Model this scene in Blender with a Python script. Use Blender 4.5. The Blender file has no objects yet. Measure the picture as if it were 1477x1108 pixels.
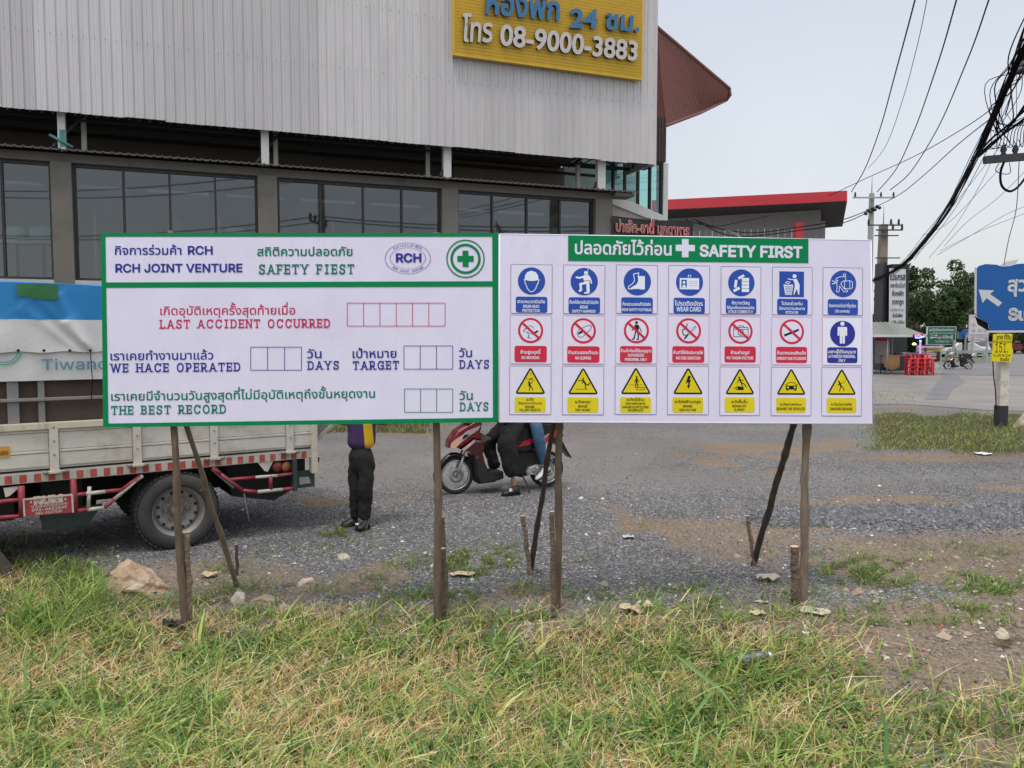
import bpy, bmesh, math, random, os
import numpy as np
from mathutils import Vector, Matrix
random.seed(7); RNG = np.random.default_rng(11)
SC = bpy.context.scene
R = math.radians
# ------------------------------------------------------------------ camera
CAM_H, PITCH, FPX, CX, CY = 2.0, R(3.5), 1120.0, 738.5, 554.0
cam_data = bpy.data.cameras.new('camera')
cam_data.sensor_width = 36.0
cam_data.lens = 36.0 * FPX / 1477.0
cam_data.clip_start = 0.05
cam_data.clip_end = 2000.0
cam = bpy.data.objects.new('camera', cam_data)
SC.collection.objects.link(cam)
cam.location = (0, 0, CAM_H)
cam.rotation_euler = (math.pi / 2 - PITCH, 0, 0)
SC.camera = cam
# ------------------------------------------------------------------ overcast daylight
SUN_EL, SUN_AZ = R(70), R(205)          # high and behind the photographer, veiled by cloud
world = bpy.data.worlds.new('World'); SC.world = world; world.use_nodes = True
nt = world.node_tree; nt.nodes.clear()
wo = nt.nodes.new('ShaderNodeOutputWorld')
sky = nt.nodes.new('ShaderNodeTexSky'); sky.sky_type = 'NISHITA'; sky.sun_disc = False
sky.sun_elevation = SUN_EL; sky.sun_rotation = SUN_AZ; sky.dust_density = 4.0; sky.air_density = 1.2
b1 = nt.nodes.new('ShaderNodeBackground'); b1.inputs[1].default_value = 0.05
nt.links.new(sky.outputs[0], b1.inputs[0])
tc = nt.nodes.new('ShaderNodeTexCoord'); sep = nt.nodes.new('ShaderNodeSeparateXYZ')
nt.links.new(tc.outputs['Generated'], sep.inputs[0])
ramp = nt.nodes.new('ShaderNodeValToRGB')
ramp.color_ramp.elements[0].position = 0.0; ramp.color_ramp.elements[0].color = (0.575, 0.585, 0.595, 1)
ramp.color_ramp.elements[1].position = 1.0; ramp.color_ramp.elements[1].color = (1.36, 1.34, 1.33, 1)
e = ramp.color_ramp.elements.new(0.22); e.color = (0.54, 0.55, 0.57, 1)
e = ramp.color_ramp.elements.new(0.42); e.color = (0.51, 0.525, 0.56, 1)
nt.links.new(sep.outputs[2], ramp.inputs[0])
nz = nt.nodes.new('ShaderNodeTexNoise'); nz.inputs['Scale'].default_value = 2.2; nz.inputs['Detail'].default_value = 4
nt.links.new(tc.outputs['Generated'], nz.inputs['Vector'])
mr = nt.nodes.new('ShaderNodeMapRange'); mr.inputs[1].default_value = 0.3; mr.inputs[2].default_value = 0.7
mr.inputs[3].default_value = 0.92; mr.inputs[4].default_value = 1.07
nt.links.new(nz.outputs[0], mr.inputs[0])
vm = nt.nodes.new('ShaderNodeVectorMath'); vm.operation = 'SCALE'
nt.links.new(ramp.outputs[0], vm.inputs[0]); nt.links.new(mr.outputs[0], vm.inputs['Scale'])
b2 = nt.nodes.new('ShaderNodeBackground'); b2.inputs[1].default_value = 1.0
nt.links.new(vm.outputs[0], b2.inputs[0])
ad = nt.nodes.new('ShaderNodeAddShader')
nt.links.new(b1.outputs[0], ad.inputs[0]); nt.links.new(b2.outputs[0], ad.inputs[1])
nt.links.new(ad.outputs[0], wo.inputs[0])
sun_d = bpy.data.lights.new('sun', 'SUN'); sun_d.energy = 1.3; sun_d.angle = R(11); sun_d.color = (1.0, 0.95, 0.87)
sun = bpy.data.objects.new('sun', sun_d); SC.collection.objects.link(sun)
sdir = Vector((math.sin(SUN_AZ) * math.cos(SUN_EL), math.cos(SUN_AZ) * math.cos(SUN_EL), math.sin(SUN_EL)))
sun.rotation_euler = sdir.to_track_quat('Z', 'Y').to_euler(); sun.location = sdir * 60
SC.view_settings.view_transform = 'Standard'; SC.view_settings.look = 'None'
SC.view_settings.gamma = 1.0; SC.view_settings.use_curve_mapping = False
SC.view_settings.exposure = 0.16
SC.cycles.max_bounces = 6; SC.cycles.transparent_max_bounces = 12
SC.cycles.caustics_reflective = False; SC.cycles.caustics_refractive = False

# ------------------------------------------------------------------ geometry helpers
CP, SP = math.cos(PITCH), math.sin(PITCH)
def ray(px, py):
    a = (px - CX) / FPX; b = (CY - py) / FPX
    return Vector((a, CP + b * SP, -SP + b * CP))
def PD(px, py, d):                       # point at depth d along the view axis
    return Vector((0, 0, CAM_H)) + ray(px, py) * d
def PY(px, py, Y):                       # point at world distance Y
    r = ray(px, py); return Vector((0, 0, CAM_H)) + r * (Y / r.y)
def project(x, y, z):
    dz = z - CAM_H
    d = y * CP - dz * SP; u = y * SP + dz * CP
    return CX + FPX * x / d, CY - FPX * u / d
def sstep(a, b, x):
    t = np.clip((x - a) / (b - a), 0, 1); return t * t * (3 - 2 * t)
_perm = np.random.default_rng(3).random((256, 256))
def vnoise(x, y):
    xi = np.floor(x).astype(int); yi = np.floor(y).astype(int)
    fx = x - xi; fy = y - yi; fx = fx * fx * (3 - 2 * fx); fy = fy * fy * (3 - 2 * fy)
    g = lambda i, j: _perm[i & 255, j & 255]
    return (g(xi, yi) * (1 - fx) + g(xi + 1, yi) * fx) * (1 - fy) + (g(xi, yi + 1) * (1 - fx) + g(xi + 1, yi + 1) * fx) * fy
def fbm(x, y, s, o=4):
    v = 0; a = 0.5; t = 0
    for k in range(o):
        v = v + a * vnoise(x * s + 17 * k, y * s + 31 * k); t += a; a *= .5; s *= 2.03
    return v / t
def H(x, y):                             # height of the ground
    x = np.asarray(x, float); y = np.asarray(y, float)
    near = 1 - sstep(9, 16, np.hypot(x * .8, y))
    h = 0.11 * sstep(-.4, 1.8, x) * np.exp(-((y - 5.4) / 1.5) ** 2)
    h = h + 0.06 * sstep(4.9, 3.2, y) * (1 - sstep(4, 8, np.abs(x)))
    h = h + near * ((fbm(x, y, .8) - .5) * .07 + (fbm(x + 9, y, 3.5) - .5) * .035 + (fbm(x, y + 5, 14., 2) - .5) * .012)
    # loose ridge of coarse gravel pushed up right of the boards
    h = h + .06 * np.exp(-((y - 8.3 + .12 * (x - 3)) / .35) ** 2) * sstep(1.6, 3.0, x) * (.4 + fbm(x, y, 2.2))
    return h
def h1(x, y): return float(H(x, y))
def G(px, py):                           # where a pixel's ray meets the ground
    r = ray(px, py); z = 0.0
    for _ in range(6):
        s = (z - CAM_H) / r.z; p = Vector((0, 0, CAM_H)) + r * s
        z = h1(p.x, p.y)
    return Vector((p.x, p.y, z))

class Plane:                             # a real flat surface standing in the place: x along it, y up, z out of it
    def __init__(s, O, u, v=Vector((0, 0, 1))):
        s.O = Vector(O); s.u = Vector(u).normalized(); n = s.u.cross(Vector(v)).normalized()
        s.n = n; s.v = n.cross(s.u).normalized()
        s.M = Matrix((s.u, s.v, s.n)).transposed().to_4x4(); s.M.translation = s.O
    def uv(s, px, py, off=0.0):
        r = ray(px, py); c = Vector((0, 0, CAM_H))
        t = ((s.O + s.n * off - c).dot(s.n)) / r.dot(s.n)
        p = c + r * t - s.O
        return p.dot(s.u), p.dot(s.v)

# ------------------------------------------------------------------ materials
MATS = {}
def nodes_of(m): return m.node_tree.nodes, m.node_tree.links
def mat(name, col, rough=.6, metal=0., var=.12, scale=6., bump=0., bscale=60., dirt=None, dirt_amt=.4, dirt_scale=2.5, spec=.5, vcol=False, coat=0., emit=None, stretch=None):
    if name in MATS: return MATS[name]
    m = bpy.data.materials.new(name); m.use_nodes = True; N, L = nodes_of(m)
    p = N['Principled BSDF']; p.inputs['Roughness'].default_value = rough; p.inputs['Metallic'].default_value = metal
    p.inputs['Specular IOR Level'].default_value = spec
    if coat: p.inputs['Coat Weight'].default_value = coat
    c4 = (*col, 1) if len(col) == 3 else col
    tcn = N.new('ShaderNodeTexCoord'); src = tcn.outputs['Object']
    if stretch:
        mp = N.new('ShaderNodeMapping'); mp.inputs['Scale'].default_value = stretch; L.new(src, mp.inputs[0]); src = mp.outputs[0]
    n1 = N.new('ShaderNodeTexNoise'); n1.inputs['Scale'].default_value = scale; n1.inputs['Detail'].default_value = 6; n1.inputs['Roughness'].default_value = .65
    L.new(src, n1.inputs['Vector'])
    r1 = N.new('ShaderNodeMapRange'); r1.inputs[1].default_value = .25; r1.inputs[2].default_value = .75
    r1.inputs[3].default_value = 1 - var; r1.inputs[4].default_value = 1 + var; L.new(n1.outputs[0], r1.inputs[0])
    sc = N.new('ShaderNodeVectorMath'); sc.operation = 'SCALE'; L.new(r1.outputs[0], sc.inputs['Scale'])
    if vcol:
        a = N.new('ShaderNodeAttribute'); a.attribute_name = 'Col'; L.new(a.outputs['Color'], sc.inputs[0])
    else: sc.inputs[0].default_value = c4[:3]
    out = sc.outputs[0]
    if dirt:
        n2 = N.new('ShaderNodeTexNoise'); n2.inputs['Scale'].default_value = dirt_scale; n2.inputs['Detail'].default_value = 8; n2.inputs['Roughness'].default_value = .7
        L.new(src, n2.inputs['Vector'])
        r2 = N.new('ShaderNodeMapRange'); r2.inputs[1].default_value = .5; r2.inputs[2].default_value = .72; r2.inputs[3].default_value = 0; r2.inputs[4].default_value = dirt_amt
        L.new(n2.outputs[0], r2.inputs[0])
        mx = N.new('ShaderNodeMix'); mx.data_type = 'RGBA'; L.new(r2.outputs[0], mx.inputs[0]); L.new(out, mx.inputs[6]); mx.inputs[7].default_value = (*dirt, 1)
        out = mx.outputs[2]
    L.new(out, p.inputs['Base Color'])
    rr = N.new('ShaderNodeMapRange'); rr.inputs[1].default_value = .3; rr.inputs[2].default_value = .7; rr.inputs[3].default_value = max(0, rough - .08); rr.inputs[4].default_value = min(1, rough + .1)
    L.new(n1.outputs[0], rr.inputs[0]); L.new(rr.outputs[0], p.inputs['Roughness'])
    if bump:
        nb = N.new('ShaderNodeTexNoise'); nb.inputs['Scale'].default_value = bscale; nb.inputs['Detail'].default_value = 5; L.new(src, nb.inputs['Vector'])
        bp = N.new('ShaderNodeBump'); bp.inputs['Strength'].default_value = min(1, bump); bp.inputs['Distance'].default_value = .01 * max(1, bump)
        L.new(nb.outputs[0], bp.inputs['Height']); L.new(bp.outputs[0], p.inputs['Normal'])
    if emit: p.inputs['Emission Color'].default_value = (*emit[:3], 1); p.inputs['Emission Strength'].default_value = emit[3]
    MATS[name] = m; return m
def glass_mat(name, tint, refl=.25, rough=.02):
    m = bpy.data.materials.new(name); m.use_nodes = True; N, L = nodes_of(m); N.clear()
    o = N.new('ShaderNodeOutputMaterial'); t = N.new('ShaderNodeBsdfTransparent'); t.inputs[0].default_value = (*tint, 1)
    g = N.new('ShaderNodeBsdfGlossy'); g.inputs[0].default_value = (.9, .95, 1, 1); g.inputs['Roughness'].default_value = rough
    f = N.new('ShaderNodeFresnel'); f.inputs[0].default_value = 1.5
    ma = N.new('ShaderNodeMath'); ma.operation = 'ADD'; ma.inputs[1].default_value = refl; L.new(f.outputs[0], ma.inputs[0]); ma.use_clamp = True
    mx = N.new('ShaderNodeMixShader'); L.new(ma.outputs[0], mx.inputs[0]); L.new(t.outputs[0], mx.inputs[1]); L.new(g.outputs[0], mx.inputs[2]); L.new(mx.outputs[0], o.inputs[0])
    MATS[name] = m; return m

# ------------------------------------------------------------------ mesh builder
class MB:
    def __init__(s): s.v = []; s.f = []; s.m = []; s.mats = []; s.k = 0; s.sm = []
    def mi(s, m):
        if m not in s.mats: s.mats.append(m)
        return s.mats.index(m)
    def add(s, vs, fs, m, smooth=False):
        b = len(s.v); s.v += [tuple(v) for v in vs]; i = s.mi(m)
        for f in fs: s.f.append(tuple(b + k for k in f)); s.m.append(i); s.sm.append(smooth)
    def box(s, c, d, m, rot=None, bev=0.):
        hx, hy, hz = d[0] / 2, d[1] / 2, d[2] / 2
        if bev:
            bm = bmesh.new(); bmesh.ops.create_cube(bm, size=1); bmesh.ops.scale(bm, vec=d, verts=bm.verts)
            bmesh.ops.bevel(bm, geom=bm.edges[:], offset=min(bev, min(d) * .45), segments=2, affect='EDGES', profile=.7)
            vs = [v.co.copy() for v in bm.verts]; fs = [[v.index for v in f.verts] for f in bm.faces]; bm.free()
        else:
            vs = [Vector((x, y, z)) for x in (-hx, hx) for y in (-hy, hy) for z in (-hz, hz)]
            fs = [(0, 1, 3, 2), (4, 6, 7, 5), (0, 4, 5, 1), (2, 3, 7, 6), (0, 2, 6, 4), (1, 5, 7, 3)]
        if rot is not None: vs = [rot @ v for v in vs]
        s.add([Vector(c) + v for v in vs], fs, m)
    def b2(s, x0, x1, y0, y1, z0, z1, m, bev=0.): s.box(((x0 + x1) / 2, (y0 + y1) / 2, (z0 + z1) / 2), (abs(x1 - x0), abs(y1 - y0), abs(z1 - z0)), m, bev=bev)
    def bar(s, a, b, w, h, m, up=Vector((0, 0, 1))):
        a = Vector(a); b = Vector(b); d = (b - a); L = d.length; d.normalize()
        x = d.cross(up)
        if x.length < 1e-4: x = d.cross(Vector((0, 1, 0)))
        x.normalize(); y = x.cross(d)
        rot = Matrix((x, d, y)).transposed(); s.box((a + b) / 2, (w, L, h), m, rot=rot)
    def tube(s, pts, r, m, n=8, caps=True, smooth=True, jit=0.):
        pts = [Vector(p) for p in pts]; K = len(pts)
        rs = r if isinstance(r, (list, tuple)) else [r] * K
        vs = []; px = None
        for i, p in enumerate(pts):
            t = (pts[min(i + 1, K - 1)] - pts[max(i - 1, 0)]).normalized()
            if px is None: px = t.orthogonal().normalized()
            px = (px - t * px.dot(t)); px = px.normalized() if px.length > 1e-6 else t.orthogonal().normalized()
            py = t.cross(px)
            for k in range(n):
                a = 2 * math.pi * k / n; rr = rs[i] * (1 + (random.random() - .5) * jit)
                vs.append(p + px * math.cos(a) * rr + py * math.sin(a) * rr)
        fs = [(i * n + k, i * n + (k + 1) % n, (i + 1) * n + (k + 1) % n, (i + 1) * n + k) for i in range(K - 1) for k in range(n)]
        if caps: fs += [tuple(range(n))[::-1], tuple((K - 1) * n + k for k in range(n))]
        s.add(vs, fs, m, smooth)
    def lathe(s, prof, c, axis, m, n=24, smooth=True, close=False):   # prof: (r, t) along axis
        axis = Vector(axis).normalized(); x = axis.orthogonal().normalized(); y = axis.cross(x); c = Vector(c)
        vs = [c + axis * t + (x * math.cos(2 * math.pi * k / n) + y * math.sin(2 * math.pi * k / n)) * r for r, t in prof for k in range(n)]
        K = len(prof); rng = range(K if close else K - 1)
        fs = [(i * n + k, i * n + (k + 1) % n, ((i + 1) % K) * n + (k + 1) % n, ((i + 1) % K) * n + k) for i in rng for k in range(n)]
        s.add(vs, fs, m, smooth)
    def prism(s, poly, z0, z1, m, M=None):        # poly in xy, extruded in z (local), M maps to the thing's frame
        n = len(poly); vs = [Vector((x, y, z)) for z in (z0, z1) for x, y in poly]
        fs = [tuple(range(n))[::-1], tuple(range(n, 2 * n))] + [(k, (k + 1) % n, n + (k + 1) % n, n + k) for k in range(n)]
        if M is not None: vs = [M @ v for v in vs]
        s.add(vs, fs, m)
    def loft(s, secs, m, caps=True, smooth=True):
        n = len(secs[0]); vs = [p for q in secs for p in q]
        fs = [(i * n + k, i * n + (k + 1) % n, (i + 1) * n + (k + 1) % n, (i + 1) * n + k) for i in range(len(secs) - 1) for k in range(n)]
        if caps: fs += [tuple(range(n))[::-1], tuple((len(secs) - 1) * n + k for k in range(n))]
        s.add(vs, fs, m, smooth)
    # flat print, in the xy plane of the thing, each piece a hair above the last
    def _z(s, z): s.k += 1; return z + (s.k % 40) * 1.2e-5
    def poly(s, pts, m, z=0.): z = s._z(z); s.add([(x, y, z) for x, y in pts], [tuple(range(len(pts)))], m)
    def rect(s, x0, y0, x1, y1, m, z=0.): s.poly([(x0, y0), (x1, y0), (x1, y1), (x0, y1)], m, z)
    def disc(s, cx, cy, rx, m, z=0., ry=None, n=32): ry = ry or rx; s.poly([(cx + rx * math.cos(2 * math.pi * k / n), cy + ry * math.sin(2 * math.pi * k / n)) for k in range(n)], m, z)
    def ring(s, cx, cy, r0, r1, m, z=0., ys=1., n=40):
        z = s._z(z); vs = [(cx + r * math.cos(2 * math.pi * k / n), cy + r * ys * math.sin(2 * math.pi * k / n), z) for r in (r0, r1) for k in range(n)]
        s.add(vs, [(k, (k + 1) % n, n + (k + 1) % n, n + k) for k in range(n)], m)
    def rrect(s, x0, y0, x1, y1, r, m, z=0.):
        pts = []
        for cx, cy, a in ((x1 - r, y1 - r, 0), (x0 + r, y1 - r, 90), (x0 + r, y0 + r, 180), (x1 - r, y0 + r, 270)):
            pts += [(cx + r * math.cos(R(a + t)), cy + r * math.sin(R(a + t))) for t in (0, 30, 60, 90)]
        s.poly(pts, m, z)
    def stroke(s, pts, w, m, z=0., close=False, cap=True):
        K = len(pts); seg = [(pts[i], pts[(i + 1) % K]) for i in range(K if close else K - 1)]
        for (ax, ay), (bx, by) in seg:
            dx, dy = bx - ax, by - ay; L = math.hypot(dx, dy) or 1; nx, ny = -dy / L * w / 2, dx / L * w / 2
            s.poly([(ax - nx, ay - ny), (bx - nx, by - ny), (bx + nx, by + ny), (ax + nx, ay + ny)], m, z)
        if cap:
            for x, y in pts: s.disc(x, y, w / 2, m, z, n=10)
    def build(s, name, parent=None, smooth=None, loc=None):
        me = bpy.data.meshes.new(name); me.from_pydata(s.v, [], s.f)
        for m in s.mats: me.materials.append(m)
        me.polygons.foreach_set('material_index', s.m); me.polygons.foreach_set('use_smooth', s.sm if smooth is None else [smooth] * len(s.f))
        me.update()
        o = bpy.data.objects.new(name, me); SC.collection.objects.link(o)
        if parent is not None: o.parent = parent
        if loc is not None: o.location = loc
        return o
def tag(o, label=None, cat=None, group=None, kind=None):
    if label: o['label'] = label
    if cat: o['category'] = cat
    if group: o['group'] = group
    if kind: o['kind'] = kind
    return o
def thing(name, label, cat, loc=(0, 0, 0), rz=0., group=None, M=None):
    o = bpy.data.objects.new(name, None); SC.collection.objects.link(o); o.empty_display_size = .2
    if M is not None: o.matrix_world = M
    else: o.location = loc; o.rotation_euler = (0, 0, rz)
    return tag(o, label, cat, group)
def copy_tree(o, parent=None):
    c = o.copy(); SC.collection.objects.link(c)
    if parent is not None: c.parent = parent; c.matrix_parent_inverse = o.matrix_parent_inverse.copy()
    for ch in list(o.children): copy_tree(ch, c)
    return c
def np_mesh(name, V, F, mats, col=None, mi=None, parent=None, smooth=False):   # F: (n,3) or (n,4)
    me = bpy.data.meshes.new(name); V = np.asarray(V, np.float32); F = np.asarray(F, np.int32); k = F.shape[1]
    me.vertices.add(len(V)); me.vertices.foreach_set('co', V.ravel())
    me.loops.add(F.size); me.loops.foreach_set('vertex_index', F.ravel())
    me.polygons.add(len(F)); me.polygons.foreach_set('loop_start', np.arange(0, F.size, k, dtype=np.int32)); me.polygons.foreach_set('loop_total', np.full(len(F), k, np.int32))
    for m in mats: me.materials.append(m)
    if mi is not None: me.polygons.foreach_set('material_index', np.asarray(mi, np.int32))
    me.polygons.foreach_set('use_smooth', np.full(len(F), smooth))
    me.update(calc_edges=True)
    if col is not None:
        ca = me.color_attributes.new('Col', 'FLOAT_COLOR', 'POINT'); c = np.ones((len(V), 4), np.float32); c[:, :3] = col; ca.data.foreach_set('color', c.ravel())
    o = bpy.data.objects.new(name, me); SC.collection.objects.link(o)
    if parent is not None: o.parent = parent
    return o
# ------------------------------------------------------------------ lettering
try: SANS = bpy.data.fonts.load(os.path.join(bpy.utils.system_resource('DATAFILES'), 'fonts', 'Inter.woff2'))
except Exception: SANS = None
_tc = {}; _tl = {}
from mathutils.geometry import tessellate_polygon
def _loops(me):
    nb = {}
    for e_ in me.edges: a, b = e_.vertices; nb.setdefault(a, []).append(b); nb.setdefault(b, []).append(a)
    seen = set(); out = []
    for a in sorted(nb):
        if a in seen: continue
        lp = [a]; seen.add(a); prev = None; cur = a; nxt = max(nb[a]) if (a + 1) not in nb[a] else a + 1
        while nxt != a and nxt not in seen:
            lp.append(nxt); seen.add(nxt); prev, cur = cur, nxt
            c = [q for q in nb[cur] if q != prev]; 
            if not c: break
            nxt = c[0]
        if len(lp) > 2: out.append([me.vertices[k].co.copy() for k in lp])
    return out
def _area(l): return sum(l[i].x * l[(i + 1) % len(l)].y - l[(i + 1) % len(l)].x * l[i].y for i in range(len(l))) / 2
def _inside(p, l):
    c = False; j = len(l) - 1
    for i in range(len(l)):
        if (l[i].y > p.y) != (l[j].y > p.y) and p.x < (l[j].x - l[i].x) * (p.y - l[i].y) / (l[j].y - l[i].y) + l[i].x: c = not c
        j = i
    return c
def _raw(body, res, sans):
    c = bpy.data.curves.new('t', 'FONT'); c.body = body; c.size = 1.0; c.resolution_u = res; c.fill_mode = 'NONE'
    if sans and SANS and all(ord(q) < 128 for q in body): c.font = SANS
    o = bpy.data.objects.new('t', c); SC.collection.objects.link(o)
    dg = bpy.context.evaluated_depsgraph_get(); me = bpy.data.meshes.new_from_object(o.evaluated_get(dg))
    bpy.data.objects.remove(o); bpy.data.curves.remove(c)
    L = _loops(me); bpy.data.meshes.remove(me); return [l for l in L if abs(_area(l)) > 1e-6]
UPV, TONE = 'ัิีึืํ', '่้๊๋'
def glyphs(body, bold=.0, res=3, sans=True):     # outlines filled one contour at a time, so overlapping strokes stay whole
    key = (body, bold, res, sans)
    if key in _tc: return _tc[key]
    base = ''; marks = []
    for k, ch in enumerate(body):               # a tone mark over an upper vowel sits one storey higher
        if ch in TONE and k and body[k - 1] in UPV: marks.append((base, ch))
        else: base += ch
    L = _raw(base, res, sans)
    for pre, ch in marks:
        P = _raw(pre, res, sans)[-1]; T = _raw('ก' + ch, res, sans); K_ = len(_raw('ก', res, sans)); T = T[K_:]
        if not T: continue
        rx = max(p.x for p in P); ty = max(max(p.y for p in l) for l in _raw(pre[-2:], res, sans)); tx_ = max(p.x for l in T for p in l); by = min(p.y for l in T for p in l)
        L += [[p + Vector((rx - tx_, ty + .02 + bold - by, 0)) for p in l] for l in T]
    V = []; F = []; lay = []
    info = []
    for i, l in enumerate(L):
        a = _area(l); hole = False
        for j, q in enumerate(L):
            if j != i and _area(q) * a < 0 and abs(_area(q)) > abs(a) and all(_inside(p, q) for p in l[::max(1, len(l) // 6)]): hole = True
        info.append((l, a, hole))
    outer = [l for l, a, h_ in info if not h_]; own = {i: [] for i in range(len(outer))}
    for l, a, h_ in info:
        if h_:
            cand = [(abs(_area(q)), i) for i, q in enumerate(outer) if _area(q) * a < 0 and _inside(l[0], q)]
            if cand: own[min(cand)[1]].append(l)
    for i, l in enumerate(outer):
        ls = [l] + own[i]; flat = [p for q in ls for p in q]; b = len(V); V += flat; lay += [i % 3] * len(flat)
        for t in tessellate_polygon(ls):
            A, B_, C_ = flat[t[0]], flat[t[1]], flat[t[2]]; f = tuple(b + k for k in t)
            F.append(f if (B_ - A).cross(C_ - A).z > 0 else f[::-1])
    if bold > 0:                            # heavier weight: a ribbon of ink along every outline
        for l in outer + [h_ for q in own.values() for h_ in q]:
            l = [p for k, p in enumerate(l) if (p - l[k - 1]).length > .006]; n = len(l)
            for k in range(n):
                a, c_ = l[k], l[(k + 1) % n]; d = c_ - a
                if d.length < 1e-5: continue
                d.normalize(); q = Vector((-d.y, d.x, 0)) * bold; e_ = d * bold * .7; b = len(V)
                V += [a - e_ - q, c_ + e_ - q, c_ + e_ + q, a - e_ + q]; F.append((b, b + 1, b + 2, b + 3)); lay += [4 + k % 4 + (4 if k == n - 1 else 0)] * 4
    _tc[key] = (V, F, lay); _tl[key] = L; return _tc[key]
def cap_h(): return max(v.y for v in glyphs('H', 0, 3, True)[0])
def put_text(mb, body, x0, x1, yb, size, m, z=0., bold=.012, res=3, sans=True, xf=None, fit=True, center=None):
    V, F, lay = glyphs(body, bold, res, sans)
    if not V: return
    if sans and SANS and all(ord(q) < 128 for q in body): size = size * .715 / cap_h(); 
    a = min(v.x for v in V); b = max(v.x for v in V)
    if center is not None: k = size; X0 = center - (b - a) * k / 2
    else: k = (x1 - x0) / (b - a) if fit else size; X0 = x0
    zz = mb._z(z)
    out = []
    for v, l in zip(V, lay):
        p = Vector((X0 + (v.x - a) * k, yb + v.y * size, zz + l * 2e-5))
        out.append(xf @ p if xf is not None else p)
    mb.add(out, F, m)
SER = {'A': 'b.04 b.96', 'B': 'b.1 t.1', 'C': 'v.95t', 'D': 'b.1 t.1', 'E': 'b.1 t.1 v.98t v.98b', 'F': 'b.14 t.1 v.98t', 'G': 'v.93t b.9', 'H': 'b.1 b.9 t.1 t.9', 'I': 'b.5 t.5',
       'L': 'b.1 t.12 v.98b', 'N': 'b.08 t.06 t.92', 'O': '', 'P': 'b.13 t.1', 'R': 'b.1 t.1 b.97', 'S': 'v.92t v.08b', 'T': 'b.5 v.03t v.97t', 'U': 't.1 t.9', 'W': 't.04 t.96', 'Y': 'b.5 t.06 t.94'}
def put_serif(mb, body, x0, x1, yb, cap, m, z=0.):
    lets = []; x = 0.
    for ch in body:
        if ch == ' ': x += .42; continue
        V, F, lay = glyphs(ch, .016, 3, True); a = min(v.x for v in V); b = max(v.x for v in V)
        h0 = min(v.y for v in V); hh = max(v.y for v in V); w = (b - a); 
        pad = .12 if ch not in 'I' else .17
        lets.append((ch, V, F, lay, a, b, x + pad * .6, hh)); x += w + pad * 1.2 + .02
    K = (x1 - x0) / x; ys = cap / max(v.y for v in glyphs('H', .016, 3, True)[0])
    for ch, V, F, lay, a, b, X, hh in lets:
        zz = mb._z(z); w = b - a
        mb.add([(x0 + (X + v.x - a) * K, yb + v.y * ys, zz + l * 2e-5) for v, l in zip(V, lay)], F, m)
        for t in SER.get(ch, '').split():
            if t[0] in 'bt':
                cx = x0 + (X + w * float(t[1:])) * K; y = yb + (0 if t[0] == 'b' else cap); hw = .125 * K; th = cap * .1
                mb.rect(cx - hw, y if t[0] == 'b' else y - th, cx + hw, y + th if t[0] == 'b' else y, m, z + .0005)
            else:
                cx = x0 + (X + w * float(t[1:-1])) * K; hw = .032 * K
                y0, y1 = (yb + cap * .66, yb + cap) if t[-1] == 't' else (yb, yb + cap * .33)
                mb.rect(cx - hw, y0, cx + hw, y1, m, z + .0005)
# ================================================================== ground
def ground_axis(segs):
    out = []
    for a, b, n in segs: out += list(np.linspace(a, b, n, endpoint=False))
    return np.array(out + [segs[-1][1]])
gx = ground_axis([(-400, -60, 12), (-60, -12, 30), (-12, -5, 50), (-5, 7, 230), (7, 16, 60), (16, 60, 30), (60, 400, 12)])
gy = ground_axis([(-60, 0, 12), (0, 2.4, 12), (2.4, 11, 190), (11, 22, 110), (22, 60, 60), (60, 600, 20)])
XX, YY = np.meshgrid(gx, gy); ZZ = H(XX, YY)
nx, ny = len(gx), len(gy)
idx = np.arange(nx * ny).reshape(ny, nx)
FF = np.stack([idx[:-1, :-1], idx[:-1, 1:], idx[1:, 1:], idx[1:, :-1]], -1).reshape(-1, 4)
PXX, PYY = project(XX, np.maximum(YY, 1.5), ZZ)
def ell(px, py, cx, cy, rx, ry, soft=.5):
    d = np.hypot((px - cx) / rx, (py - cy) / ry); return 1 - sstep(1 - soft, 1 + soft * .6, d)
VB_X = [-400, 0, 60, 150, 300, 450, 640, 820, 900, 1000, 1150, 1260, 1400, 1900]
VB_Y = [795, 800, 818, 862, 912, 902, 922, 908, 898, 905, 915, 950, 1000, 1005]
def verge(px, py):                        # the rough grassy verge nearest the photographer
    n = (fbm(px * .01, py * .02, 1.7) - .5) * 60
    v = sstep(-46, 34, py - np.interp(px, VB_X, VB_Y) + n)
    # bare soil patches at the right
    bare = np.maximum.reduce([ell(px, py, 1290, 985, 90, 28), ell(px, py, 1420, 960, 95, 45), ell(px, py, 1330, 905, 110, 28), ell(px, py, 1440, 1085, 60, 40), ell(px, py, 1120, 905, 60, 16) * .6])
    return v * (1 - .8 * bare)
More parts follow.
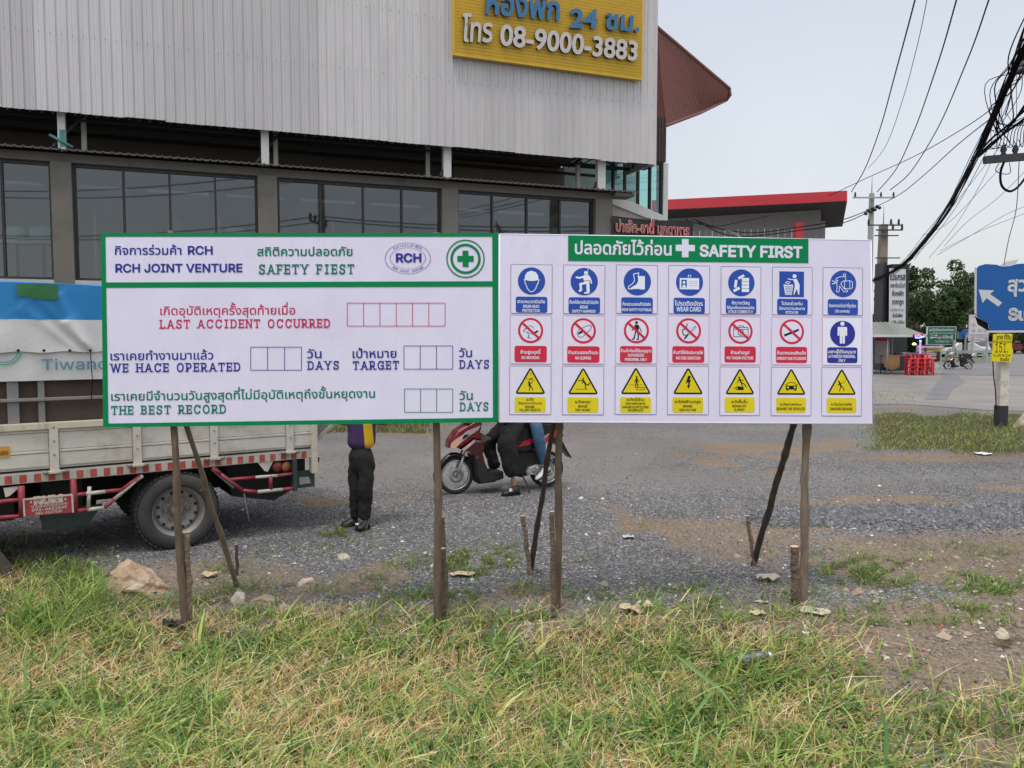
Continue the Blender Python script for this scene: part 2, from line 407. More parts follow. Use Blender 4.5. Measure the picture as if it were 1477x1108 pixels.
PATCH = [(390, 890, 90, 12, .8), (760, 890, 70, 10, .7), (880, 860, 90, 9, .6), (1080, 890, 80, 10, .7), (1230, 900, 60, 10, .7), (640, 860, 70, 10, .8), (1400, 880, 70, 10, .7), (1150, 760, 50, 5, .5), (1270, 810, 90, 8, .8), (520, 790, 60, 7, .6), (840, 810, 50, 6, .4), (990, 850, 80, 8, .7), (1460, 930, 40, 14, .8), (95, 850, 80, 60, 1), (490, 768, 42, 9, .9), (420, 800, 60, 12, .35), (350, 850, 60, 18, .5), (600, 812, 60, 14, .6), (690, 812, 70, 24, 1), (585, 868, 60, 16, .55), (660, 880, 60, 16, .5),
         (770, 850, 50, 14, .55), (1240, 825, 75, 22, 1), (1425, 843, 62, 20, 1), (1385, 790, 40, 10, .45), (1140, 855, 60, 14, .4), (960, 880, 70, 14, .45), (1005, 825, 40, 8, .4), (1330, 860, 60, 12, .4), (1210, 880, 40, 9, .5),
         (470, 850, 50, 12, .4), (1090, 800, 40, 10, .25), (880, 880, 50, 12, .4), (720, 900, 60, 10, .6), (1300, 935, 70, 12, .4), (1420, 900, 60, 10, .3), (290, 870, 50, 20, .7), (560, 850, 90, 12, .45), (850, 860, 60, 10, .5), (1040, 870, 60, 14, .6), (1180, 800, 60, 10, .4), (1290, 840, 50, 12, .7), (1440, 800, 50, 10, .5), (1350, 900, 60, 10, .5), (700, 790, 60, 10, .6), (470, 800, 60, 8, .3), (330, 820, 40, 10, .5), (1260, 875, 60, 10, .5), (620, 900, 120, 10, .5), (950, 760, 60, 6, .25), (1320, 790, 60, 8, .3), (205, 875, 90, 14, .6), (540, 835, 25, 8, .6)]
def patches(px, py):
    v = np.zeros_like(px)
    for cx, cy, rx, ry, a in PATCH: v = np.maximum(v, a * ell(px, py, cx, cy, rx, ry, .6))
    return v * sstep(.32, .55, fbm(px * .03, py * .06, 1.9))
def farstrip(px, py):
    e = (fbm(px * .01, py * .03, 2.) - .5) * 14
    v = sstep(1225, 1300, px + e * 3) * sstep(592, 602, py + e) * (1 - sstep(640, 656, py - e * .6 - (px - 1225) * .02))
    v = np.maximum(v, sstep(0, 1, (px - 430) / 20) * (1 - sstep(600, 640, px)) * sstep(606, 612, py) * (1 - sstep(622, 628, py + e * .4)))
    v = np.maximum(v, (1 - sstep(1290, 1345, px)) * sstep(1240, 1262, px) * ell(px, py, 1285, 573, 60, 9))
    return v
near_m = 1 - sstep(18, 26, YY)
vg, pt, fs = verge(PXX, PYY) * (YY < 8), patches(PXX, PYY) * near_m, farstrip(PXX, PYY) * (YY < 26) * (YY > 9)
green = np.clip(np.maximum.reduce([vg * (1 - .75 * sstep(1150, 1300, PXX)), pt * .9, fs]), 0, 1)
big = fbm(XX, YY, .5); mid = fbm(XX + 3, YY - 7, 1.6)
dirt = sstep(.50, .66, big * .6 + mid * .45 + .08 * sstep(880, 960, PYY) - .05)
dirt = np.maximum(dirt, .9 * ell(PXX, PYY, 1290, 725, 210, 14, .6) * sstep(.35, .6, mid))
dirt = np.maximum(dirt, .85 * ell(PXX, PYY, 1380, 800, 240, 40, .6)); dirt = np.maximum(dirt, .7 * ell(PXX, PYY, 1120, 795, 120, 26, .7) * mid * 1.6)
dirt = np.maximum(dirt, .8 * sstep(840, 890, PYY) * sstep(.35, .55, mid)); dirt = np.maximum(dirt, ell(PXX, PYY, 1350, 660, 160, 8, .6) * .9)
dirt = np.maximum(dirt, .9 * ell(PXX, PYY, 300, 850, 190, 50, .6)); dirt = np.maximum(dirt, .95 * ell(PXX, PYY, 1380, 930, 320, 75, .5)); dirt = np.maximum(dirt, .85 * ell(PXX, PYY, 560, 895, 420, 22, .6)); dirt = np.maximum(dirt, .8 * ell(PXX, PYY, 1000, 885, 260, 18, .6)); dirt = np.maximum(dirt, .9 * ell(PXX, PYY, 1290, 800, 330, 34, .6) * sstep(.35, .5, mid)); dirt = np.clip(dirt, 0, 1)
dirt = dirt * (1 - .8 * ell(PXX, PYY, 930, 830, 160, 40, .5)) * (1 - .9 * ell(PXX, PYY, 1300, 748, 260, 14, .5))
worn = np.clip(ell(PXX, PYY, 760, 680, 900, 40, .7) * .6 + sstep(9, 16, YY) * .5, 0, 1) * (1 - .6 * ell(PXX, PYY, 1230, 665, 330, 22, .5))   # compacted, dusty driving lane
colr = np.stack([dirt, green, worn], -1).reshape(-1, 3)
def ground_material():
    m = bpy.data.materials.new('gravel_and_soil'); m.use_nodes = True; N, L = nodes_of(m); p = N['Principled BSDF']; p.inputs['Roughness'].default_value = .93; p.inputs['Specular IOR Level'].default_value = .2
    at = N.new('ShaderNodeAttribute'); at.attribute_name = 'Col'; sx = N.new('ShaderNodeSeparateColor'); L.new(at.outputs['Color'], sx.inputs[0])
    geo = N.new('ShaderNodeNewGeometry')
    def noise(s, d=5, r=.6):
        n = N.new('ShaderNodeTexNoise'); n.inputs['Scale'].default_value = s; n.inputs['Detail'].default_value = d; n.inputs['Roughness'].default_value = r; L.new(geo.outputs['Position'], n.inputs['Vector']); return n
    def rampn(src, stops):
        r = N.new('ShaderNodeValToRGB'); L.new(src, r.inputs[0]); els = r.color_ramp.elements
        els[0].position, els[0].color = stops[0][0], (*stops[0][1], 1); els[1].position, els[1].color = stops[-1][0], (*stops[-1][1], 1)
        for q, c in stops[1:-1]: els.new(q).color = (*c, 1)
        return r.outputs[0]
    vo = N.new('ShaderNodeTexVoronoi'); vo.inputs['Scale'].default_value = 62.; L.new(geo.outputs['Position'], vo.inputs['Vector'])
    sc = N.new('ShaderNodeSeparateColor'); L.new(vo.outputs['Color'], sc.inputs[0])
    grav = rampn(sc.outputs[0], [(0, (.06, .061, .067)), (.45, (.125, .125, .132)), (.8, (.205, .203, .205)), (.93, (.30, .29, .28)), (1, (.5, .48, .45))])
    n1 = noise(30, 8, .75); soil = rampn(n1.outputs[0], [(.3, (.11, .08, .058)), (.5, (.22, .172, .128)), (.7, (.34, .28, .215))])
    n3 = noise(55, 6, .8); wn = rampn(n3.outputs[0], [(.3, (.145, .138, .132)), (.55, (.215, .205, .197)), (.72, (.31, .295, .28))])
    n2 = noise(18, 6); turf = rampn(n2.outputs[0], [(.3, (.035, .036, .018)), (.55, (.085, .07, .038)), (.72, (.20, .15, .085))])
    def mix(a, b, f):
        x = N.new('ShaderNodeMix'); x.data_type = 'RGBA'; L.new(f, x.inputs[0]); L.new(a, x.inputs[6]); L.new(b, x.inputs[7]); return x.outputs[2]
    def brk(ch, s, k):                  # ragged edge for a mask
        n = noise(s, 6, .7); a = N.new('ShaderNodeMath'); a.operation = 'MULTIPLY_ADD'; L.new(n.outputs[0], a.inputs[0]); a.inputs[1].default_value = k; a.inputs[2].default_value = -k / 2
        b = N.new('ShaderNodeMath'); b.operation = 'ADD'; L.new(a.outputs[0], b.inputs[0]); L.new(sx.outputs[ch], b.inputs[1])
        r = N.new('ShaderNodeMapRange'); r.inputs[1].default_value = .3; r.inputs[2].default_value = .7; L.new(b.outputs[0], r.inputs[0]); return r.outputs[0]
    c = mix(grav, wn, brk(2, 7, 1.6)); c = mix(c, soil, brk(0, 9, 1.9)); c = mix(c, turf, brk(1, 16, 1.5))
    nl = noise(.55, 4); r = N.new('ShaderNodeMapRange'); r.inputs[1].default_value = .3; r.inputs[2].default_value = .7; r.inputs[3].default_value = .85; r.inputs[4].default_value = 1.15; L.new(nl.outputs[0], r.inputs[0])
    s = N.new('ShaderNodeVectorMath'); s.operation = 'SCALE'; L.new(c, s.inputs[0]); L.new(r.outputs[0], s.inputs['Scale']); L.new(s.outputs[0], p.inputs['Base Color'])
    mm = N.new('ShaderNodeMath'); mm.operation = 'ADD'; L.new(vo.outputs['Distance'], mm.inputs[0]); L.new(n1.outputs[0], mm.inputs[1])
    bp = N.new('ShaderNodeBump'); bp.inputs['Strength'].default_value = .9; bp.inputs['Distance'].default_value = .014; L.new(mm.outputs[0], bp.inputs['Height']); L.new(bp.outputs[0], p.inputs['Normal'])
    return m
ground = np_mesh('ground', np.stack([XX, YY, ZZ], -1).reshape(-1, 3), FF, [ground_material()], col=colr, smooth=True)
tag(ground, 'grey gravel yard with soil and tufts of grass', None, None, 'structure')

# ------------------------------------------------------------------ scattered ground cover
def img_points(n, x0, x1, y0, y1, dens):
    px = RNG.uniform(x0, x1, n); py = RNG.uniform(y0, y1, n)
    keep = RNG.random(n) < dens(px, py); px, py = px[keep], py[keep]
    b = (CY - py) / FPX; a = (px - CX) / FPX; ry = CP + b * SP; rz = -SP + b * CP
    z = np.zeros_like(px)
    for _ in range(4):
        s = (z - CAM_H) / rz; x = a * s; y = ry * s; z = H(x, y)
    return x, y, z, px, py
def blades(x, y, z, h, w, lean, az, col, segs=3, droop=1.2):
    n = len(x); dx, dy = np.cos(az), np.sin(az)
    V = np.zeros((n, 2 * segs + 1, 3), np.float32)
    wx, wy = -dy, dx
    tw = RNG.uniform(-1, 1, n); wx = wx * np.cos(tw) + dx * np.sin(tw); wy = wy * np.cos(tw) + dy * np.sin(tw)
    for k in range(segs + 1):
        t = k / segs; out = lean * h * (t + droop * t * t * .6) ; up = h * (t - .28 * droop * lean * t * t)
        cx = x + dx * out; cy = y + dy * out; cz = z + np.maximum(up, .004) - .006 * (k == 0)
        if k < segs:
            ww = w * (1 - .55 * t) * .5
            V[:, 2 * k] = np.stack([cx - wx * ww, cy - wy * ww, cz], -1); V[:, 2 * k + 1] = np.stack([cx + wx * ww, cy + wy * ww, cz + ww * .3], -1)
        else: V[:, 2 * k] = np.stack([cx, cy, cz], -1)
    b = (np.arange(n) * (2 * segs + 1))[:, None]; tris = []
    for k in range(segs - 1):
        o = 2 * k; tris += [[o, o + 1, o + 3], [o, o + 3, o + 2]]
    o = 2 * (segs - 1); tris += [[o, o + 1, o + 2]]
    F = (b[:, :, None] + np.array(tris)[None]).reshape(-1, 3)
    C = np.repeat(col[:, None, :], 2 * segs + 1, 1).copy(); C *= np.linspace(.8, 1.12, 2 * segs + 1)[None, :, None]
    return V.reshape(-1, 3), F, C.reshape(-1, 3)
def pal(n, cols, jit=.15):
    c = np.array(cols)[RNG.integers(0, len(cols), n)]; return np.clip(c * (1 + RNG.uniform(-jit, jit, (n, 1))) * (1 + RNG.uniform(-.06, .06, (n, 3))), .005, 1)
def leafmat(name, trans=.35):
    m = bpy.data.materials.new(name); m.use_nodes = True; N, L = nodes_of(m); N.clear(); o = N.new('ShaderNodeOutputMaterial')
    a = N.new('ShaderNodeAttribute'); a.attribute_name = 'Col'; p = N.new('ShaderNodeBsdfPrincipled'); p.inputs['Roughness'].default_value = .55; p.inputs['Specular IOR Level'].default_value = .35
    t = N.new('ShaderNodeBsdfTranslucent'); mx = N.new('ShaderNodeMixShader'); mx.inputs[0].default_value = trans
    L.new(a.outputs['Color'], p.inputs['Base Color']); L.new(a.outputs['Color'], t.inputs[0]); L.new(p.outputs[0], mx.inputs[1]); L.new(t.outputs[0], mx.inputs[2]); L.new(mx.outputs[0], o.inputs[0]); return m
M_GRASS = leafmat('grass_blade'); M_LEAF = leafmat('tree_leaf', .25)
GREENS = [(.19, .31, .06), (.26, .39, .08), (.09, .17, .04), (.37, .44, .12), (.14, .25, .055), (.50, .52, .19)]
STRAWS = [(.76, .58, .28), (.88, .72, .42), (.52, .34, .15), (.92, .82, .54), (.66, .42, .16)]
def straw_mask(px, py): return np.clip(sstep(.41, .58, fbm(px * .012 + 5, py * .02, 1.6)) + .9 * ell(px, py, 880, 920, 160, 28) + .8 * ell(px, py, 1190, 935, 120, 50) + .8 * ell(px, py, 230, 885, 130, 22) + .9 * ell(px, py, 60, 985, 100, 26) + .9 * ell(px, py, 425, 1000, 80, 40) + .9 * ell(px, py, 650, 1000, 70, 34) + .8 * ell(px, py, 200, 990, 90, 24) + .7 * ell(px, py, 560, 1075, 120, 25) + .7 * ell(px, py, 1130, 1030, 70, 20), 0, 1)
def merge(parts):
    V = []; F = []; C = []; b = 0
    for v, f, c in parts: V.append(v); F.append(f + b); C.append(c); b += len(v)
    return np.concatenate(V), np.concatenate(F), np.concatenate(C)
parts = []
x, y, z, px, py = img_points(120000, -260, 1740, 780, 1240, lambda a, b: np.clip(verge(a, b) * (.95 - .72 * straw_mask(a, b)) * (.12 + 1.25 * sstep(.38, .62, fbm(a * .03, b * .06, 2.))), 0, 1) * (1 - .68 * sstep(1150, 1300, a)))
n = len(x); hgt = (RNG.gamma(4, .0135, n) + .015) * (.6 + 1.1 * sstep(.4, .65, fbm(px * .03, py * .06, 2.))); 
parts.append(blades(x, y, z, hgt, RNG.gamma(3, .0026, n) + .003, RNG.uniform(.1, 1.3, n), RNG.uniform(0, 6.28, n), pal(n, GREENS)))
x, y, z, px, py = img_points(60000, 0, 1560, 740, 905, lambda a, b: patches(a, b) * .9); n = len(x)
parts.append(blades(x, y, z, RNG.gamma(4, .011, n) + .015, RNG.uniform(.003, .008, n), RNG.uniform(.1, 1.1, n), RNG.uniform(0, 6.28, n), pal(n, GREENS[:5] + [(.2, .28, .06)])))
# tall tuft at the left and long coarse blades
def tuft(px0, py0, n, spread, h, w, cols, lean=(.15, .7)):
    c = G(px0, py0); x = c.x + RNG.normal(0, spread, n); y = c.y + RNG.normal(0, spread * .8, n)
    return blades(x, y, H(x, y), RNG.uniform(.45, 1.1, n) * h, RNG.uniform(.6, 1.2, n) * w, RNG.uniform(*lean, n), RNG.uniform(0, 6.28, n), pal(n, cols), 5)
for a, b, n_, s_, h_ in [(70, 905, 90, .12, .34), (30, 930, 80, .16, .28), (115, 880, 60, .1, .3), (10, 870, 60, .15, .2), (150, 900, 40, .12, .2), (440, 925, 70, .12, .17), (640, 950, 40, .1, .16), (520, 890, 50, .12, .12), (370, 900, 60, .12, .15),
                         (1060, 1000, 30, .1, .26), (1090, 1060, 30, .12, .22), (1010, 1040, 40, .12, .22), (950, 1080, 40, .12, .2), (1280, 1110, 14, .05, .25), (1380, 1040, 30, .12, .12), (1240, 980, 30, .1, .14), (860, 990, 40, .14, .14),
                         (760, 965, 30, .12, .15), (690, 905, 30, .05, .12), (240, 1000, 50, .2, .14), (1440, 1060, 40, .14, .14), (0, 1050, 40, .15, .2)]:
    parts.append(tuft(a, b, n_, s_, h_, .011, GREENS[:5]))
V, F, C = merge(parts); tag(np_mesh('grass', V, F, [M_GRASS], col=C), 'rough green grass growing over the near verge and in tufts on the gravel', None, None, 'stuff')
# dry straw: mown stalks lying about
parts = []
x, y, z, px, py = img_points(150000, -260, 1740, 800, 1240, lambda a, b: np.clip(verge(a, b), 0, 1) * (.06 + .94 * straw_mask(a, b) * (.25 + .75 * sstep(.4, .58, fbm(a * .035 + 9, b * .07, 2.)))) * (1 - .6 * sstep(1150, 1300, a))); n = len(x)
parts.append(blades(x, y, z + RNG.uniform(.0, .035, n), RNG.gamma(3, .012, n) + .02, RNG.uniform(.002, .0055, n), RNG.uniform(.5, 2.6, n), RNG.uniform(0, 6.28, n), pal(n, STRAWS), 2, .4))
x, y, z, px, py = img_points(1500, -200, 1680, 850, 1200, lambda a, b: verge(a, b) * (.2 + .8 * straw_mask(a, b))); n = len(x)
parts.append(blades(x, y, z + RNG.uniform(.01, .06, n), RNG.uniform(.03, .07, n), RNG.uniform(.004, .008, n), RNG.uniform(2.5, 5, n), RNG.normal(0, .9, n), pal(n, STRAWS), 4, .1))
V, F, C = merge(parts); tag(np_mesh('dry_grass', V, F, [M_GRASS], col=C), 'pale dry mown stalks lying among the green grass of the verge', None, None, 'stuff')
# small broad-leaved weeds
def leaflets(x, y, z, size, col):
    n = len(x); az = RNG.uniform(0, 6.28, n); tilt = RNG.uniform(-.2, .9, n); dx, dy = np.cos(az), np.sin(az); wx, wy = -dy, dx
    V = np.zeros((n, 6, 3), np.float32); prof = [(0, 0), (.35, .34), (.35, -.34), (.75, .28), (.75, -.28), (1, 0)]
    for k, (t, w) in enumerate(prof):
        cz = z + np.sin(tilt) * size * t - .35 * size * t * t + abs(w) * size * .25
        V[:, k] = np.stack([x + dx * size * t * np.cos(tilt) + wx * w * size, y + dy * size * t * np.cos(tilt) + wy * w * size, cz], -1)
    b = (np.arange(n) * 6)[:, None, None]; F = (b + np.array([[0, 2, 1], [1, 2, 4], [1, 4, 3], [3, 4, 5]])[None]).reshape(-1, 3)
    return V.reshape(-1, 3), F, np.repeat(col, 6, 0)
WG = [(.10, .20, .055), (.15, .27, .075), (.08, .155, .045), (.21, .33, .10), (.12, .22, .085)]
def weed_mask(a, b): return sstep(.47, .6, fbm(a * .012 + 40, b * .02 + 3, 1.7))
parts = []
x, y, z, px, py = img_points(14000, -200, 1680, 830, 1200, lambda a, b: verge(a, b) * (.06 + .94 * weed_mask(a, b)) * (1 - .6 * straw_mask(a, b)) * (1 - .55 * sstep(1150, 1300, a))); n = len(x); k = 8
X = np.repeat(x, k) + RNG.normal(0, .02, n * k); Y = np.repeat(y, k) + RNG.normal(0, .02, n * k)
parts.append(leaflets(X, Y, np.repeat(z, k) + RNG.uniform(.01, .06, n * k), RNG.uniform(.012, .040, n * k), pal(n * k, WG)))
x, y, z, px, py = img_points(9000, 0, 1560, 745, 900, lambda a, b: patches(a, b) * .5); n = len(x)
X = np.repeat(x, 4) + RNG.normal(0, .02, n * 4); Y = np.repeat(y, 4) + RNG.normal(0, .02, n * 4)
parts.append(leaflets(X, Y, np.repeat(z, 4) + RNG.uniform(.0, .035, n * 4), RNG.uniform(.01, .024, n * 4), pal(n * 4, WG + [(.17, .25, .06)])))
V, F, C = merge(parts); tag(np_mesh('weeds', V, F, [M_GRASS], col=C), 'low broad-leaved weeds creeping through the verge', None, None, 'stuff')
# strip of grass beyond the gravel
x, y, z, px, py = img_points(60000, 400, 1700, 560, 660, lambda a, b: farstrip(a, b) * (.35 + .6 * fbm(a * .03, b * .05, 2.))); n = len(x)
v_, f_, c_ = blades(x, y, z, RNG.gamma(4, .018, n) + .02, RNG.uniform(.008, .02, n), RNG.uniform(.1, 1.1, n), RNG.uniform(0, 6.28, n), pal(n, GREENS[:5] + [(.3, .33, .1), (.42, .38, .17), (.36, .34, .13)]), 2)
tag(np_mesh('far_grass', v_, f_, [M_GRASS], col=c_), 'strip of short grass round the foot of the blue road sign', None, None, 'stuff')
# loose stones: angular crushed gravel
def stones(x, y, z, s, col):
    n = len(x); base = np.array([[1, 0, 0], [0, 1, 0], [-1, 0, 0], [0, -1, 0], [.2, .1, .75], [0, 0, -.6]])
    V = base[None] * s[:, None, None] * RNG.uniform(.6, 1.25, (n, 6, 1)) * RNG.uniform(.65, 1.2, (n, 1, 3)); a = RNG.uniform(0, 6.28, n); c, q = np.cos(a)[:, None], np.sin(a)[:, None]
    X = V[:, :, 0] * c - V[:, :, 1] * q; Y = V[:, :, 0] * q + V[:, :, 1] * c
    V = np.stack([X + x[:, None], Y + y[:, None], V[:, :, 2] + z[:, None]], -1)
    F = np.array([[0, 1, 4], [1, 2, 4], [2, 3, 4], [3, 0, 4], [1, 0, 5], [2, 1, 5], [3, 2, 5], [0, 3, 5]])
    F = (np.arange(n)[:, None, None] * 6 + F[None]).reshape(-1, 3); return V.reshape(-1, 3), F, np.repeat(col, 6, 0)
M_STONE = mat('crushed_stone', (.2, .2, .2), .85, vcol=True, var=.1, scale=90)
GC = [(.09, .093, .105), (.12, .125, .14), (.16, .165, .18), (.20, .2, .21), (.13, .13, .14), (.28, .27, .26), (.10, .10, .11)]
parts = []
def gravel_d(a, b): return np.clip((1 - .75 * sstep(.45, .7, fbm(a * .01, b * .03, 2.2))) * (1 - verge(a, b)) * (1 - .8 * patches(a, b)) * (1 - .55 * sstep(1120, 1260, a) * sstep(765, 800, b)) * (1 - .5 * sstep(850, 890, b)), 0, 1)
x, y, z, px, py = img_points(120000, -100, 1600, 655, 1010, gravel_d); n = len(x)
parts.append(stones(x, y, z + .001, RNG.gamma(5, .0013, n) * (.8 + .03 * y) + .002, pal(n, GC, .25)))
x, y, z, px, py = img_points(900, -100, 1620, 770, 1010, lambda a, b: (.25 + .75 * sstep(1000, 1300, a)) * sstep(.42, .6, fbm(a * .02, b * .05, 2.)) * (1 - .7 * verge(a, b))); n = len(x)
parts.append(stones(x, y, z + .002, RNG.gamma(3, .0065, n) + .008, pal(n, [(.33, .27, .2), (.24, .19, .14), (.4, .36, .3), (.17, .16, .15), (.3, .24, .18)], .25)))
x, y, z, px, py = img_points(14000, 1080, 1620, 722, 768, lambda a, b: ell(a, b, 1340, 745, 270, 16, .5)); n = len(x)
parts.append(stones(x, y, z + .004, RNG.gamma(6, .0028, n) + .006, pal(n, GC[:5], .3)))
x, y, z, px, py = img_points(1700, -100, 1600, 700, 960, lambda a, b: np.full_like(a, .8)); n = len(x)
parts.append(stones(x, y, z + .003, RNG.gamma(3, .0035, n) + .004, pal(n, [(.45, .42, .37), (.35, .3, .24), (.6, .58, .54), (.25, .22, .2)], .2)))
V, F, C = merge(parts); tag(np_mesh('gravel', V, F, [M_STONE], col=C), 'loose crushed grey gravel over the yard', None, None, 'stuff')
x, y, z, px, py = img_points(9000, 900, 1600, 760, 1000, lambda a, b: (1 - verge(a, b)) * .6 * sstep(.4, .6, fbm(a * .02, b * .04, 2.))); n = len(x)
v_, f_, c_ = leaflets(x, y, z + .004, RNG.uniform(.008, .028, n), pal(n, [(.32, .24, .15), (.4, .33, .22), (.22, .16, .1)]))
tag(np_mesh('leaf_litter', v_, f_, [M_GRASS], col=c_), 'brown scraps and dry leaves scattered on the bare soil', None, None, 'stuff')

# ------------------------------------------------------------------ single rocks and rubbish
def rock(name, label, cat, px, py, size, col, seed, col2=None, flat=1., rz=0., group=None, det=3, cuts=13, depth=.85):
    rn = random.Random(seed); bm = bmesh.new(); bmesh.ops.create_icosphere(bm, subdivisions=det, radius=1)
    planes = [(Vector((rn.uniform(-1, 1), rn.uniform(-1, 1), rn.uniform(-.2, 1))).normalized(), rn.uniform(.48, .8)) for _ in range(cuts)]
    for v in bm.verts:
        for n_, d_ in planes:
            e_ = v.co.dot(n_) - d_
            if e_ > 0: v.co -= n_ * e_ * .98
        q = v.co; v.co += v.co.normalized() * (float(vnoise(np.array(q.x * 3 + seed), np.array(q.y * 3 + q.z * 5))) - .5) * .16 + v.co.normalized() * (rn.random() - .5) * .045
    bmesh.ops.scale(bm, vec=(size[0] / 2, size[1] / 2, size[2] * flat / 1.5), verts=bm.verts)
    me = bpy.data.meshes.new(name); bm.to_mesh(me); bm.free()
    me.materials.append(mat('stone_' + name + str(seed), col, .9, var=.3, scale=9, bump=1.6, bscale=34, dirt=col2 or (col[0] * .5, col[1] * .45, col[2] * .4), dirt_amt=.6, dirt_scale=6))
    for p_ in me.polygons: p_.use_smooth = False
    g = G(px, py); o = bpy.data.objects.new(name, me); SC.collection.objects.link(o); o.location = (g.x, g.y, g.z + size[2] * .16); o.rotation_euler = (0, 0, rz)
    return tag(o, label, cat, group)
rock('boulder', 'large pale broken boulder in front of the truck beside the leftmost post', 'rock', 198, 853, (.58, .40, .32), (.38, .27, .18), 5, (.66, .62, .56), det=4)
rock('concrete_chunk', 'whitish lump of broken concrete at the foot of the leaning left brace', 'rock', 345, 868, (.16, .14, .13), (.55, .5, .44), 8, (.2, .16, .12))
rock('stone', 'flat tan stone at the foot of the brace behind the concrete lump', 'rock', 380, 868, (.24, .18, .07), (.34, .27, .19), 9)
rock('stone', 'pale rounded stone on the gravel right of the left brace', 'rock', 443, 843, (.19, .15, .10), (.56, .47, .36), 12)
rock('stone', 'brown half buried stone left of the pale rounded stone', 'rock', 415, 845, (.14, .1, .06), (.25, .2, .16), 14)
rock('stone', 'pale flat-topped stone below the man in black trousers', 'rock', 498, 807, (.15, .12, .07), (.55, .5, .42), 15)
rock('stone', 'small dirty stone with a grass tuft beside it near the left verge edge', 'rock', 410, 882, (.14, .12, .09), (.3, .25, .2), 17)
rock('stone', 'brown cobble on the grass right of the far right stake', 'rock', 1236, 858, (.09, .09, .08), (.36, .26, .2), 21)
rock('stone', 'pale angular stone on the soil near the right edge', 'rock', 1445, 918, (.12, .1, .08), (.5, .43, .35), 22)
rock('brick_fragment', 'small reddish brown brick fragment on the soil at the right', 'brick', 1358, 906, (.055, .05, .05), (.36, .17, .09), 23)
rock('stone', 'small pinkish stone poking out under the middle of the boards', 'rock', 577, 884, (.08, .07, .05), (.5, .38, .32), 25)
rock('stone', 'small stone lying between the shared middle post and the white stone', 'rock', 505, 872, (.06, .06, .04), (.4, .36, .3), 27)
rock('boulder', 'tan boulder in the grass right of the white sign pole at the photo edge', 'rock', 1475, 617, (.5, .5, .42), (.42, .34, .25), 31, det=4)
rock('stone', 'small dark stone on the grass strip behind the right board', 'rock', 1285, 614, (.14, .1, .08), (.2, .14, .1), 33)
# ================================================================== safety boards
M_GREEN = mat('sign_green', (.0, .22, .075), .6, spec=.15, var=.04, bump=3., bscale=.9, stretch=(2.6, .9, 1))
M_VINYL = mat('white_vinyl', (.73, .705, .89), .5, var=.015, scale=1.2, bump=3., bscale=.9, stretch=(2.6, .9, 1))
M_VINYL2 = mat('sticker_white', (.75, .725, .90), .5, var=.015, scale=1.2, bump=3., bscale=.9, stretch=(2.6, .9, 1))
M_WHITE2 = mat('bright_sticker', (.78, .83, .95), .5, var=.02, bump=3., bscale=.9, stretch=(2.6, .9, 1))
M_NAVY = mat('print_navy', (.035, .04, .30), .6, spec=.15, var=.04)
M_BLUE = mat('print_blue', (.03, .085, .42), .6, spec=.15, var=.05, bump=3., bscale=.9, stretch=(2.6, .9, 1))
M_RED = mat('print_red', (.62, .03, .07), .6, spec=.15, var=.05, bump=3., bscale=.9, stretch=(2.6, .9, 1))
M_CRIM = mat('print_crimson', (.55, .03, .12), .6, spec=.15, var=.05)
M_YEL = mat('print_yellow', (.72, .60, .02), .6, spec=.15, var=.05, bump=3., bscale=.9, stretch=(2.6, .9, 1))
M_BLK = mat('print_black', (.012, .012, .014), .6, spec=.15, var=.05)
M_GREY = mat('print_line', (.22, .2, .33), .6, spec=.15, var=.05)
M_PINKL = mat('print_pink_line', (.62, .3, .5), .6, spec=.15, var=.05)
M_TGRN = mat('print_text_green', (.0, .19, .13), .6, spec=.15, var=.04)
M_PLY = mat('board_back', (.35, .27, .17), .8, var=.25, scale=9, stretch=(1, 9, 9))
BARK = [mat('bark_a', (.14, .10, .07), .9, var=.4, scale=14, bump=2.4, bscale=30, stretch=(1, .2, 1), dirt=(.07, .05, .035), dirt_amt=.8, dirt_scale=9),
        mat('bark_b', (.20, .15, .11), .9, var=.35, scale=12, bump=2.4, bscale=34, stretch=(1, .22, 1), dirt=(.10, .075, .055), dirt_amt=.8, dirt_scale=10),
        mat('bark_c', (.065, .05, .04), .9, var=.4, scale=14, bump=2., bscale=30, stretch=(1, .25, 1), dirt=(.2, .16, .12), dirt_amt=.5, dirt_scale=12)]
M_CUT = mat('cut_wood', (.55, .38, .24), .8, var=.2, scale=25)

def banner_sheet(w, hgt, m, seed=0, n=(60, 30), amp=.004):
    # printed vinyl stretched on a frame: gentle sags and pulls, wrapped round the edge
    V = []; F = []
    nx_, ny_ = n
    for j in range(ny_ + 1):
        for i in range(nx_ + 1):
            x = w * i / nx_; y = -hgt * j / ny_
            edge = min(1, 6 * min(i / nx_, 1 - i / nx_), 6 * min(j / ny_, 1 - j / ny_))
            q = amp * edge * (math.sin(x * 5.2 + seed) * .4 + math.sin(x * 11 + y * 7 + seed * 2) * .35 + float(vnoise(np.array(x * 4 + seed), np.array(y * 5 + 9))) * 1.2 - .6)
            V.append((x, y, q))
    for j in range(ny_):
        for i in range(nx_):
            a = j * (nx_ + 1) + i; F.append((a, a + nx_ + 1, a + nx_ + 2, a + 1))
    return V, F
PR = .0026                                  # how far print sits in front of the sheet (sheet ripples stay under it)
def P3(p, px, py): return p.uv(px, py)

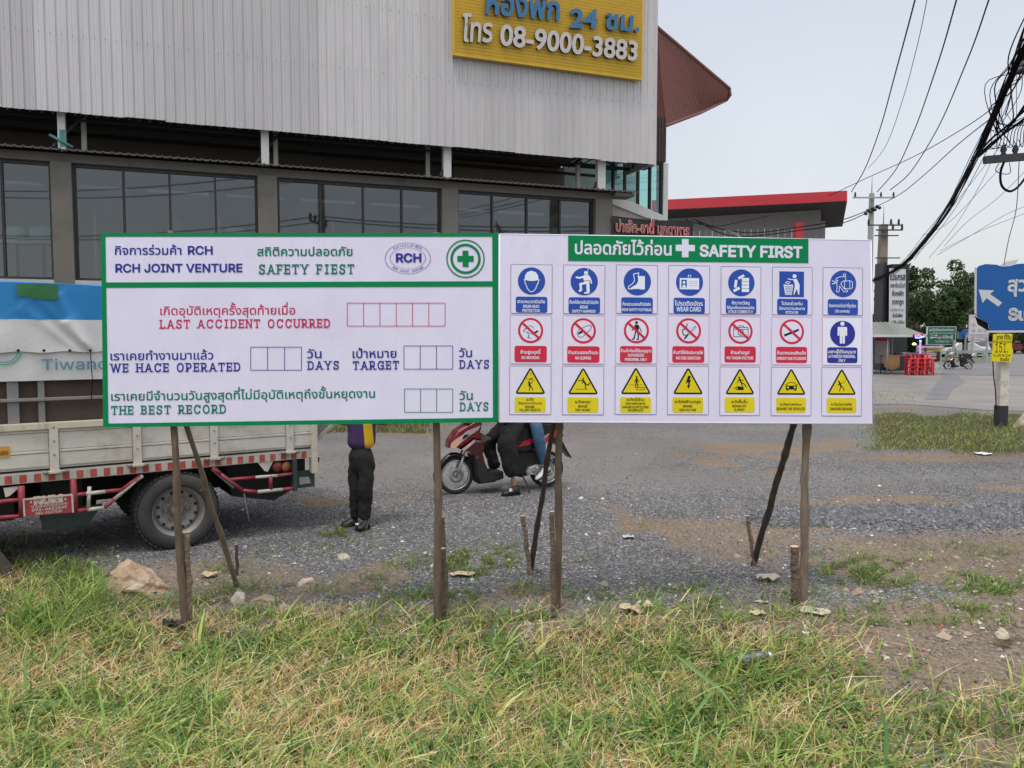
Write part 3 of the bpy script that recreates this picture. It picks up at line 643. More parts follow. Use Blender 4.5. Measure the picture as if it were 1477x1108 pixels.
# line of the two boards
a0 = PD(146, 336, 5.18); a1 = PD(719, 336, 5.33)
upv = Vector((0, SP, CP))
PL = Plane(a0, a1 - a0, upv)
b0 = PD(720.5, 338, 5.315); b1p = PD(1257, 347, 5.47)
PRt = Plane(b0, b1p - b0, upv)
left = thing('safety_record_board', 'left sign board with green border and empty boxes for accident free days', 'sign board', M=PL.M)
T = lambda px, py: PL.uv(px, py)
W_, H_ = T(719, 336)[0], -(T(146, 617)[1] + T(719, 609)[1]) / 2
# sheet
bl = T(149, 616); br = T(719, 609); tr = T(719, 336.5)
def warp(V, w, hgt, BL, BR, TR):            # make a rectangular sheet follow the four real corners
    out = []
    for x, y, z in V:
        s = x / w; t = -y / hgt
        X = (1 - s) * (1 - t) * 0 + s * (1 - t) * TR[0] + (1 - s) * t * BL[0] + s * t * BR[0]
        Y = s * (1 - t) * TR[1] + (1 - s) * t * BL[1] + s * t * BR[1]
        out.append((X, Y, z))
    return out
mb = MB(); V, F = banner_sheet(1, 1, M_VINYL, 1, amp=.0011); mb.add(warp(V, 1, 1, bl, br, tr), F, M_VINYL, True); mb.build('vinyl_sheet', left)
# green printed border, a hand above the sheet
def quadpx(mbb, pts, m, z, U): mbb.poly([U(*p) for p in pts], m, z)
mb = MB()
quadpx(mb, [(146, 336), (719, 336.5), (718.5, 341.5), (152, 341.5)], M_GREEN, PR, T)
quadpx(mb, [(149, 616.5), (149.5, 611), (711, 602.5), (719, 609)], M_GREEN, PR, T)
quadpx(mb, [(146, 336), (152.2, 341), (156.6, 611.5), (149, 616.5)], M_GREEN, PR, T)
quadpx(mb, [(710, 341), (719, 336.5), (719, 609), (711, 603)], M_GREEN, PR, T)
quadpx(mb, [(152.5, 407.5), (711, 405.8), (711, 413.5), (153, 415.2)], M_GREEN, PR, T)
mb.build('green_border', left)
def tx(mbb, U, body, x0, x1, yb, capsize, m, bold=.012, serif=False, yb1=None, **k):
    A = U(x0, yb); B = U(x1, yb if yb1 is None else yb1); s = abs(U(x0, yb - 100)[1] - U(x0, yb)[1]) / 100
    if serif: put_serif(mbb, body, A[0], B[0], (A[1] + B[1]) / 2, capsize * s, m, PR)
    else: put_text(mbb, body, A[0], B[0], (A[1] + B[1]) / 2, capsize * s, m, PR, bold, **k)
mb = MB(); TH = 17.2
tx(mb, T, 'กิจการร่วมค้า', 165.7, 262, 367.4, TH, M_NAVY, .016); tx(mb, T, 'RCH', 271, 307, 367, 16.3, M_NAVY, .022)
tx(mb, T, 'RCH JOINT VENTURE', 166.6, 350, 392.6, 16.3, M_NAVY, .022)
tx(mb, T, 'สถิติความปลอดภัย', 371, 508.6, 369, TH, M_TGRN, .016)
tx(mb, T, 'SAFETY FIEST', 372, 512.6, 395.3, 14, M_TGRN, serif=True)
mb.build('heading_lettering', left)
mb = MB()
tx(mb, T, 'เกิดอุบัติเหตุครั้งสุดท้ายเมื่อ', 231.3, 426, 454, TH, M_CRIM, .01)
tx(mb, T, 'LAST ACCIDENT OCCURRED', 230, 478, 473.2, 12.7, M_CRIM, serif=True)
mb.build('red_lettering', left)
mb = MB()
tx(mb, T, 'เราเคยทำงานมาแล้ว', 159.5, 308, 519, TH, M_NAVY, .013); tx(mb, T, 'WE HACE OPERATED', 158.4, 348.7, 536.8, 12.7, M_NAVY, serif=True, yb1=535.8)
for x0, y0, s1, x1 in ((443, 516.5, 464, 490.5), (662, 515, 681, 707)):
    tx(mb, T, 'วัน', x0, s1, y0, TH, M_NAVY, .014); tx(mb, T, 'DAYS', x0, x1, y0 + 16.6, 12.4, M_NAVY, serif=True)
tx(mb, T, 'เป้าหมาย', 508.6, 572, 516, TH, M_NAVY, .014); tx(mb, T, 'TARGET', 508, 577, 533, 12.4, M_NAVY, serif=True)
mb.build('blue_lettering', left)
mb = MB()
tx(mb, T, 'เราเคยมีจำนวนวันสูงสุดที่ไม่มีอุบัติเหตุถึงขั้นหยุดงาน', 160.5, 541, 577.5, TH, M_TGRN, .013, yb1=574); tx(mb, T, 'THE BEST RECORD', 159.5, 328, 598, 12.8, M_TGRN, serif=True, yb1=596.5)
tx(mb, T, 'วัน', 662.7, 682, 576.7, TH, M_TGRN, .014); tx(mb, T, 'DAYS', 662.7, 706, 592.7, 12.4, M_TGRN, serif=True)
mb.build('green_lettering', left)
def boxes(x0, x1, y0, y1, n, m, label):
    mb = MB(); w = .0042
    for k in range(n + 1):
        x = x0 + (x1 - x0) * k / n; p, q = T(x, y0), T(x, y1); mb.stroke([p, q], w, m, PR, cap=False)
    for y in (y0, y1): mb.stroke([T(x0, y), T(x1, y)], w, m, PR, cap=False)
    mb.build('number_box', left)
boxes(501, 642, 437.3, 470.4, 6, M_CRIM, ''); boxes(361.7, 434.9, 500.8, 534, 3, M_NAVY, ''); boxes(582.6, 653, 499, 532.5, 3, M_NAVY, ''); boxes(583.5, 653, 561, 594.7, 3, M_TGRN, '')
mb = MB(); c = T(588.3, 372.8); s = T(100, 400)[0] - T(99, 400)[0]
mb.ring(c[0], c[1], 34 * s, 34.7 * s, M_NAVY, PR, ys=.685); mb.ring(c[0], c[1], 26.6 * s, 27.2 * s, M_NAVY, PR, ys=.60)
tx(mb, T, 'RCH', 571, 608, 378, 16.6, M_NAVY, .03)
def arc_text(body, rx, ry, a0, a1, up, size):
    n = len(body)
    for i, ch in enumerate(body):
        if ch == ' ': continue
        a = R(a0 + (a1 - a0) * i / (n - 1)); x = c[0] + rx * s * math.cos(a); y = c[1] + ry * s * math.sin(a); th = math.atan2(ry * math.cos(a), -rx * math.sin(a)) + (math.pi if up else 0)
        M = Matrix.Translation((x, y, PR)) @ Matrix.Rotation(th, 4, 'Z'); put_text(mb, ch, 0, 0, 0, size * s, M_NAVY, 0, .004, 2, xf=M, fit=False, center=0)
arc_text('RCH JOINT VENTURE', 31.5, 21.4, 225, 318, False, 4.6)
M = None
for i, ch in enumerate(['กิ', 'จ', 'ก', 'า', 'ร', 'ร่', 'ว', 'ม', 'ค้', 'า', 'R', 'C', 'H']):
    a = R(132 - 82 * i / 12); x = c[0] + 29.5 * s * math.cos(a); y = c[1] + 18.2 * s * math.sin(a); th = math.atan2(18.2 * math.cos(a), -29.5 * math.sin(a)) + math.pi
    put_text(mb, ch, 0, 0, 0, 5.2 * s, M_NAVY, 0, .004, 2, xf=Matrix.Translation((x, y, PR)) @ Matrix.Rotation(th, 4, 'Z'), fit=False, center=0)
mb.build('oval_company_emblem', left)
mb = MB(); c = T(671.5, 373.4)
mb.ring(c[0], c[1], 27.4 * s, 29.4 * s, M_GREEN, PR); mb.ring(c[0], c[1], 19.3 * s, 23.2 * s, M_GREEN, PR)
mb.poly([(c[0] + a * s, c[1] + b * s) for a, b in [(-4.5, 12.5), (-4.5, 4.5), (-12.5, 4.5), (-12.5, -4.5), (-4.5, -4.5), (-4.5, -12.5), (4.5, -12.5), (4.5, -4.5), (12.5, -4.5), (12.5, 4.5), (4.5, 4.5), (4.5, 12.5)]], M_GREEN, PR)
mb.build('green_cross_emblem', left)
def batten_frame(par, U, corners):          # the wooden frame the sheet is stapled to, behind it
    TLc, TRc, BRc, BLc = corners
    for A, B in ((TLc, TRc), (BLc, BRc), (TLc, BLc), (TRc, BRc), (((TLc[0] + TRc[0]) / 2, TLc[1]), ((BLc[0] + BRc[0]) / 2, BLc[1]))):
        mb = MB(); mb.bar((A[0], A[1], -.022), (B[0], B[1], -.022), .035, .03, M_PLY, up=Vector((0, 1, 0)) if abs(A[0] - B[0]) > .3 else Vector((1, 0, 0))); mb.build('batten', par)
batten_frame(left, T, [(.02, -.02), (tr[0] - .02, tr[1] - .02), (br[0] - .02, br[1] + .02), (bl[0] + .02, bl[1] + .02)])
# ---------------- right board
right = thing('safety_first_board', 'right sign board with green safety first heading and rows of pictograms', 'sign board', M=PRt.M)
U = lambda px, py: PRt.uv(px, py)
bl2, br2, tr2 = U(719.5, 608.5), U(1259, 611), U(1256.5, 347)
mb = MB(); V, F = banner_sheet(1, 1, M_VINYL, 4, amp=.0011); mb.add(warp(V, 1, 1, bl2, br2, tr2), F, M_VINYL, True)
mb.build('vinyl_sheet', right)
mb = MB()                                     # rolled-over hems
mb.tube([(0, 0, -.004), ((tr2[0]) / 2, tr2[1] / 2 + .003, -.004), (tr2[0], tr2[1], -.004)], .006, M_VINYL2, 8); mb.tube([(tr2[0], tr2[1], -.004), (br2[0], br2[1], -.004)], .006, M_VINYL2, 8)
mb.tube([(bl2[0], bl2[1], -.004), (br2[0], br2[1], -.004)], .006, M_VINYL2, 8); mb.tube([(0, 0, -.004), (bl2[0], bl2[1], -.004)], .006, M_VINYL2, 8); mb.build('hem', right)
batten_frame(right, U, [(.02, -.02), (tr2[0] - .02, tr2[1] - .02), (br2[0] - .02, br2[1] + .02), (bl2[0] + .02, bl2[1] + .02)])
mb = MB(); quadpx(mb, [(819.4, 339.5), (1165.9, 344.6), (1165.9, 379.6), (819.4, 376.4)], M_GREEN, PR, U)
M_LET = M_VINYL2; PRo = PR
PR = .0034
tx(mb, U, 'ปลอดภัยไว้ก่อน', 829, 968.5, 366.8, 25.5, M_LET, .02, yb1=367.8)
tx(mb, U, 'SAFETY FIRST', 1008.8, 1157, 369.8, 21.8, M_LET, .03, yb1=371.6)
quadpx(mb, [(983.4, 345), (993, 345.2), (993, 353.4), (1002, 353.6), (1002, 362.6), (993, 362.6), (993, 371.4), (983.4, 371.2), (983.4, 362.4), (974.4, 362.3), (974.4, 353.2), (983.4, 353.3)], M_LET, PR, U)
PR = PRo
mb.build('heading_panel', right)
COLX = [(737, 796), (813, 872), (889, 948), (964.5, 1023), (1040, 1097), (1114, 1171), (1187, 1243.5)]
ROWY = [((381.5, 452.5), (386, 455)), ((455, 525), (457.5, 527)), ((528, 598), (530, 600))]
BLUE_T = [('สวมหมวกนิรภัย', 'WEAR HEAD', 'PROTECTION'), ('ต้องใส่สายรัดตัวนิรภัย', 'WEAR', 'SAFETY HARNESS'), ('ต้องสวมรองเท้านิรภัย', '', 'WEAR SAFETY FOOTWEAR'), ('โปรดติดบัตร', '', 'WEAR CARD'),
          ('จัดวางวัสดุ', 'ให้ถูกต้องปลอดภัย', 'STACK CORRECTLY'), ('โปรดช่วยกัน', 'รักษาความสะอาด', 'PITCH IN!'), ('ต้องยกของด้วยท่าที่ถูกต้อง', '', 'Lift correctly')]
RED_T = [('ห้ามสูบบุหรี่', '', 'NO SMOKING'), ('ห้ามสวมรองเท้าแตะ', '', 'NO SLIPPER'), ('ห้ามเข้าก่อนได้รับอนุญาต', 'AUTHORIZED', 'PERSONNEL ONLY'), ('ห้ามทำให้เกิดประกายไฟ', '', 'NO FIRE IGNITION'),
         ('ห้ามถ่ายรูป', '', 'NO TAKING PICTURE'), ('ห้ามวางนอนถังแก๊ส', '', 'UPRIGHT GAS CYLINDERS'), ('เฉพาะผู้ได้รับอนุญาต', 'AUTHORIZED PERSONNEL', 'ONLY')]
YEL_T = [('ระวัง', 'วัสดุตกจากด้านบน', 'BEWARE', 'FALLING OBJECTS'), ('ระวังสะดุด', 'BEWARE', 'TRIP HAZARD'), ('ระวังนั่งร้าน', 'มีสภาพอันตราย', 'DANGER SCAFFOLDING', 'INCOMPLETE'), ('ระวังไฟฟ้าแรงสูง', 'BEWARE', 'HIGH VOLTAGE'),
         ('ระวังพื้นลื่น', 'BEWARE OFF', 'SLIPPERY'), ('ระวังยานพาหนะ', 'BEWARE THE VEHICLES'), ('ระวังประกายไฟ', 'DANGERS BEWARE')]
PL_LAB = [['white helmet and chin strap on a blue disc', 'worker in a harness on a blue disc', 'pair of safety boots on a blue disc', 'identity card on a blue disc', 'stacked blocks on a blue disc', 'figure dropping litter in a bin on a blue square', 'figure lifting a box on a blue disc'],
          ['crossed out cigarette in a red ring', 'crossed out slipper in a red ring', 'crossed out walking figure in a red ring', 'crossed out match and flame in a red ring', 'crossed out camera in a red ring', 'crossed out gas cylinder in a red ring', 'bright white sticker with a standing figure on a dark blue disc'],
          ['yellow warning triangle with falling objects', 'yellow warning triangle with tripping figure', 'yellow warning triangle with figure on scaffold', 'yellow warning triangle with lightning bolt', 'yellow warning triangle with slipping figure', 'yellow warning triangle with car', 'yellow warning triangle with figure and sparks']]
Z0, Z1, Z2, Z3 = PR + .0001, PR + .0007, PR + .0020, PR + .0026
def figure(g, body, strokes, head, m, z):
    pass
for ci, (x0, x1) in enumerate(COLX):
    f = ci / 6
    for ri in range(3):
        y0 = ROWY[ri][0][0] * (1 - f) + ROWY[ri][1][0] * f; y1 = ROWY[ri][0][1] * (1 - f) + ROWY[ri][1][1] * f
        if ci >= 2 and ci < 4: y0 -= .8; y1 -= .8
        A = U(x0 - ri * .8, y0); B = U(x1 - ri * .8, y1); w = B[0] - A[0]; hh = A[1] - B[1]; mb = MB()
        white = M_WHITE2 if (ri, ci) == (1, 6) else M_VINYL2
        mb.rect(A[0], B[1], B[0], A[1], white, Z0 - .0006)
        ln = M_PINKL if ri == 1 else M_GREY
        mb.stroke([(A[0], A[1]), (B[0], A[1]), (B[0], B[1]), (A[0], B[1])], .0034, ln, Z0, close=True, cap=False)
        px_ = w / 58.                                              # one old pixel in metres here
        gx0, gy0 = A[0], A[1]
        g = lambda x, y: (gx0 + x * px_, gy0 - y * px_)
        def S(pts, wd, m, z=Z2, close=False): mb.stroke([g(*p) for p in pts], wd * px_, m, z, close)
        def D(x, y, r, m, z=Z2, ry=None): q = g(x, y); mb.disc(q[0], q[1], r * px_, m, z, ry=None if ry is None else ry * px_, n=28)
        def Pg(pts, m, z=Z2): mb.poly([g(*p) for p in pts], m, z)
        def RR(xa, ya, xb, yb, r, m, z=Z1): a_, b_ = g(xa, ya), g(xb, yb); mb.rrect(a_[0], b_[1], b_[0], a_[1], r * px_, m, z)
        def TXT(body, y, size, m, maxw=42, bold=.02):
            V_, F_, l_ = glyphs(body, bold, 2, True); wd = (max(v.x for v in V_) - min(v.x for v in V_)) * size
            w2 = min(wd, maxw); q = g(28.5 - w2 / 2, y); put_text(mb, body, q[0], q[0] + w2 * px_, q[1], size * px_, m, Z2, bold, 2)
        cx, cy, r = (29 if ci < 2 else 29.5), 23, 19.3
        if (ri, ci) in ((1, 6),) or ri == 0:
            bm_ = M_NAVY if ri == 1 else M_BLUE
            if (ri, ci) == (0, 5): Pg([(10, 6), (46, 6), (46, 42.5), (10, 42.5)], bm_, Z1)
            else: D(cx, cy if ri == 0 else 23.5, r if ri == 0 else 18.5, bm_, Z1)
            RR(7, 45 if ri == 0 else 43, 51.5, 67.4 if ri == 0 else 65.5, 3, bm_)
            rows = (BLUE_T if ri == 0 else RED_T)[ci]
            if rows[1] == '': TXT(rows[0], 56.5 if ci != 3 else 56, 6.2 if ci != 3 else 8.5, M_WHITE2, 40); TXT(rows[2], 64, 5.2 if ci != 3 else 8.4, M_WHITE2, 42)
            else:
                o_ = 0 if ri == 0 else -2.6
                TXT(rows[0], 54 + o_, 6.3, M_WHITE2, 41); TXT(rows[1], 60.6 + o_, 5.6, M_WHITE2, 40); TXT(rows[2], 66.4 + o_, 5.4, M_WHITE2, 40)
        elif ri == 1:
            D(cx - .5, cy - 2, 17.8, M_RED, Z1); D(cx - .5, cy - 2, 14.6, white, Z1 + .0006)
            RR(6, 42.5, 51.5, 65.5, 3, M_RED)
            rows = RED_T[ci]
            if rows[1] == '': TXT(rows[0], 53.5, 6.4, M_WHITE2, 42); TXT(rows[2], 61, 5.4, M_WHITE2, 43)
            else: TXT(rows[0], 51, 5.8, M_WHITE2, 43); TXT(rows[1], 57, 5, M_WHITE2, 40); TXT(rows[2], 63, 5, M_WHITE2, 40)
        else:
            tri = [(29, 5.2), (47, 36.8), (11, 36.8)]
            S(tri, 4.6, M_BLK, Z1, True); Pg(tri, M_YEL, Z1 + .0006)
            RR(7, 43.5, 50.5, 65, 2.5, M_YEL)
            rows = YEL_T[ci]
            n_ = len(rows); ys_ = {2: (54.5, 61), 3: (51.5, 57.5, 62.7), 4: (48.6, 53.6, 58.8, 63.2)}[n_]
            for k_, t_ in enumerate(rows): TXT(t_, ys_[k_], (5.6 if k_ == 0 else 4.6) if n_ > 2 else 5.2, M_BLK, 39 if n_ > 2 else 41, .012)
        wc, bc = M_WHITE2, M_BLK
        if ri == 0:
            if ci == 0:
                Pg([(19.3, 21), (20, 15), (23, 10.5), (29, 8.6), (35, 10.5), (38, 15), (38.8, 21), (34, 22.6), (29, 23), (24, 22.6)], wc); S([(18, 21.4), (40.5, 21.4)], .9, wc)
                S([(19.6, 22), (20, 26.5), (21.5, 28.5), (23, 33.5), (26, 37.2), (29, 38.4), (32, 37.2), (35, 33.5), (36.6, 28.5), (38.2, 26.5), (38.6, 22)], 1.1, wc)
            elif ci == 1:
                D(31, 10.5, 2.4, wc); S([(34, 4.5), (33.8, 14)], .7, wc); Pg([(28.5, 13.5), (34.5, 13), (37.2, 20), (36.4, 24.5), (29, 24.5), (27.5, 19)], wc); S([(29, 15.6), (22.5, 18), (17.8, 17.2)], 2.5, wc)
                S([(36, 16), (38.4, 21.5), (39, 25)], 2, wc); S([(30.5, 25), (23.5, 26.5), (24.6, 34.5), (22.8, 36)], 3.2, wc); S([(34, 25), (34.5, 37)], 4.4, wc); S([(35, 38.6), (30, 38.8)], 2.4, wc); S([(28.4, 21.8), (36.6, 21.6)], .7, M_RED, Z3)
            elif ci == 2:
                Pg([(30.6, 15.2), (40, 15.2), (40, 33.8), (32.6, 33.8), (32.2, 33), (20.5, 33.8), (20.5, 31.5), (28, 27), (30.4, 23)], wc); S([(24, 12.5), (31.5, 10.8), (30.5, 17)], 1.1, wc); S([(24, 12.5), (25.5, 21.5), (22.6, 26), (16.8, 30), (17.5, 33)], 1.1, wc); S([(17, 33.2), (22, 33.2)], 1.4, wc)
            elif ci == 3:
                Pg([(15.5, 17.5), (43, 17.5), (43, 33.2), (15.5, 33.2)], wc); Pg([(17.8, 19.8), (25.5, 19.8), (25.5, 30.6), (17.8, 30.6)], M_BLUE, Z3); D(21.6, 23.6, 2, wc, Z3 + .0004); Pg([(18.8, 30.4), (20, 27), (23.2, 27), (24.6, 30.4)], wc, Z3 + .0004)
                for q in (22, 25, 28): S([(28.5, q), (40.5, q)], .35, M_GREY, Z3)
                S([(27.6, 17.6), (27.6, 13.6), (31.2, 13.6), (31.2, 17.6)], .8, wc)
            elif ci == 4:
                for q in range(4): Pg([(30, 16 + q * 5.2), (40.6, 16 + q * 5.2), (40.6, 20.6 + q * 5.2), (30, 20.6 + q * 5.2)], wc)
                Pg([(24, 15.5), (32.4, 10.8), (34.3, 13.6), (26, 18.6)], wc); Pg([(20, 18.8), (23.8, 19.2), (22.4, 30.2), (18.6, 29.6)], wc); Pg([(17.2, 33.2), (26, 28.6), (27.8, 32), (19, 36.8)], wc)
            elif ci == 5:
                D(32, 12.8, 2.9, wc); Pg([(29, 17), (35.5, 16.8), (39.5, 25), (39, 39), (37.6, 39), (35.4, 30.5), (31.6, 39), (30.4, 39), (32.6, 26), (31.4, 21)], wc); S([(30, 17.6), (25.5, 17.4), (22.6, 16.6)], 1.3, wc)
                S([(18.6, 22.4), (21.5, 20.6), (25.8, 21.2), (23, 23.4), (18.6, 22.4)], .9, wc); Pg([(16, 25), (30.4, 25), (28, 39.4), (18.6, 39.4)], wc)
                for q in range(5): S([(17.6 + q * .4, 27.6 + q * 2.4), (29.2 - q * .35, 27.6 + q * 2.4)], .45, M_BLUE, Z3)
                for q in range(4): S([(19.6 + q * 2.6, 26.6), (20.6 + q * 2.1, 38.6)], .4, M_BLUE, Z3)
            else:
                S([(29.4, 9.6), (31.2, 8.2), (33, 9.6), (32.4, 12.8), (30.2, 12.8), (29.4, 9.6)], .9, wc); S([(29.6, 12.8), (24, 13.2), (19, 15.5), (18.4, 18.6), (21.4, 18)], .9, wc); S([(32.2, 13), (33.6, 18), (28.6, 19.4), (25.6, 22.8), (31.6, 31), (36, 32.6), (35.4, 34.4), (30.2, 34.4), (24, 26), (23.4, 34.6), (19.6, 34.6), (20.6, 28), (20, 22), (21.6, 17.6)], .9, wc)
                S([(13.4, 19), (19.6, 21.4), (13.6, 23.4)], 1.2, wc); S([(31.4, 19.4), (39, 18.4), (43, 20.2), (43, 28.4), (39.4, 30.4), (31.4, 29.6), (31.4, 19.4)], .9, wc); S([(39, 18.4), (39.2, 30.2)], .8, wc)
        elif ri == 1:
            q0, q1 = cx - .5, cy - 2
            if ci == 0: S([(20, 22.4), (37, 27.5)], .4, bc); Pg([(30, 24.6), (38.6, 20.4), (39.4, 22.8), (31, 27)], bc); S([(18, 22.6), (20.4, 19.2), (25, 16.8)], 1, bc); S([(24, 24), (26.5, 27.6), (24.6, 31.4), (29, 31.6)], .9, bc); S([(26, 14), (31, 15.6), (33, 18)], .7, bc)
            elif ci == 1: S([(19.4, 25), (22, 30), (27.6, 29.4), (33, 24), (38.6, 19), (40.4, 14.6), (37.6, 13), (30, 15.4), (22, 19.6), (19.4, 25)], .7, bc); Pg([(21, 23.6), (27, 20), (30, 22), (24.4, 24.8), (22, 27)], bc)
            elif ci == 2: D(29, 9.8, 2.1, bc); Pg([(27, 12.6), (31.4, 12.6), (32.4, 18.4), (31.6, 22.4), (27.4, 22.4), (26.8, 18)], bc); S([(31.4, 13.6), (34, 18), (36, 22.6)], 1.2, bc); S([(27, 14), (24.4, 18), (22.8, 20.6)], 1.2, bc); S([(28, 22), (26.6, 27.6), (25.6, 32.4), (23.4, 32.8)], 1.8, bc); S([(31, 22), (31.4, 28), (31.6, 33), (29.8, 33.6)], 1.8, bc)
            elif ci == 3: S([(21, 19.6), (25, 17.6), (27, 11.4)], 1.4, bc); S([(19.8, 20), (21.4, 26.4), (25.6, 28), (28, 25.4)], 1.3, bc); S([(23.6, 31.6), (27.6, 26.6)], 2.2, bc); S([(27.6, 25.4), (38, 14)], .6, bc); S([(29.4, 26.8), (39.4, 16), (38, 14)], .6, bc)
            elif ci == 4: S([(19, 15.4), (40, 15.4), (40, 28.6), (19, 28.6)], .8, bc, close=True); S([(26, 15.2), (27.4, 13), (33, 13), (34, 15.2)], .8, bc); D(29.4, 22.6, 4.4, bc); D(29.4, 22.6, 3.4, white, Z2 + .0003); D(29.4, 22.6, 1.6, bc, Z3); S([(19, 18), (40, 18)], .6, bc)
            elif ci == 5: Pg([(17.4, 25), (38.4, 16.8), (39.6, 17.2), (38.6, 19.8), (18.4, 28)], bc)
            else:
                D(29, 9.3, 3.1, wc); Pg([(23, 13.8), (35, 13.8), (36, 15), (36, 26.4), (33.4, 26.4), (33, 18), (32.6, 37.6), (29.4, 37.6), (29.2, 27), (28.8, 27), (28.6, 37.6), (25.4, 37.6), (25, 18), (24.6, 26.4), (22, 26.4), (22, 15)], wc)
            if ci < 6:
                a_ = R(-42); dx_, dy_ = 16 * math.cos(a_), -16 * math.sin(a_); S([(q0 - dx_, q1 - dy_), (q0 + dx_, q1 + dy_)], 3.3, M_RED, Z3 + .0004)
        else:
            if ci == 0: S([(28.6, 8.8), (29.6, 12.6)], .6, bc); Pg([(26.4, 18), (32, 16.6), (32.4, 18), (27, 19.6)], bc); D(23.6, 17.6, .8, bc); S([(32.6, 20.6), (34.4, 18.8)], .7, bc); D(27, 22.4, 1.3, bc); S([(27.6, 24), (28.8, 28.8)], 2.6, bc); S([(28.6, 25), (31.6, 23.4), (31, 20.8)], .8, bc); S([(27, 25), (25.8, 28)], .8, bc); S([(28.4, 29), (27.6, 34.4)], 1.1, bc); S([(29, 29), (32, 31), (32.4, 34.2)], 1.1, bc)
            elif ci == 1: D(29, 17.4, 1.3, bc); S([(29, 20), (32.6, 25)], 2.4, bc); S([(29, 19.6), (23, 20)], 1.1, bc); S([(30, 20.4), (27.4, 23.8)], 1, bc); S([(32.4, 25), (32, 29), (33.6, 32)], 1.3, bc); S([(33, 25.4), (36.4, 26), (38.4, 23.2)], 1.3, bc); S([(18, 32), (34, 32)], .5, bc)
            elif ci == 2: D(30, 15.4, 1.3, bc); S([(30, 18), (30, 22.4)], 2.4, bc); S([(31, 18.4), (33.6, 22.4)], .9, bc); S([(29, 18.4), (27, 22.6)], .9, bc); S([(29.4, 23), (28, 29.6)], 1.2, bc); S([(30.8, 23), (31.8, 29.6)], 1.2, bc); S([(29.6, 29.8), (41.6, 29.8), (41.6, 33), (29.6, 33), (29.6, 29.8)], .6, bc); S([(18, 26), (40, 26)], .35, bc)
            elif ci == 3: Pg([(29.4, 12.6), (33, 14.4), (30.8, 19.4), (33, 19), (30.6, 26), (32.4, 25.6), (29.6, 31.6), (27.4, 27), (28.8, 27), (29.4, 21.8), (25.4, 24.6)], bc)
            elif ci == 4: D(28, 15, 1.3, bc); S([(28, 17.4), (31, 22.4)], 2.2, bc); S([(29, 17.6), (33.6, 19.4)], .9, bc); S([(27.4, 18), (24.6, 23)], .9, bc); S([(31, 22.6), (35, 24), (38, 28.4)], 1.2, bc); S([(31, 23), (33, 28)], 1.2, bc); Pg([(22, 29), (28, 27.4), (35, 29.4), (34, 33), (24, 32.6)], bc); D(24.6, 30.6, 1, M_YEL, Z3); S([(20, 31), (22, 31)], .6, bc)
            elif ci == 5: Pg([(21.6, 26.2), (36.4, 26.2), (37.2, 28), (37, 31.6), (21, 31.6), (20.8, 28)], bc); S([(22.2, 26), (24, 22.4), (29, 21.4), (34, 22.4), (35.8, 26)], .8, bc); D(24, 28.6, 1.5, M_YEL, Z3); D(34, 28.6, 1.5, M_YEL, Z3); S([(22.6, 32), (24.4, 33)], 1.4, bc); S([(33.6, 32.6), (35.4, 32.6)], 1.4, bc); S([(20, 25), (22, 25.6)], .9, bc); S([(36, 25.6), (38, 25)], .9, bc)
            else: D(25, 20.4, 1.3, bc); S([(25.6, 22.6), (28, 27)], 2.3, bc); S([(25.6, 23), (23.4, 25.4)], .9, bc); S([(27, 22.6), (30, 22)], .9, bc); S([(28, 27), (25.6, 33.4)], 1.2, bc); S([(28.6, 27), (31.6, 29.6), (32, 33.4)], 1.2, bc); [S([(31 + k_ * 1.1, 21 - k_ * .9 + (k_ % 2) * 2.4), (31.9 + k_ * 1.1, 20.4 - k_ * .9 + (k_ % 2) * 3)], .5, bc) for k_ in range(5)]
        o = mb.build('pictogram', right); o['label'] = PL_LAB[ri][ci]

# ---------------- posts, braces and stakes: rough debarked branches
def branch(name, pts, r0, r1, m, parent=None, seed=0, wob=.007, n=12, cut=False, twig=()):
    rn = random.Random(seed); pts = [Vector(p) for p in pts]; mb = MB(); K = 30; L = []
    tot = [(pts[i + 1] - pts[i]).length for i in range(len(pts) - 1)]; T_ = sum(tot)
    for k in range(K + 1):
        d = T_ * k / K; i = 0
        while i < len(tot) - 1 and d > tot[i]: d -= tot[i]; i += 1
        p = pts[i].lerp(pts[i + 1], d / tot[i])
        ww = wob * math.sin(math.pi * k / K) if k not in (0, K) else 0
        L.append(p + Vector((math.sin(k * .55 + seed) * ww + rn.uniform(-.15, .15) * wob, math.cos(k * .41 + seed) * ww, 0)))
    rs = [(r0 + (r1 - r0) * k / K) * .86 * (1 + rn.uniform(-.09, .09) + (.18 if rn.random() < .12 else 0)) for k in range(K + 1)]
    mb.tube(L, rs, m, n, jit=.26)
    for k, az, ln in twig:
        p = L[k]; d = Vector((math.cos(az), -.3, .7)).normalized(); mb.tube([p, p + d * ln], [rs[k] * .5, rs[k] * .25], m, 6)
    if cut: mb.lathe([(r1 * .96, .0), (0, .002)], L[-1], L[-1] - L[-2], M_CUT, 12)
    return mb.build(name, parent)
def local(par, p): return par.matrix_world.inverted() @ Vector(p)
def post(par, name, top_px, top_d, base_px, r0, r1, m, seed, mid=None, tw=()):
    t = PD(*top_px, top_d); b = G(*base_px); b.z -= .12
    pts = [b, t] if not mid else [b, PD(mid[0], mid[1], mid[2]), t]
    bpy.context.view_layer.update()
    return branch(name, [local(par, q) for q in pts], r0, r1, m, par, seed, wob=.004 if name == 'brace' else .007, twig=tw)
bpy.context.view_layer.update()
post(left, 'post', (246, 333), 5.29, (268, 908), .030, .022, BARK[0], 1, (253, 690, 5.25))
post(left, 'post', (629, 336), 5.38, (632, 906), .033, .024, BARK[0], 2, tw=((18, 0, .04),))
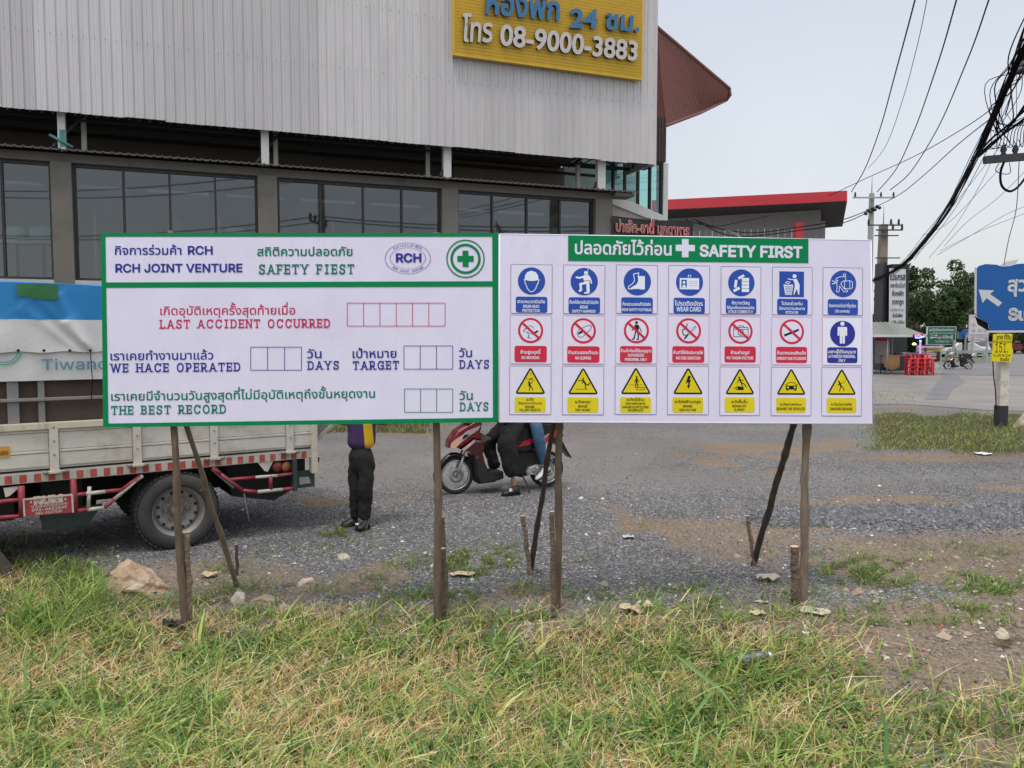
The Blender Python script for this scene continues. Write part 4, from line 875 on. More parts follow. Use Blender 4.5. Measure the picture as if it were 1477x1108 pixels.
post(left, 'brace', (252, 560), 5.29, (347, 842), .026, .020, BARK[1], 3, tw=((17, 2.6, .05),))
post(right, 'post', (812, 338), 5.45, (803, 880), .033, .024, BARK[0], 4, tw=((15, .2, .03),))
post(right, 'post', (1169, 345), 5.55, (1158, 866), .034, .026, BARK[1], 5)
post(right, 'brace', (806, 560), 5.50, (763, 818), .025, .022, BARK[2], 6)
post(right, 'brace', (1151, 590), 5.56, (1082, 812), .030, .026, BARK[2], 7)
for o in left.children:
    if o.name.startswith('brace'): o['label'] = 'branch leaning back to hold the left board'
def stake(label, top, base, r, m, seed, dz=0., cut=True, Y=None):
    b = G(*base); t = PD(top[0], top[1], (b.y * CP - (b.z - CAM_H) * SP) * 1.0 + dz); bpy.context.view_layer.update()
    M_ = Matrix.Translation(b); o = branch('wooden_stake', [Vector((0, 0, -.1)), t - b], r, r * .92, m, None, seed, wob=.004, cut=cut); o.location = b
    tag(o, label, 'stake', 'short wooden stakes driven in beside the board legs')
stake('brown stake tied to the right side of the leftmost post', (268, 768), (272, 906), .031, BARK[1], 11)
stake('stake with a fresh pale sawn top against the right side of the middle post', (638, 791), (641, 896), .027, BARK[0], 12, -.03)
stake('taller dark stake just behind the middle post', (637, 746), (645, 878), .024, BARK[0], 13)
stake('leaning yellowish stake left of the dark leaning brace', (754, 744), (767, 830), .024, BARK[1], 14)
stake('straight stake close against the left side of the right board post', (796, 738), (799, 892), .021, BARK[0], 15, -.03)
stake('thin leaning stake crossing the foot of the far brace', (1078, 744), (1091, 818), .020, BARK[1], 16)
stake('thick short stump left of the rightmost post', (1146, 788), (1148, 872), .033, BARK[0], 17, -.04)
stake('short stub of wood near the leaning left brace', (341, 785), (342, 830), .016, BARK[2], 18)
# ================================================================== building behind
UB = Vector((math.sin(R(69.3)), math.cos(R(69.3)), 0))
BP = Plane((0, 20, 0), UB)
B = lambda px, py, off=0.: BP.uv(px, py, off)
M_CLAD = [mat('zinc_sheet_%d' % i, c, .48, metal=.0, var=.07, scale=1.1, stretch=(3, .35, 1), dirt=(.40, .395, .40), dirt_amt=.35, dirt_scale=1.6) for i, c in enumerate([(.56, .545, .555), (.60, .585, .595), (.52, .505, .515)])]
M_CONC = mat('taupe_render', (.155, .145, .128), .85, var=.10, scale=2, bump=.2, bscale=30, dirt=(.08, .075, .07), dirt_amt=.5, dirt_scale=1.5)
M_DARKF = mat('dark_aluminium', (.02, .022, .025), .45, var=.1)
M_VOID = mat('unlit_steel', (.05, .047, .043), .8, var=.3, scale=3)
M_BEIGE = mat('beige_wall', (.30, .27, .235), .85, var=.08, scale=1.5)
M_WPAINT = mat('white_steel_paint', (.72, .72, .70), .5, var=.08, dirt=(.4, .38, .34), dirt_amt=.4)
M_TEALP = mat('teal_steel', (.10, .27, .27), .5, var=.15)
M_GLASS = glass_mat('window_glass', (.60, .65, .66), .075)
M_TEAL = glass_mat('teal_glass', (.28, .66, .60), .10, .03)
M_INT = mat('interior_wall', (.74, .78, .80), .8, var=.05); M_INTF = mat('interior_floor', (.32, .33, .34), .5)
M_CURT = mat('white_curtain', (.75, .78, .80), .8, var=.05)
M_SEAT = mat('pale_green_seat', (.42, .70, .62), .6)
M_SCREW = mat('screw_head', (.12, .11, .11), .6)
bld = thing('commercial_building', 'large building clad in grey ribbed metal above a row of dark shop windows', 'building', M=BP.M)
t_end = B(882, 300)[0]; t_l = -18.0
z_eave = (B(0, 212)[1] + B(480, 250)[1] + B(860, 279)[1]) / 3
z_wtop = (B(40, 226)[1] + B(240, 243)[1] + B(840, 290)[1]) / 3
z_sill = B(40, 403)[1]
cols = [B(75, 300)[0], B(105, 300)[0], B(372, 300)[0], B(400, 300)[0], B(637, 300)[0], B(660, 300)[0], B(858, 300)[0], B(882, 300)[0]]
cw = .46; bay = cols[2] - cols[1]
xs = [(cols[0] - bay * 2 - cw, cols[0] - bay * 2), (cols[0] - bay - .05, cols[0] - bay + .35)] + [(cols[i], cols[i + 1]) for i in (0, 2, 4, 6)]
for a, b_ in xs:
    mb = MB(); mb.b2(a, b_, -.1, z_wtop, -.35, .06, M_CONC); mb.build('column', bld)
mb = MB(); mb.b2(t_l, t_end, z_wtop, z_eave, -.45, .0, M_CONC); mb.build('beam', bld)
mb = MB(); mb.b2(t_l, t_end, -.1, z_sill - .08, -.30, .02, M_CONC); mb.build('lower_wall', bld)
mb = MB(); mb.b2(t_l, t_end, z_sill - .08, z_sill, -.34, .05, mat('pale_sill', (.45, .44, .42), .7)); mb.build('sill', bld)
# room behind the glass
mb = MB(); mb.b2(t_l, t_end - .1, -.05, z_eave, -7.2, -7.0, M_INT); mb.b2(t_l, t_end - .1, z_sill - .45, z_sill - .35, -7, -.4, M_INTF); mb.b2(t_l, t_end - .1, z_wtop + .1, z_wtop + .2, -7, -.46, M_INT); mb.b2(t_end - .2, t_end - .02, -.05, z_eave, -7, -.46, M_INT); mb.b2(t_l - .2, t_l, -.05, z_eave, -7, 0, M_INT); mb.build('room', bld)
wins = [(xs[1][1], xs[2][0], [B(2, 300)[0]]), (cols[1], cols[2], [B(q, 300)[0] for q in (178, 245, 311)]), (cols[3], cols[4], [B(q, 300)[0] for q in (463, 525, 581)]), (cols[5], cols[6], [B(q, 300)[0] for q in (712, 762, 810)])]
for a, b_, ms in wins:
    mb = MB()
    for x in (a + .03, b_ - .03): mb.b2(x - .03, x + .03, z_sill, z_wtop, -.20, -.10, M_DARKF)
    mb.b2(a + .06, b_ - .06, z_wtop - .07, z_wtop, -.20, -.10, M_DARKF); mb.b2(a + .06, b_ - .06, z_sill, z_sill + .06, -.20, -.10, M_DARKF)
    wf = mb.build('window', bld)
    for x in ms: mb = MB(); mb.b2(x - .022, x + .022, z_sill + .06, z_wtop - .07, -.19, -.09, M_DARKF); mb.build('mullion', wf)
    e_ = [a + .06] + ms + [b_ - .06]
    for k in range(len(e_) - 1): mb = MB(); mb.add([(e_[k], z_sill + .03, -.15), (e_[k + 1], z_sill + .03, -.15), (e_[k + 1], z_wtop - .03, -.15), (e_[k], z_wtop - .03, -.15)], [(0, 1, 2, 3)], M_GLASS); mb.build('pane', wf)
# things seen dimly inside
mb = MB()
for x in np.arange(t_l + 1, t_end - 1, 2.9): mb.b2(x, x + .35, z_sill - .35, z_wtop, -5.6, -5.3, M_CURT); mb.b2(x + 1.3, x + 1.36, z_sill, z_wtop - .5, -3.2, -3.15, M_CURT); mb.b2(x + .6, x + 1.9, z_sill + .25, z_sill + .95, -6.98, -6.9, M_CURT)
for x in np.arange(t_l + 1, t_end - 1, 1.7): mb.b2(x, x + 1.3, z_wtop - .35, z_wtop - .28, -6, -1, M_INT)
mb.build('interior_pillar_row', bld)['kind'] = 'stuff'
for px, w in ((24, .42), (62, .55), (340, .5), (800, .4)):
    x, zc = B(px, 338, -1.6); mb = MB(); mb.loft([[Vector((x + sx * w * .5 * k, zc + q, -1.6 + dz)) for sx, dz in ((-1, .12), (-.8, .2), (.8, .2), (1, .12), (1, -.1), (-1, -.1))] for q, k in ((-.14, .95), (.05, 1), (.12, .85), (.15, .6))], M_SEAT); mb.b2(x - w * .9, x + w * .9, zc - .22, zc - .14, -1.8, -1.3, M_CURT); mb.b2(x - .03, x + .03, z_sill - .35, zc - .22, -1.65, -1.59, M_DARKF); mb.build('lounge_seat', bld)
# eave sheet: thin corrugated edge sticking out
def corrug(x0, x1, pitch, depth, zf, vf):     # cross-section of ribbed sheet
    out = []; x = x0
    while x < x1 - 1e-6:
        for a, d in ((0, 0), (.68, 0), (.76, depth), (.92, depth)):
            if x + a * pitch <= x1: out.append((x + a * pitch, d))
        x += pitch
    out.append((x1, 0)); return out
te2 = B(912, 282)[0]; zr = z_eave + .03
cs = corrug(t_l, te2, .16, .022, 0, 0)
mb = MB(); K = len(cs)
vs = [(x, zr + d, .30) for x, d in cs] + [(x, zr + d + .10, -1.4) for x, d in cs]
mb.add(vs, [(i, i + 1, K + i + 1, K + i) for i in range(K - 1)], mat('eave_sheet', (.10, .095, .09), .6, var=.2)); mb.add([(x, zr + d - .03, .30) for x, d in cs] + [(x, zr + d, .302) for x, d in cs], [(i, i + 1, K + i + 1, K + i) for i in range(K - 1)], MATS['eave_sheet'])
mb.b2(t_end, te2 - .05, zr - .12, zr - .03, -.3, .22, M_CONC)
mb.build('eave', bld)
# open band between eave and metal cladding
z_cb = [B(0, 157, .25)[1], B(480, 196, .25)[1], B(943, 236, .25)[1]]
zc0 = sum(z_cb) / 3
t_cr = B(944, 150, .25)[0]
mb = MB(); mb.b2(t_l, B(655, 220, -2.6)[0], z_eave, zc0 + .2, -2.8, -2.6, mat('grey_brown_wall', (.17, .155, .14), .85, var=.1)); mb.build('recessed_wall', bld)
mb = MB(); mb.b2(B(655, 220, -2.6)[0], t_end - .2, z_eave, zc0 + .4, -2.7, -2.6, M_BEIGE); mb.build('recessed_wall', bld)
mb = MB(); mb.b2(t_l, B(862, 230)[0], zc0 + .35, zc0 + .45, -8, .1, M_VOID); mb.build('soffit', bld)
for px in (89, 382, 645, 868):
    x0_ = B(px - 5.5, 200)[0]; x1_ = B(px + 5.5, 200)[0]; mb = MB(); mb.b2(x0_, x1_, z_eave + .05, zc0 + .4, -.14, .02, M_WPAINT); mb.build('steel_post', bld)
    mb = MB(); mb.b2(x0_ + .32 - .25 * (px > 600) * 2.2, x0_ + .42 - .25 * (px > 600) * 2.2, z_eave + .05, zc0 + .4, -.9, -.8, M_WPAINT); mb.build('steel_post', bld)
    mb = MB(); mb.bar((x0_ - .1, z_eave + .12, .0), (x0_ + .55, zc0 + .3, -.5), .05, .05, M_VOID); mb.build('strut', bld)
mb = MB(); x_ = B(72, 200)[0]; mb.tube([(x_, zr + .32, .05), (x_ + .42, zr + .10, .03)], .03, M_TEALP, 10); mb.b2(x_ + .18, x_ + .28, zr + .1, zr + .45, -.05, .03, M_TEALP); mb.build('pipe_bracket', bld)
for k in range(3):
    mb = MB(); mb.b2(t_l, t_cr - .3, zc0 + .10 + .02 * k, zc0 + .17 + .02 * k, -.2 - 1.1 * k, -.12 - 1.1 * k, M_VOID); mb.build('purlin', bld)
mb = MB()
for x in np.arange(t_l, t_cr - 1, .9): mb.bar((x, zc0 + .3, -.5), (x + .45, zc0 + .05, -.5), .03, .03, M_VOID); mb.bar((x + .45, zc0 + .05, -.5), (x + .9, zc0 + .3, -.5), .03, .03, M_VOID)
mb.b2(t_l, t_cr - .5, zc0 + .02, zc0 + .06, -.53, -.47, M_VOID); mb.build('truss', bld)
# metal cladding: separate overlapping sheets of four ribs
pitch = .2; nsh = 0; x = t_cr
while x > t_l:
    x0_, x1_ = x - pitch * 4, x + .02; rn = random.Random(nsh); zb = zc0 + (rn.random() - .5) * .03; off = .25 + (nsh % 2) * .006
    cs = []
    for k in range(4):
        for a, d in ((0, 0), (.34, .0), (.38, .008), (.44, .008), (.48, 0), (.80, 0), (.86, .032), (.96, .032)): cs.append((x0_ + (k + a) * pitch, d))
    cs += [(x1_ - .02, 0), (x1_, .0)]
    K = len(cs); H_top = 13.0
    vs = [(a, zb, off + d) for a, d in cs] + [(a, 6.9, off + d) for a, d in cs] + [(a, H_top, off + d) for a, d in cs]
    mb = MB(); mb.add(vs, [(j * K + i, j * K + i + 1, (j + 1) * K + i + 1, (j + 1) * K + i) for j in range(2) for i in range(K - 1)], M_CLAD[rn.randrange(3)]); mb.build('cladding_sheet', bld)
    x -= pitch * 4; nsh += 1
mb = MB()
for zq in (6.55, 8.15, 9.6, 11.0):
    xq = t_cr - .1
    while xq > t_l: mb.b2(xq - .007, xq + .007, zq - .007, zq + .007, .28, .296, M_SCREW); xq -= pitch
mb.build('screws', bld)['kind'] = 'stuff'
mb = MB(); mb.b2(t_cr - .01, t_cr + .05, zc0 - .03, 13, .1, .29, M_CLAD[0]); mb.b2(t_cr - .05, t_cr + .0, zc0, 13, -1.2, .1, M_CLAD[2]); mb.build('corner_flashing', bld)
mb = MB(); mb.b2(t_l, t_cr, 12.9, 13.0, -8, .22, M_CLAD[1]); mb.b2(t_l - .1, t_l, 0, 13, -8, .2, M_CLAD[1]); mb.b2(t_l, t_cr, zc0 + .5, 13, -8.1, -8, M_CLAD[1]); mb.build('roof', bld)
mb = MB()
P_ = lambda px, py, off=0.: Vector((*B(px, py, off), off))
for p, q in ((P_(866, 232, -.3), P_(943, 236, .1)), (P_(866, 240, -1.), P_(918, 246, -1.)), (P_(918, 246, -1.), P_(943, 236, .1)), (P_(913, 236, -.6), P_(913, 246, -1.)), (P_(845, 225, -.3), P_(820, 240, -.8))): mb.bar(p, q, .07, .07, M_DARKF)
mb.build('corner_bracket', bld)
# yellow sign on the cladding
ysl = B(655, 80, .40); ysr = B(924, 113, .40); yb_ = (ysl[1] + ysr[1]) / 2; 
ys = thing('yellow_hotel_sign', 'yellow slatted sign with raised blue and white Thai letters on the grey cladding', 'sign', M=BP.M @ Matrix.Translation((0, 0, .42)))
M_YS = mat('yellow_aluminium', (.66, .43, .035), .45, var=.06, dirt=(.45, .3, .05), dirt_amt=.3)
mb = MB(); x0_, x1_ = ysl[0], ysr[0]; z = yb_; hh = .078
prof = []
while z < yb_ + 3.2: prof += [(z, 0), (z + hh * .82, .012), (z + hh * .86, -.012), (z + hh * .97, -.012)]; z += hh
K = len(prof); mb.add([(x0_, q, d) for q, d in prof] + [(x1_, q, d) for q, d in prof], [(i, K + i, K + i + 1, i + 1) for i in range(K - 1)], M_YS); mb.build('slatted_face', ys)
mb = MB(); mb.b2(x0_, x1_, yb_ - .03, yb_, -.1, .02, M_YS); mb.b2(x0_ - .03, x0_, yb_ - .03, yb_ + 3.2, -.1, .02, M_YS); mb.b2(x1_, x1_ + .03, yb_ - .03, yb_ + 3.2, -.1, .02, M_YS); mb.build('edge_trim', ys)
M_LB = mat('letter_blue', (.035, .16, .33), .4, var=.08); M_LW = mat('letter_white', (.55, .52, .50), .45, var=.06); M_LS = mat('letter_side', (.05, .045, .05), .6)
def raised(par, body, p0, p1, size, m, bold, name='raised_letters', depth=.09):
    V, F, lay = glyphs(body, bold, 4, False); L = _tl[(body, bold, 4, False)]
    a = min(v.x for v in V); b_ = max(v.x for v in V); k = (p1[0] - p0[0]) / (b_ - a); f = lambda v, z: (p0[0] + (v.x - a) * k + v.y * size * .06, p0[1] + v.y * size + (p1[1] - p0[1]) * (v.x - a) / (b_ - a), z)
    mb = MB(); mb.add([f(v, .03 + depth + l * 2e-4) for v, l in zip(V, lay)], F, m)
    for l in L:
        n = len(l)
        mb.add([f(v, z) for z in (.02, .03 + depth) for v in l], [(i, (i + 1) % n, n + (i + 1) % n, n + i) for i in range(n)], M_LS)
    return mb.build(name, par)
BY = lambda px, py: B(px, py, .5)
szb = abs(BY(800, 60)[1] - BY(800, 0)[1]) / 60
raised(ys, 'ห้องพัก', BY(700, 20), BY(806, 30), 46 * szb, M_LB, .028); raised(ys, '24', BY(820, 40), BY(861, 41), 38 * szb, M_LB, .034); raised(ys, 'ชม.', BY(872, 42), BY(921, 46), 40 * szb, M_LB, .03)
raised(ys, 'โทร', BY(665, 60), BY(709, 61), 46 * szb, M_LW, .022); raised(ys, '08-9000-3883', BY(720, 65), BY(918, 88), 41 * szb, M_LW, .024)
# glazed stair tower, brown cladding and rust coloured canopy round the corner
tw = thing('glass_stair_tower', 'teal glass stair tower with rust red ribbed canopy behind the grey building corner', 'building', M=BP.M)
o3 = -1.5; xs3 = [B(q, 270, o3)[0] for q in (869, 884, 901, 920, 937, 953)]; zt3, zb3 = zc0 + .2, 3.2
for k in range(5): mb = MB(); mb.add([(xs3[k], zb3, o3), (xs3[k + 1], zb3, o3), (xs3[k + 1], zt3 + .3, o3), (xs3[k], zt3 + .3, o3)], [(0, 1, 2, 3)], M_TEAL); mb.build('pane', tw)
for k in range(6): mb = MB(); mb.b2(xs3[k] - .03, xs3[k] + .03, zb3, zt3 + .3, o3 - .06, o3 + .05, M_DARKF); mb.build('mullion', tw)
mb = MB(); mb.b2(xs3[-1] + .03, B(961, 270, o3)[0], 0, B(955, 236, o3)[1], o3 - .3, o3 + .1, M_WPAINT); mb.build('corner_column', tw)
mb = MB(); mb.b2(xs3[0] - .5, xs3[-1] + .1, 2.5, zt3 + 2, o3 - 1.7, o3 - 1.6, mat('pale_teal_wall', (.62, .72, .70), .8, var=.04)); 
for k in range(9): mb.b2(xs3[0] + k * .22, xs3[0] + (k + 1) * .22, 2.2 + k * .26, 2.35 + k * .26, o3 - 1.5, o3 - .6, M_INT)
mb.build('stair_flight', tw)
M_BR = mat('brown_ribbed_steel', (.085, .055, .045), .55, var=.12); M_RUST = mat('rust_ribbed_steel', (.19, .062, .045), .5, var=.10)
xa, xb = B(943, 200, o3 + .6)[0], B(961, 200, o3 + .6)[0]; cs = corrug(xa, xb, .09, .03, 0, 0); K = len(cs); zA, zB = B(950, 233, o3 + .6)[1], B(950, 168, o3 + .6)[1]
mb = MB(); mb.add([(x, q, o3 + .6 + d) for q in (zA, zB) for x, d in cs], [(i, i + 1, K + i + 1, K + i) for i in range(K - 1)], M_BR); mb.b2(xa, xb, zA, zB, o3 - .6, o3 + .57, M_BR); mb.build('ribbed_wall', tw)
inv = BP.M.inverted()
def L3(px, py, Y): return inv @ PY(px, py, Y)
def surf(cA, cB, n, m, name, par, depth=.05):      # ribbed sheet between two polylines
    mb = MB(); A = []; Bq = []
    def at(c, t):
        t *= len(c) - 1; i = min(int(t), len(c) - 2); return c[i].lerp(c[i + 1], t - i)
    rows = 9; V = []; W = n * 4
    for j in range(rows):
        for i in range(W + 1):
            a, b_ = at(cA, i / W), at(cB, i / W); p = a.lerp(b_, j / (rows - 1)); bul = math.sin(math.pi * j / (rows - 1)) * .25
            V.append(p + Vector((0, -bul * .5, 0)) + Vector((0, -1, .5)) * (depth if i % 4 in (1, 2) else 0))
    F = [(j * (W + 1) + i, j * (W + 1) + i + 1, (j + 1) * (W + 1) + i + 1, (j + 1) * (W + 1) + i) for j in range(rows - 1) for i in range(W)]
    mb.add(V, F, m); return mb.build(name, par)
cA = [L3(920, 12, 22.5), L3(948, 40, 23.2), L3(1000, 84, 25), L3(1052, 128, 27)]; cB = [L3(920, 170, 22.6), L3(962, 181, 23.6), L3(1010, 163, 25.6), L3(1047, 145, 27.1)]
surf(cA, cB, 60, M_RUST, 'canopy', tw, .035)
mb = MB(); mb.tube(cA, .06, M_RUST, 8); mb.tube([cA[-1], L3(1053, 137, 27), cB[-1]], .06, M_RUST, 8); mb.tube(cB, .05, M_RUST, 8); mb.build('canopy_edge', tw)
mb = MB(); V = [p + Vector((0, .15, -.6)) for p in cA] + [p + Vector((0, .4, -1.2)) for p in cB]; mb.add(V, [(i, i + 1, 5 + i, 4 + i) for i in range(3)], M_RUST); mb.build('canopy_top', tw)
# white stair parapet and black banner
st = thing('white_stair_parapet', 'white sloping stair parapet beside the last dark column', 'stair', M=BP.M)
Q = lambda px, py, o_: (*B(px, py, o_), o_)
mb = MB(); poly = [B(878, 282, -1.), B(893, 283, -1.), B(962, 313, -1.), B(962, 320, -1.), B(930, 313, -1.), B(878, 292, -1.)]; mb.prism(poly, -1.0, -1.25, M_WPAINT); mb.build('sloping_rail', st)
mb = MB(); poly = [B(878, 293, -1.1), B(930, 314, -1.1), B(962, 321, -1.1), (B(962, 321, -1.1)[0], 0), (B(878, 300, -1.1)[0], 0)]; mb.prism(poly, -1.08, -1.2, mat('cream_wall', (.52, .50, .46), .8, var=.06)); mb.build('side_wall', st)
bn = thing('black_fabric_banner', 'black banner with red Thai lettering hung beside the glass tower', 'banner', M=BP.M @ Matrix.Translation((0, 0, .1)))
mb = MB(); c0, c1 = B(882, 311, .1), B(1000, 318, .1); w_ = c1[0] - c0[0]; V, F = banner_sheet(1, 1, M_BLK, 7, (30, 10), .03)
M_BAN = mat('black_banner_cloth', (.012, .012, .014), .4, var=.2, scale=3)
mb.add([(c0[0] + x * w_, c0[1] + (c1[1] - c0[1]) * x + y * .95 - .05 * math.sin(math.pi * x), z) for x, y, z in V], F, M_BAN, True); mb.build('cloth', bn)
mb = MB(); s_ = abs(B(900, 300, .1)[1] - B(900, 340, .1)[1]) / 40
for b_, m_, z_ in ((.045, mat('cream_outline', (.75, .60, .48), .5), .05), (.012, mat('dark_red_print', (.40, .02, .05), .5), .06)):
    for body, xa_, xb_, y_ in (('ป่าเจ๊ก-อาดี้', 888, 944, 333.5), ('มุกดาหาร', 948, 995, 337)): A_, B_ = B(xa_, y_, .15), B(xb_, y_, .15); put_text(mb, body, A_[0], B_[0], A_[1], 19.5 * s_, m_, z_, b_)
mb.build('lettering', bn)
# ------------------------------------------------------------------ red roofed building
M_REDR = mat('red_fascia', (.52, .035, .05), .4, var=.05); M_GW = mat('grey_wall_panel', (.33, .33, .335), .7, var=.06, scale=.8)
rb = thing('red_roofed_building', 'low grey building with a long sloping red roof edge', 'building')
r0, r1 = PY(940, 289, 42), PY(1222, 275, 37); rb_l, rb_r = PY(940, 303, 42), PY(1222, 290, 37)
u_ = (r1 - r0); u_.z = 0; u_.normalize(); nb = Vector((PY(1190, 300, 40).x, 40, 0)).normalized() * 9.
mb = MB(); V = [r0, r1, rb_r, rb_l]; V += [p + nb for p in V]; mb.add(V, [(0, 1, 2, 3)[::-1], (0, 1, 5, 4), (1, 2, 6, 5), (4, 5, 6, 7), (0, 4, 7, 3)], M_REDR); mb.build('fascia', rb)
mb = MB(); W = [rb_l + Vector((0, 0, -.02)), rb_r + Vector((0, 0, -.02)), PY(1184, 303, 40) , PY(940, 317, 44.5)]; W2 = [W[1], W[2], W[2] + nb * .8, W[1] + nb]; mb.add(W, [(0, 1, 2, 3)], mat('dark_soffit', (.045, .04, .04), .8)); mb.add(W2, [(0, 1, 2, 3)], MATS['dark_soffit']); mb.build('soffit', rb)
wl, wr = Vector(W[3]), Vector(W[2]); 
for k in range(26):
    a, b_ = wl.lerp(wr, k / 26), wl.lerp(wr, (k + .97) / 26); mb = MB(); o_ = Vector((-u_.y, u_.x, 0)) * (.0 if k % 2 else .012); mb.add([a + o_, b_ + o_, Vector((b_.x, b_.y, 0)) + o_, Vector((a.x, a.y, 0)) + o_], [(0, 1, 2, 3)], M_GW); mb.build('wall_panel', rb)
mb = MB(); V = [wr, Vector((wr.x, wr.y, 0)), Vector((wr.x, wr.y, 0)) + nb * .8, wr + nb * .8]; mb.add(V, [(0, 1, 2, 3)], M_GW); a = PY(1184, 318, 40.5); b_ = PY(1193, 318, 40.5); mb.box(((a.x + b_.x) / 2, 42.5, a.z / 2), (b_.x - a.x, 3.6, a.z), M_GW); mb.build('side_wall', rb)
a = PY(1148, 321, 38.5); b_ = PY(1160, 317, 38.5); mb = MB(); mb.box(((a.x + b_.x) / 2, 38.6, a.z - 1.2), (b_.x - a.x, .25, 2.4), M_REDR); mb.build('red_box_sign', rb)
lp = thing('lamp_post', 'white rounded lamp head poking up above the right board', 'lamp'); q = PY(1052, 338, 20); mb = MB(); mb.loft([[q + Vector((dx + a_ * .05, b_ * .05, dz + c_ * .05)) for a_, b_, c_ in ((-1, 0, .3), (0, -1, 0), (1, 0, -.3), (0, 1, 0))] for dx, dz in ((-.06, .1), (.05, .07), (.2, -.02), (.45, -.2))], M_WPAINT); mb.build('lamp_head', lp); mb = MB(); mb.tube([(q.x + .4, q.y, q.z - .2), (q.x + .5, q.y, 0)], .035, M_WPAINT, 8); mb.build('pole', lp)
# ================================================================== right background
def sheet(name, pts, m, z, kind='structure'):
    P = [G(*p) for p in pts]; mb = MB(); mb.add([(p.x, p.y, z) for p in P], [tuple(range(len(P)))[::-1]], m); return tag(mb.build(name), None, None, None, kind)
M_CONCR = mat('dusty_concrete', (.21, .20, .19), .9, var=.25, scale=.5, dirt=(.14, .13, .12), dirt_amt=.75, dirt_scale=.35)
M_ASPH = mat('worn_asphalt', (.15, .15, .158), .9, var=.14, scale=.8, dirt=(.26, .25, .24), dirt_amt=.5, dirt_scale=.5)
sheet('concrete_apron', [(1100, 585), (1300, 583), (1420, 592), (1560, 596), (1900, 590), (1700, 520), (1440, 505), (1250, 505), (1000, 520), (900, 560)], M_CONCR, .012)
sheet('road_patch', [(1334, 577), (1352, 552), (1362, 541), (1380, 541), (1392, 552), (1374, 562), (1366, 577)], M_ASPH, .020)
sheet('road', [(1356, 541), (1362, 530), (1345, 521), (1440, 521), (1442, 506), (1438, 497), (1560, 494), (1900, 520), (1900, 548), (1477, 543)], M_ASPH, .024)
# trees
BARKT = mat('tree_bark', (.10, .085, .07), .9, var=.3, scale=6, bump=1, bscale=20)
TG = [(.045, .085, .03), (.06, .11, .035), (.035, .065, .022), (.08, .13, .045)]
def tree(name, label, base, hgt, wid, px_seed, nleaf, lsize, trunk_h, cols=TG, clumps=26, tr=.22, group=None, flat=.75, lean=0.):
    rn = np.random.default_rng(px_seed); root = thing(name, label, 'tree', base, group=group)
    mb = MB(); top = Vector((lean, 0, trunk_h)); mb.tube([(0, 0, -.2), (lean * .3, .03, trunk_h * .5), top], [tr * 1.3, tr, tr * .8], BARKT, 9)
    C = []
    for k in range(clumps):
        a = rn.uniform(0, 6.28); q = rn.random() ** .55; zz = rn.uniform(0, 1); env = math.sin(math.pi * min(1, .16 + .84 * (1 - zz) ** .9)) ** .6
        c = Vector((lean + math.cos(a) * q * wid * .5 * env * 1.02, math.sin(a) * q * wid * .42 * env, trunk_h * .85 + zz * (hgt - trunk_h * .85) * .93)); C.append((c, wid * rn.uniform(.09, .17)))
        mid = top.lerp(c, .5) + Vector((0, 0, -.1 * hgt * .3)); mb.tube([top + Vector((0, 0, -.2)), mid, c], [tr * .45, tr * .25, tr * .08], BARKT, 5)
    mb.build('trunk', root)
    w = np.array([r for _, r in C]) ** 2; k = rn.choice(len(C), nleaf, p=w / w.sum()); cc = np.array([tuple(c) for c, _ in C])[k]; rr = np.array([r for _, r in C])[k]
    d = rn.normal(size=(nleaf, 3)); d /= np.linalg.norm(d, axis=1)[:, None]; rad = rr * rn.uniform(.35, 1.08, nleaf) ** .6
    P = cc + d * rad[:, None] * np.array([1, 1, flat])
    a1 = rn.normal(size=(nleaf, 3)); a1 /= np.linalg.norm(a1, axis=1)[:, None]; a2 = np.cross(a1, rn.normal(size=(nleaf, 3))); a2 /= np.linalg.norm(a2, axis=1)[:, None]; s = lsize * rn.uniform(.6, 1.3, nleaf)[:, None]
    V = np.stack([P - a1 * s, P + a2 * s * .45, P + a1 * s, P - a2 * s * .45], 1).reshape(-1, 3); F = np.arange(nleaf * 4).reshape(-1, 4)
    tone = rn.uniform(.7, 1.25, len(C))[k]; col = np.array(cols)[rn.integers(0, len(cols), nleaf)] * tone[:, None] * rn.uniform(.8, 1.2, (nleaf, 1)); np_mesh('crown', V, F, [M_LEAF], col=np.repeat(col, 4, 0), parent=root)
    return root
def at0(px, Y): p = PY(px, 500, Y); return (p.x, Y, 0)
tree('broadleaf_tree', 'large dark green tree standing behind the green road sign', at0(1352, 62), 8.0, 6.0, 5, 9000, .17, 3.0, clumps=42)
tree('broadleaf_tree', 'dense dark tree filling the gap between the pylon sign and the tall tree', at0(1312, 66), 5.4, 5.2, 6, 5500, .2, 1.2, clumps=26)
tree('broadleaf_tree', 'shorter tree with yellowish leaves seen right of the tall tree', at0(1392, 70), 5.4, 3.2, 7, 2600, .2, 2.0, [(.08, .12, .04), (.14, .16, .06)], clumps=16)
tree('broadleaf_tree', 'low olive tree between the tall tree trunk and the blue sign', at0(1375, 74), 4.0, 4.6, 8, 2600, .22, 1.4, [(.07, .10, .04), (.12, .13, .06)], clumps=18)
tree('broadleaf_tree', 'hazy far tree low behind the pylon sign base', at0(1285, 80), 5.0, 5.0, 9, 2200, .25, 1.4, clumps=16)
tree('broadleaf_tree', 'far tree behind the parked cars at the edge of the blue sign', at0(1440, 95), 6.2, 8.0, 10, 3600, .3, 2.0, clumps=22)
tree('broadleaf_tree', 'far tree half hidden by the blue direction sign', at0(1480, 90), 6.0, 9.0, 12, 3000, .3, 2.0, clumps=22)
M_HEDGE = M_LEAF
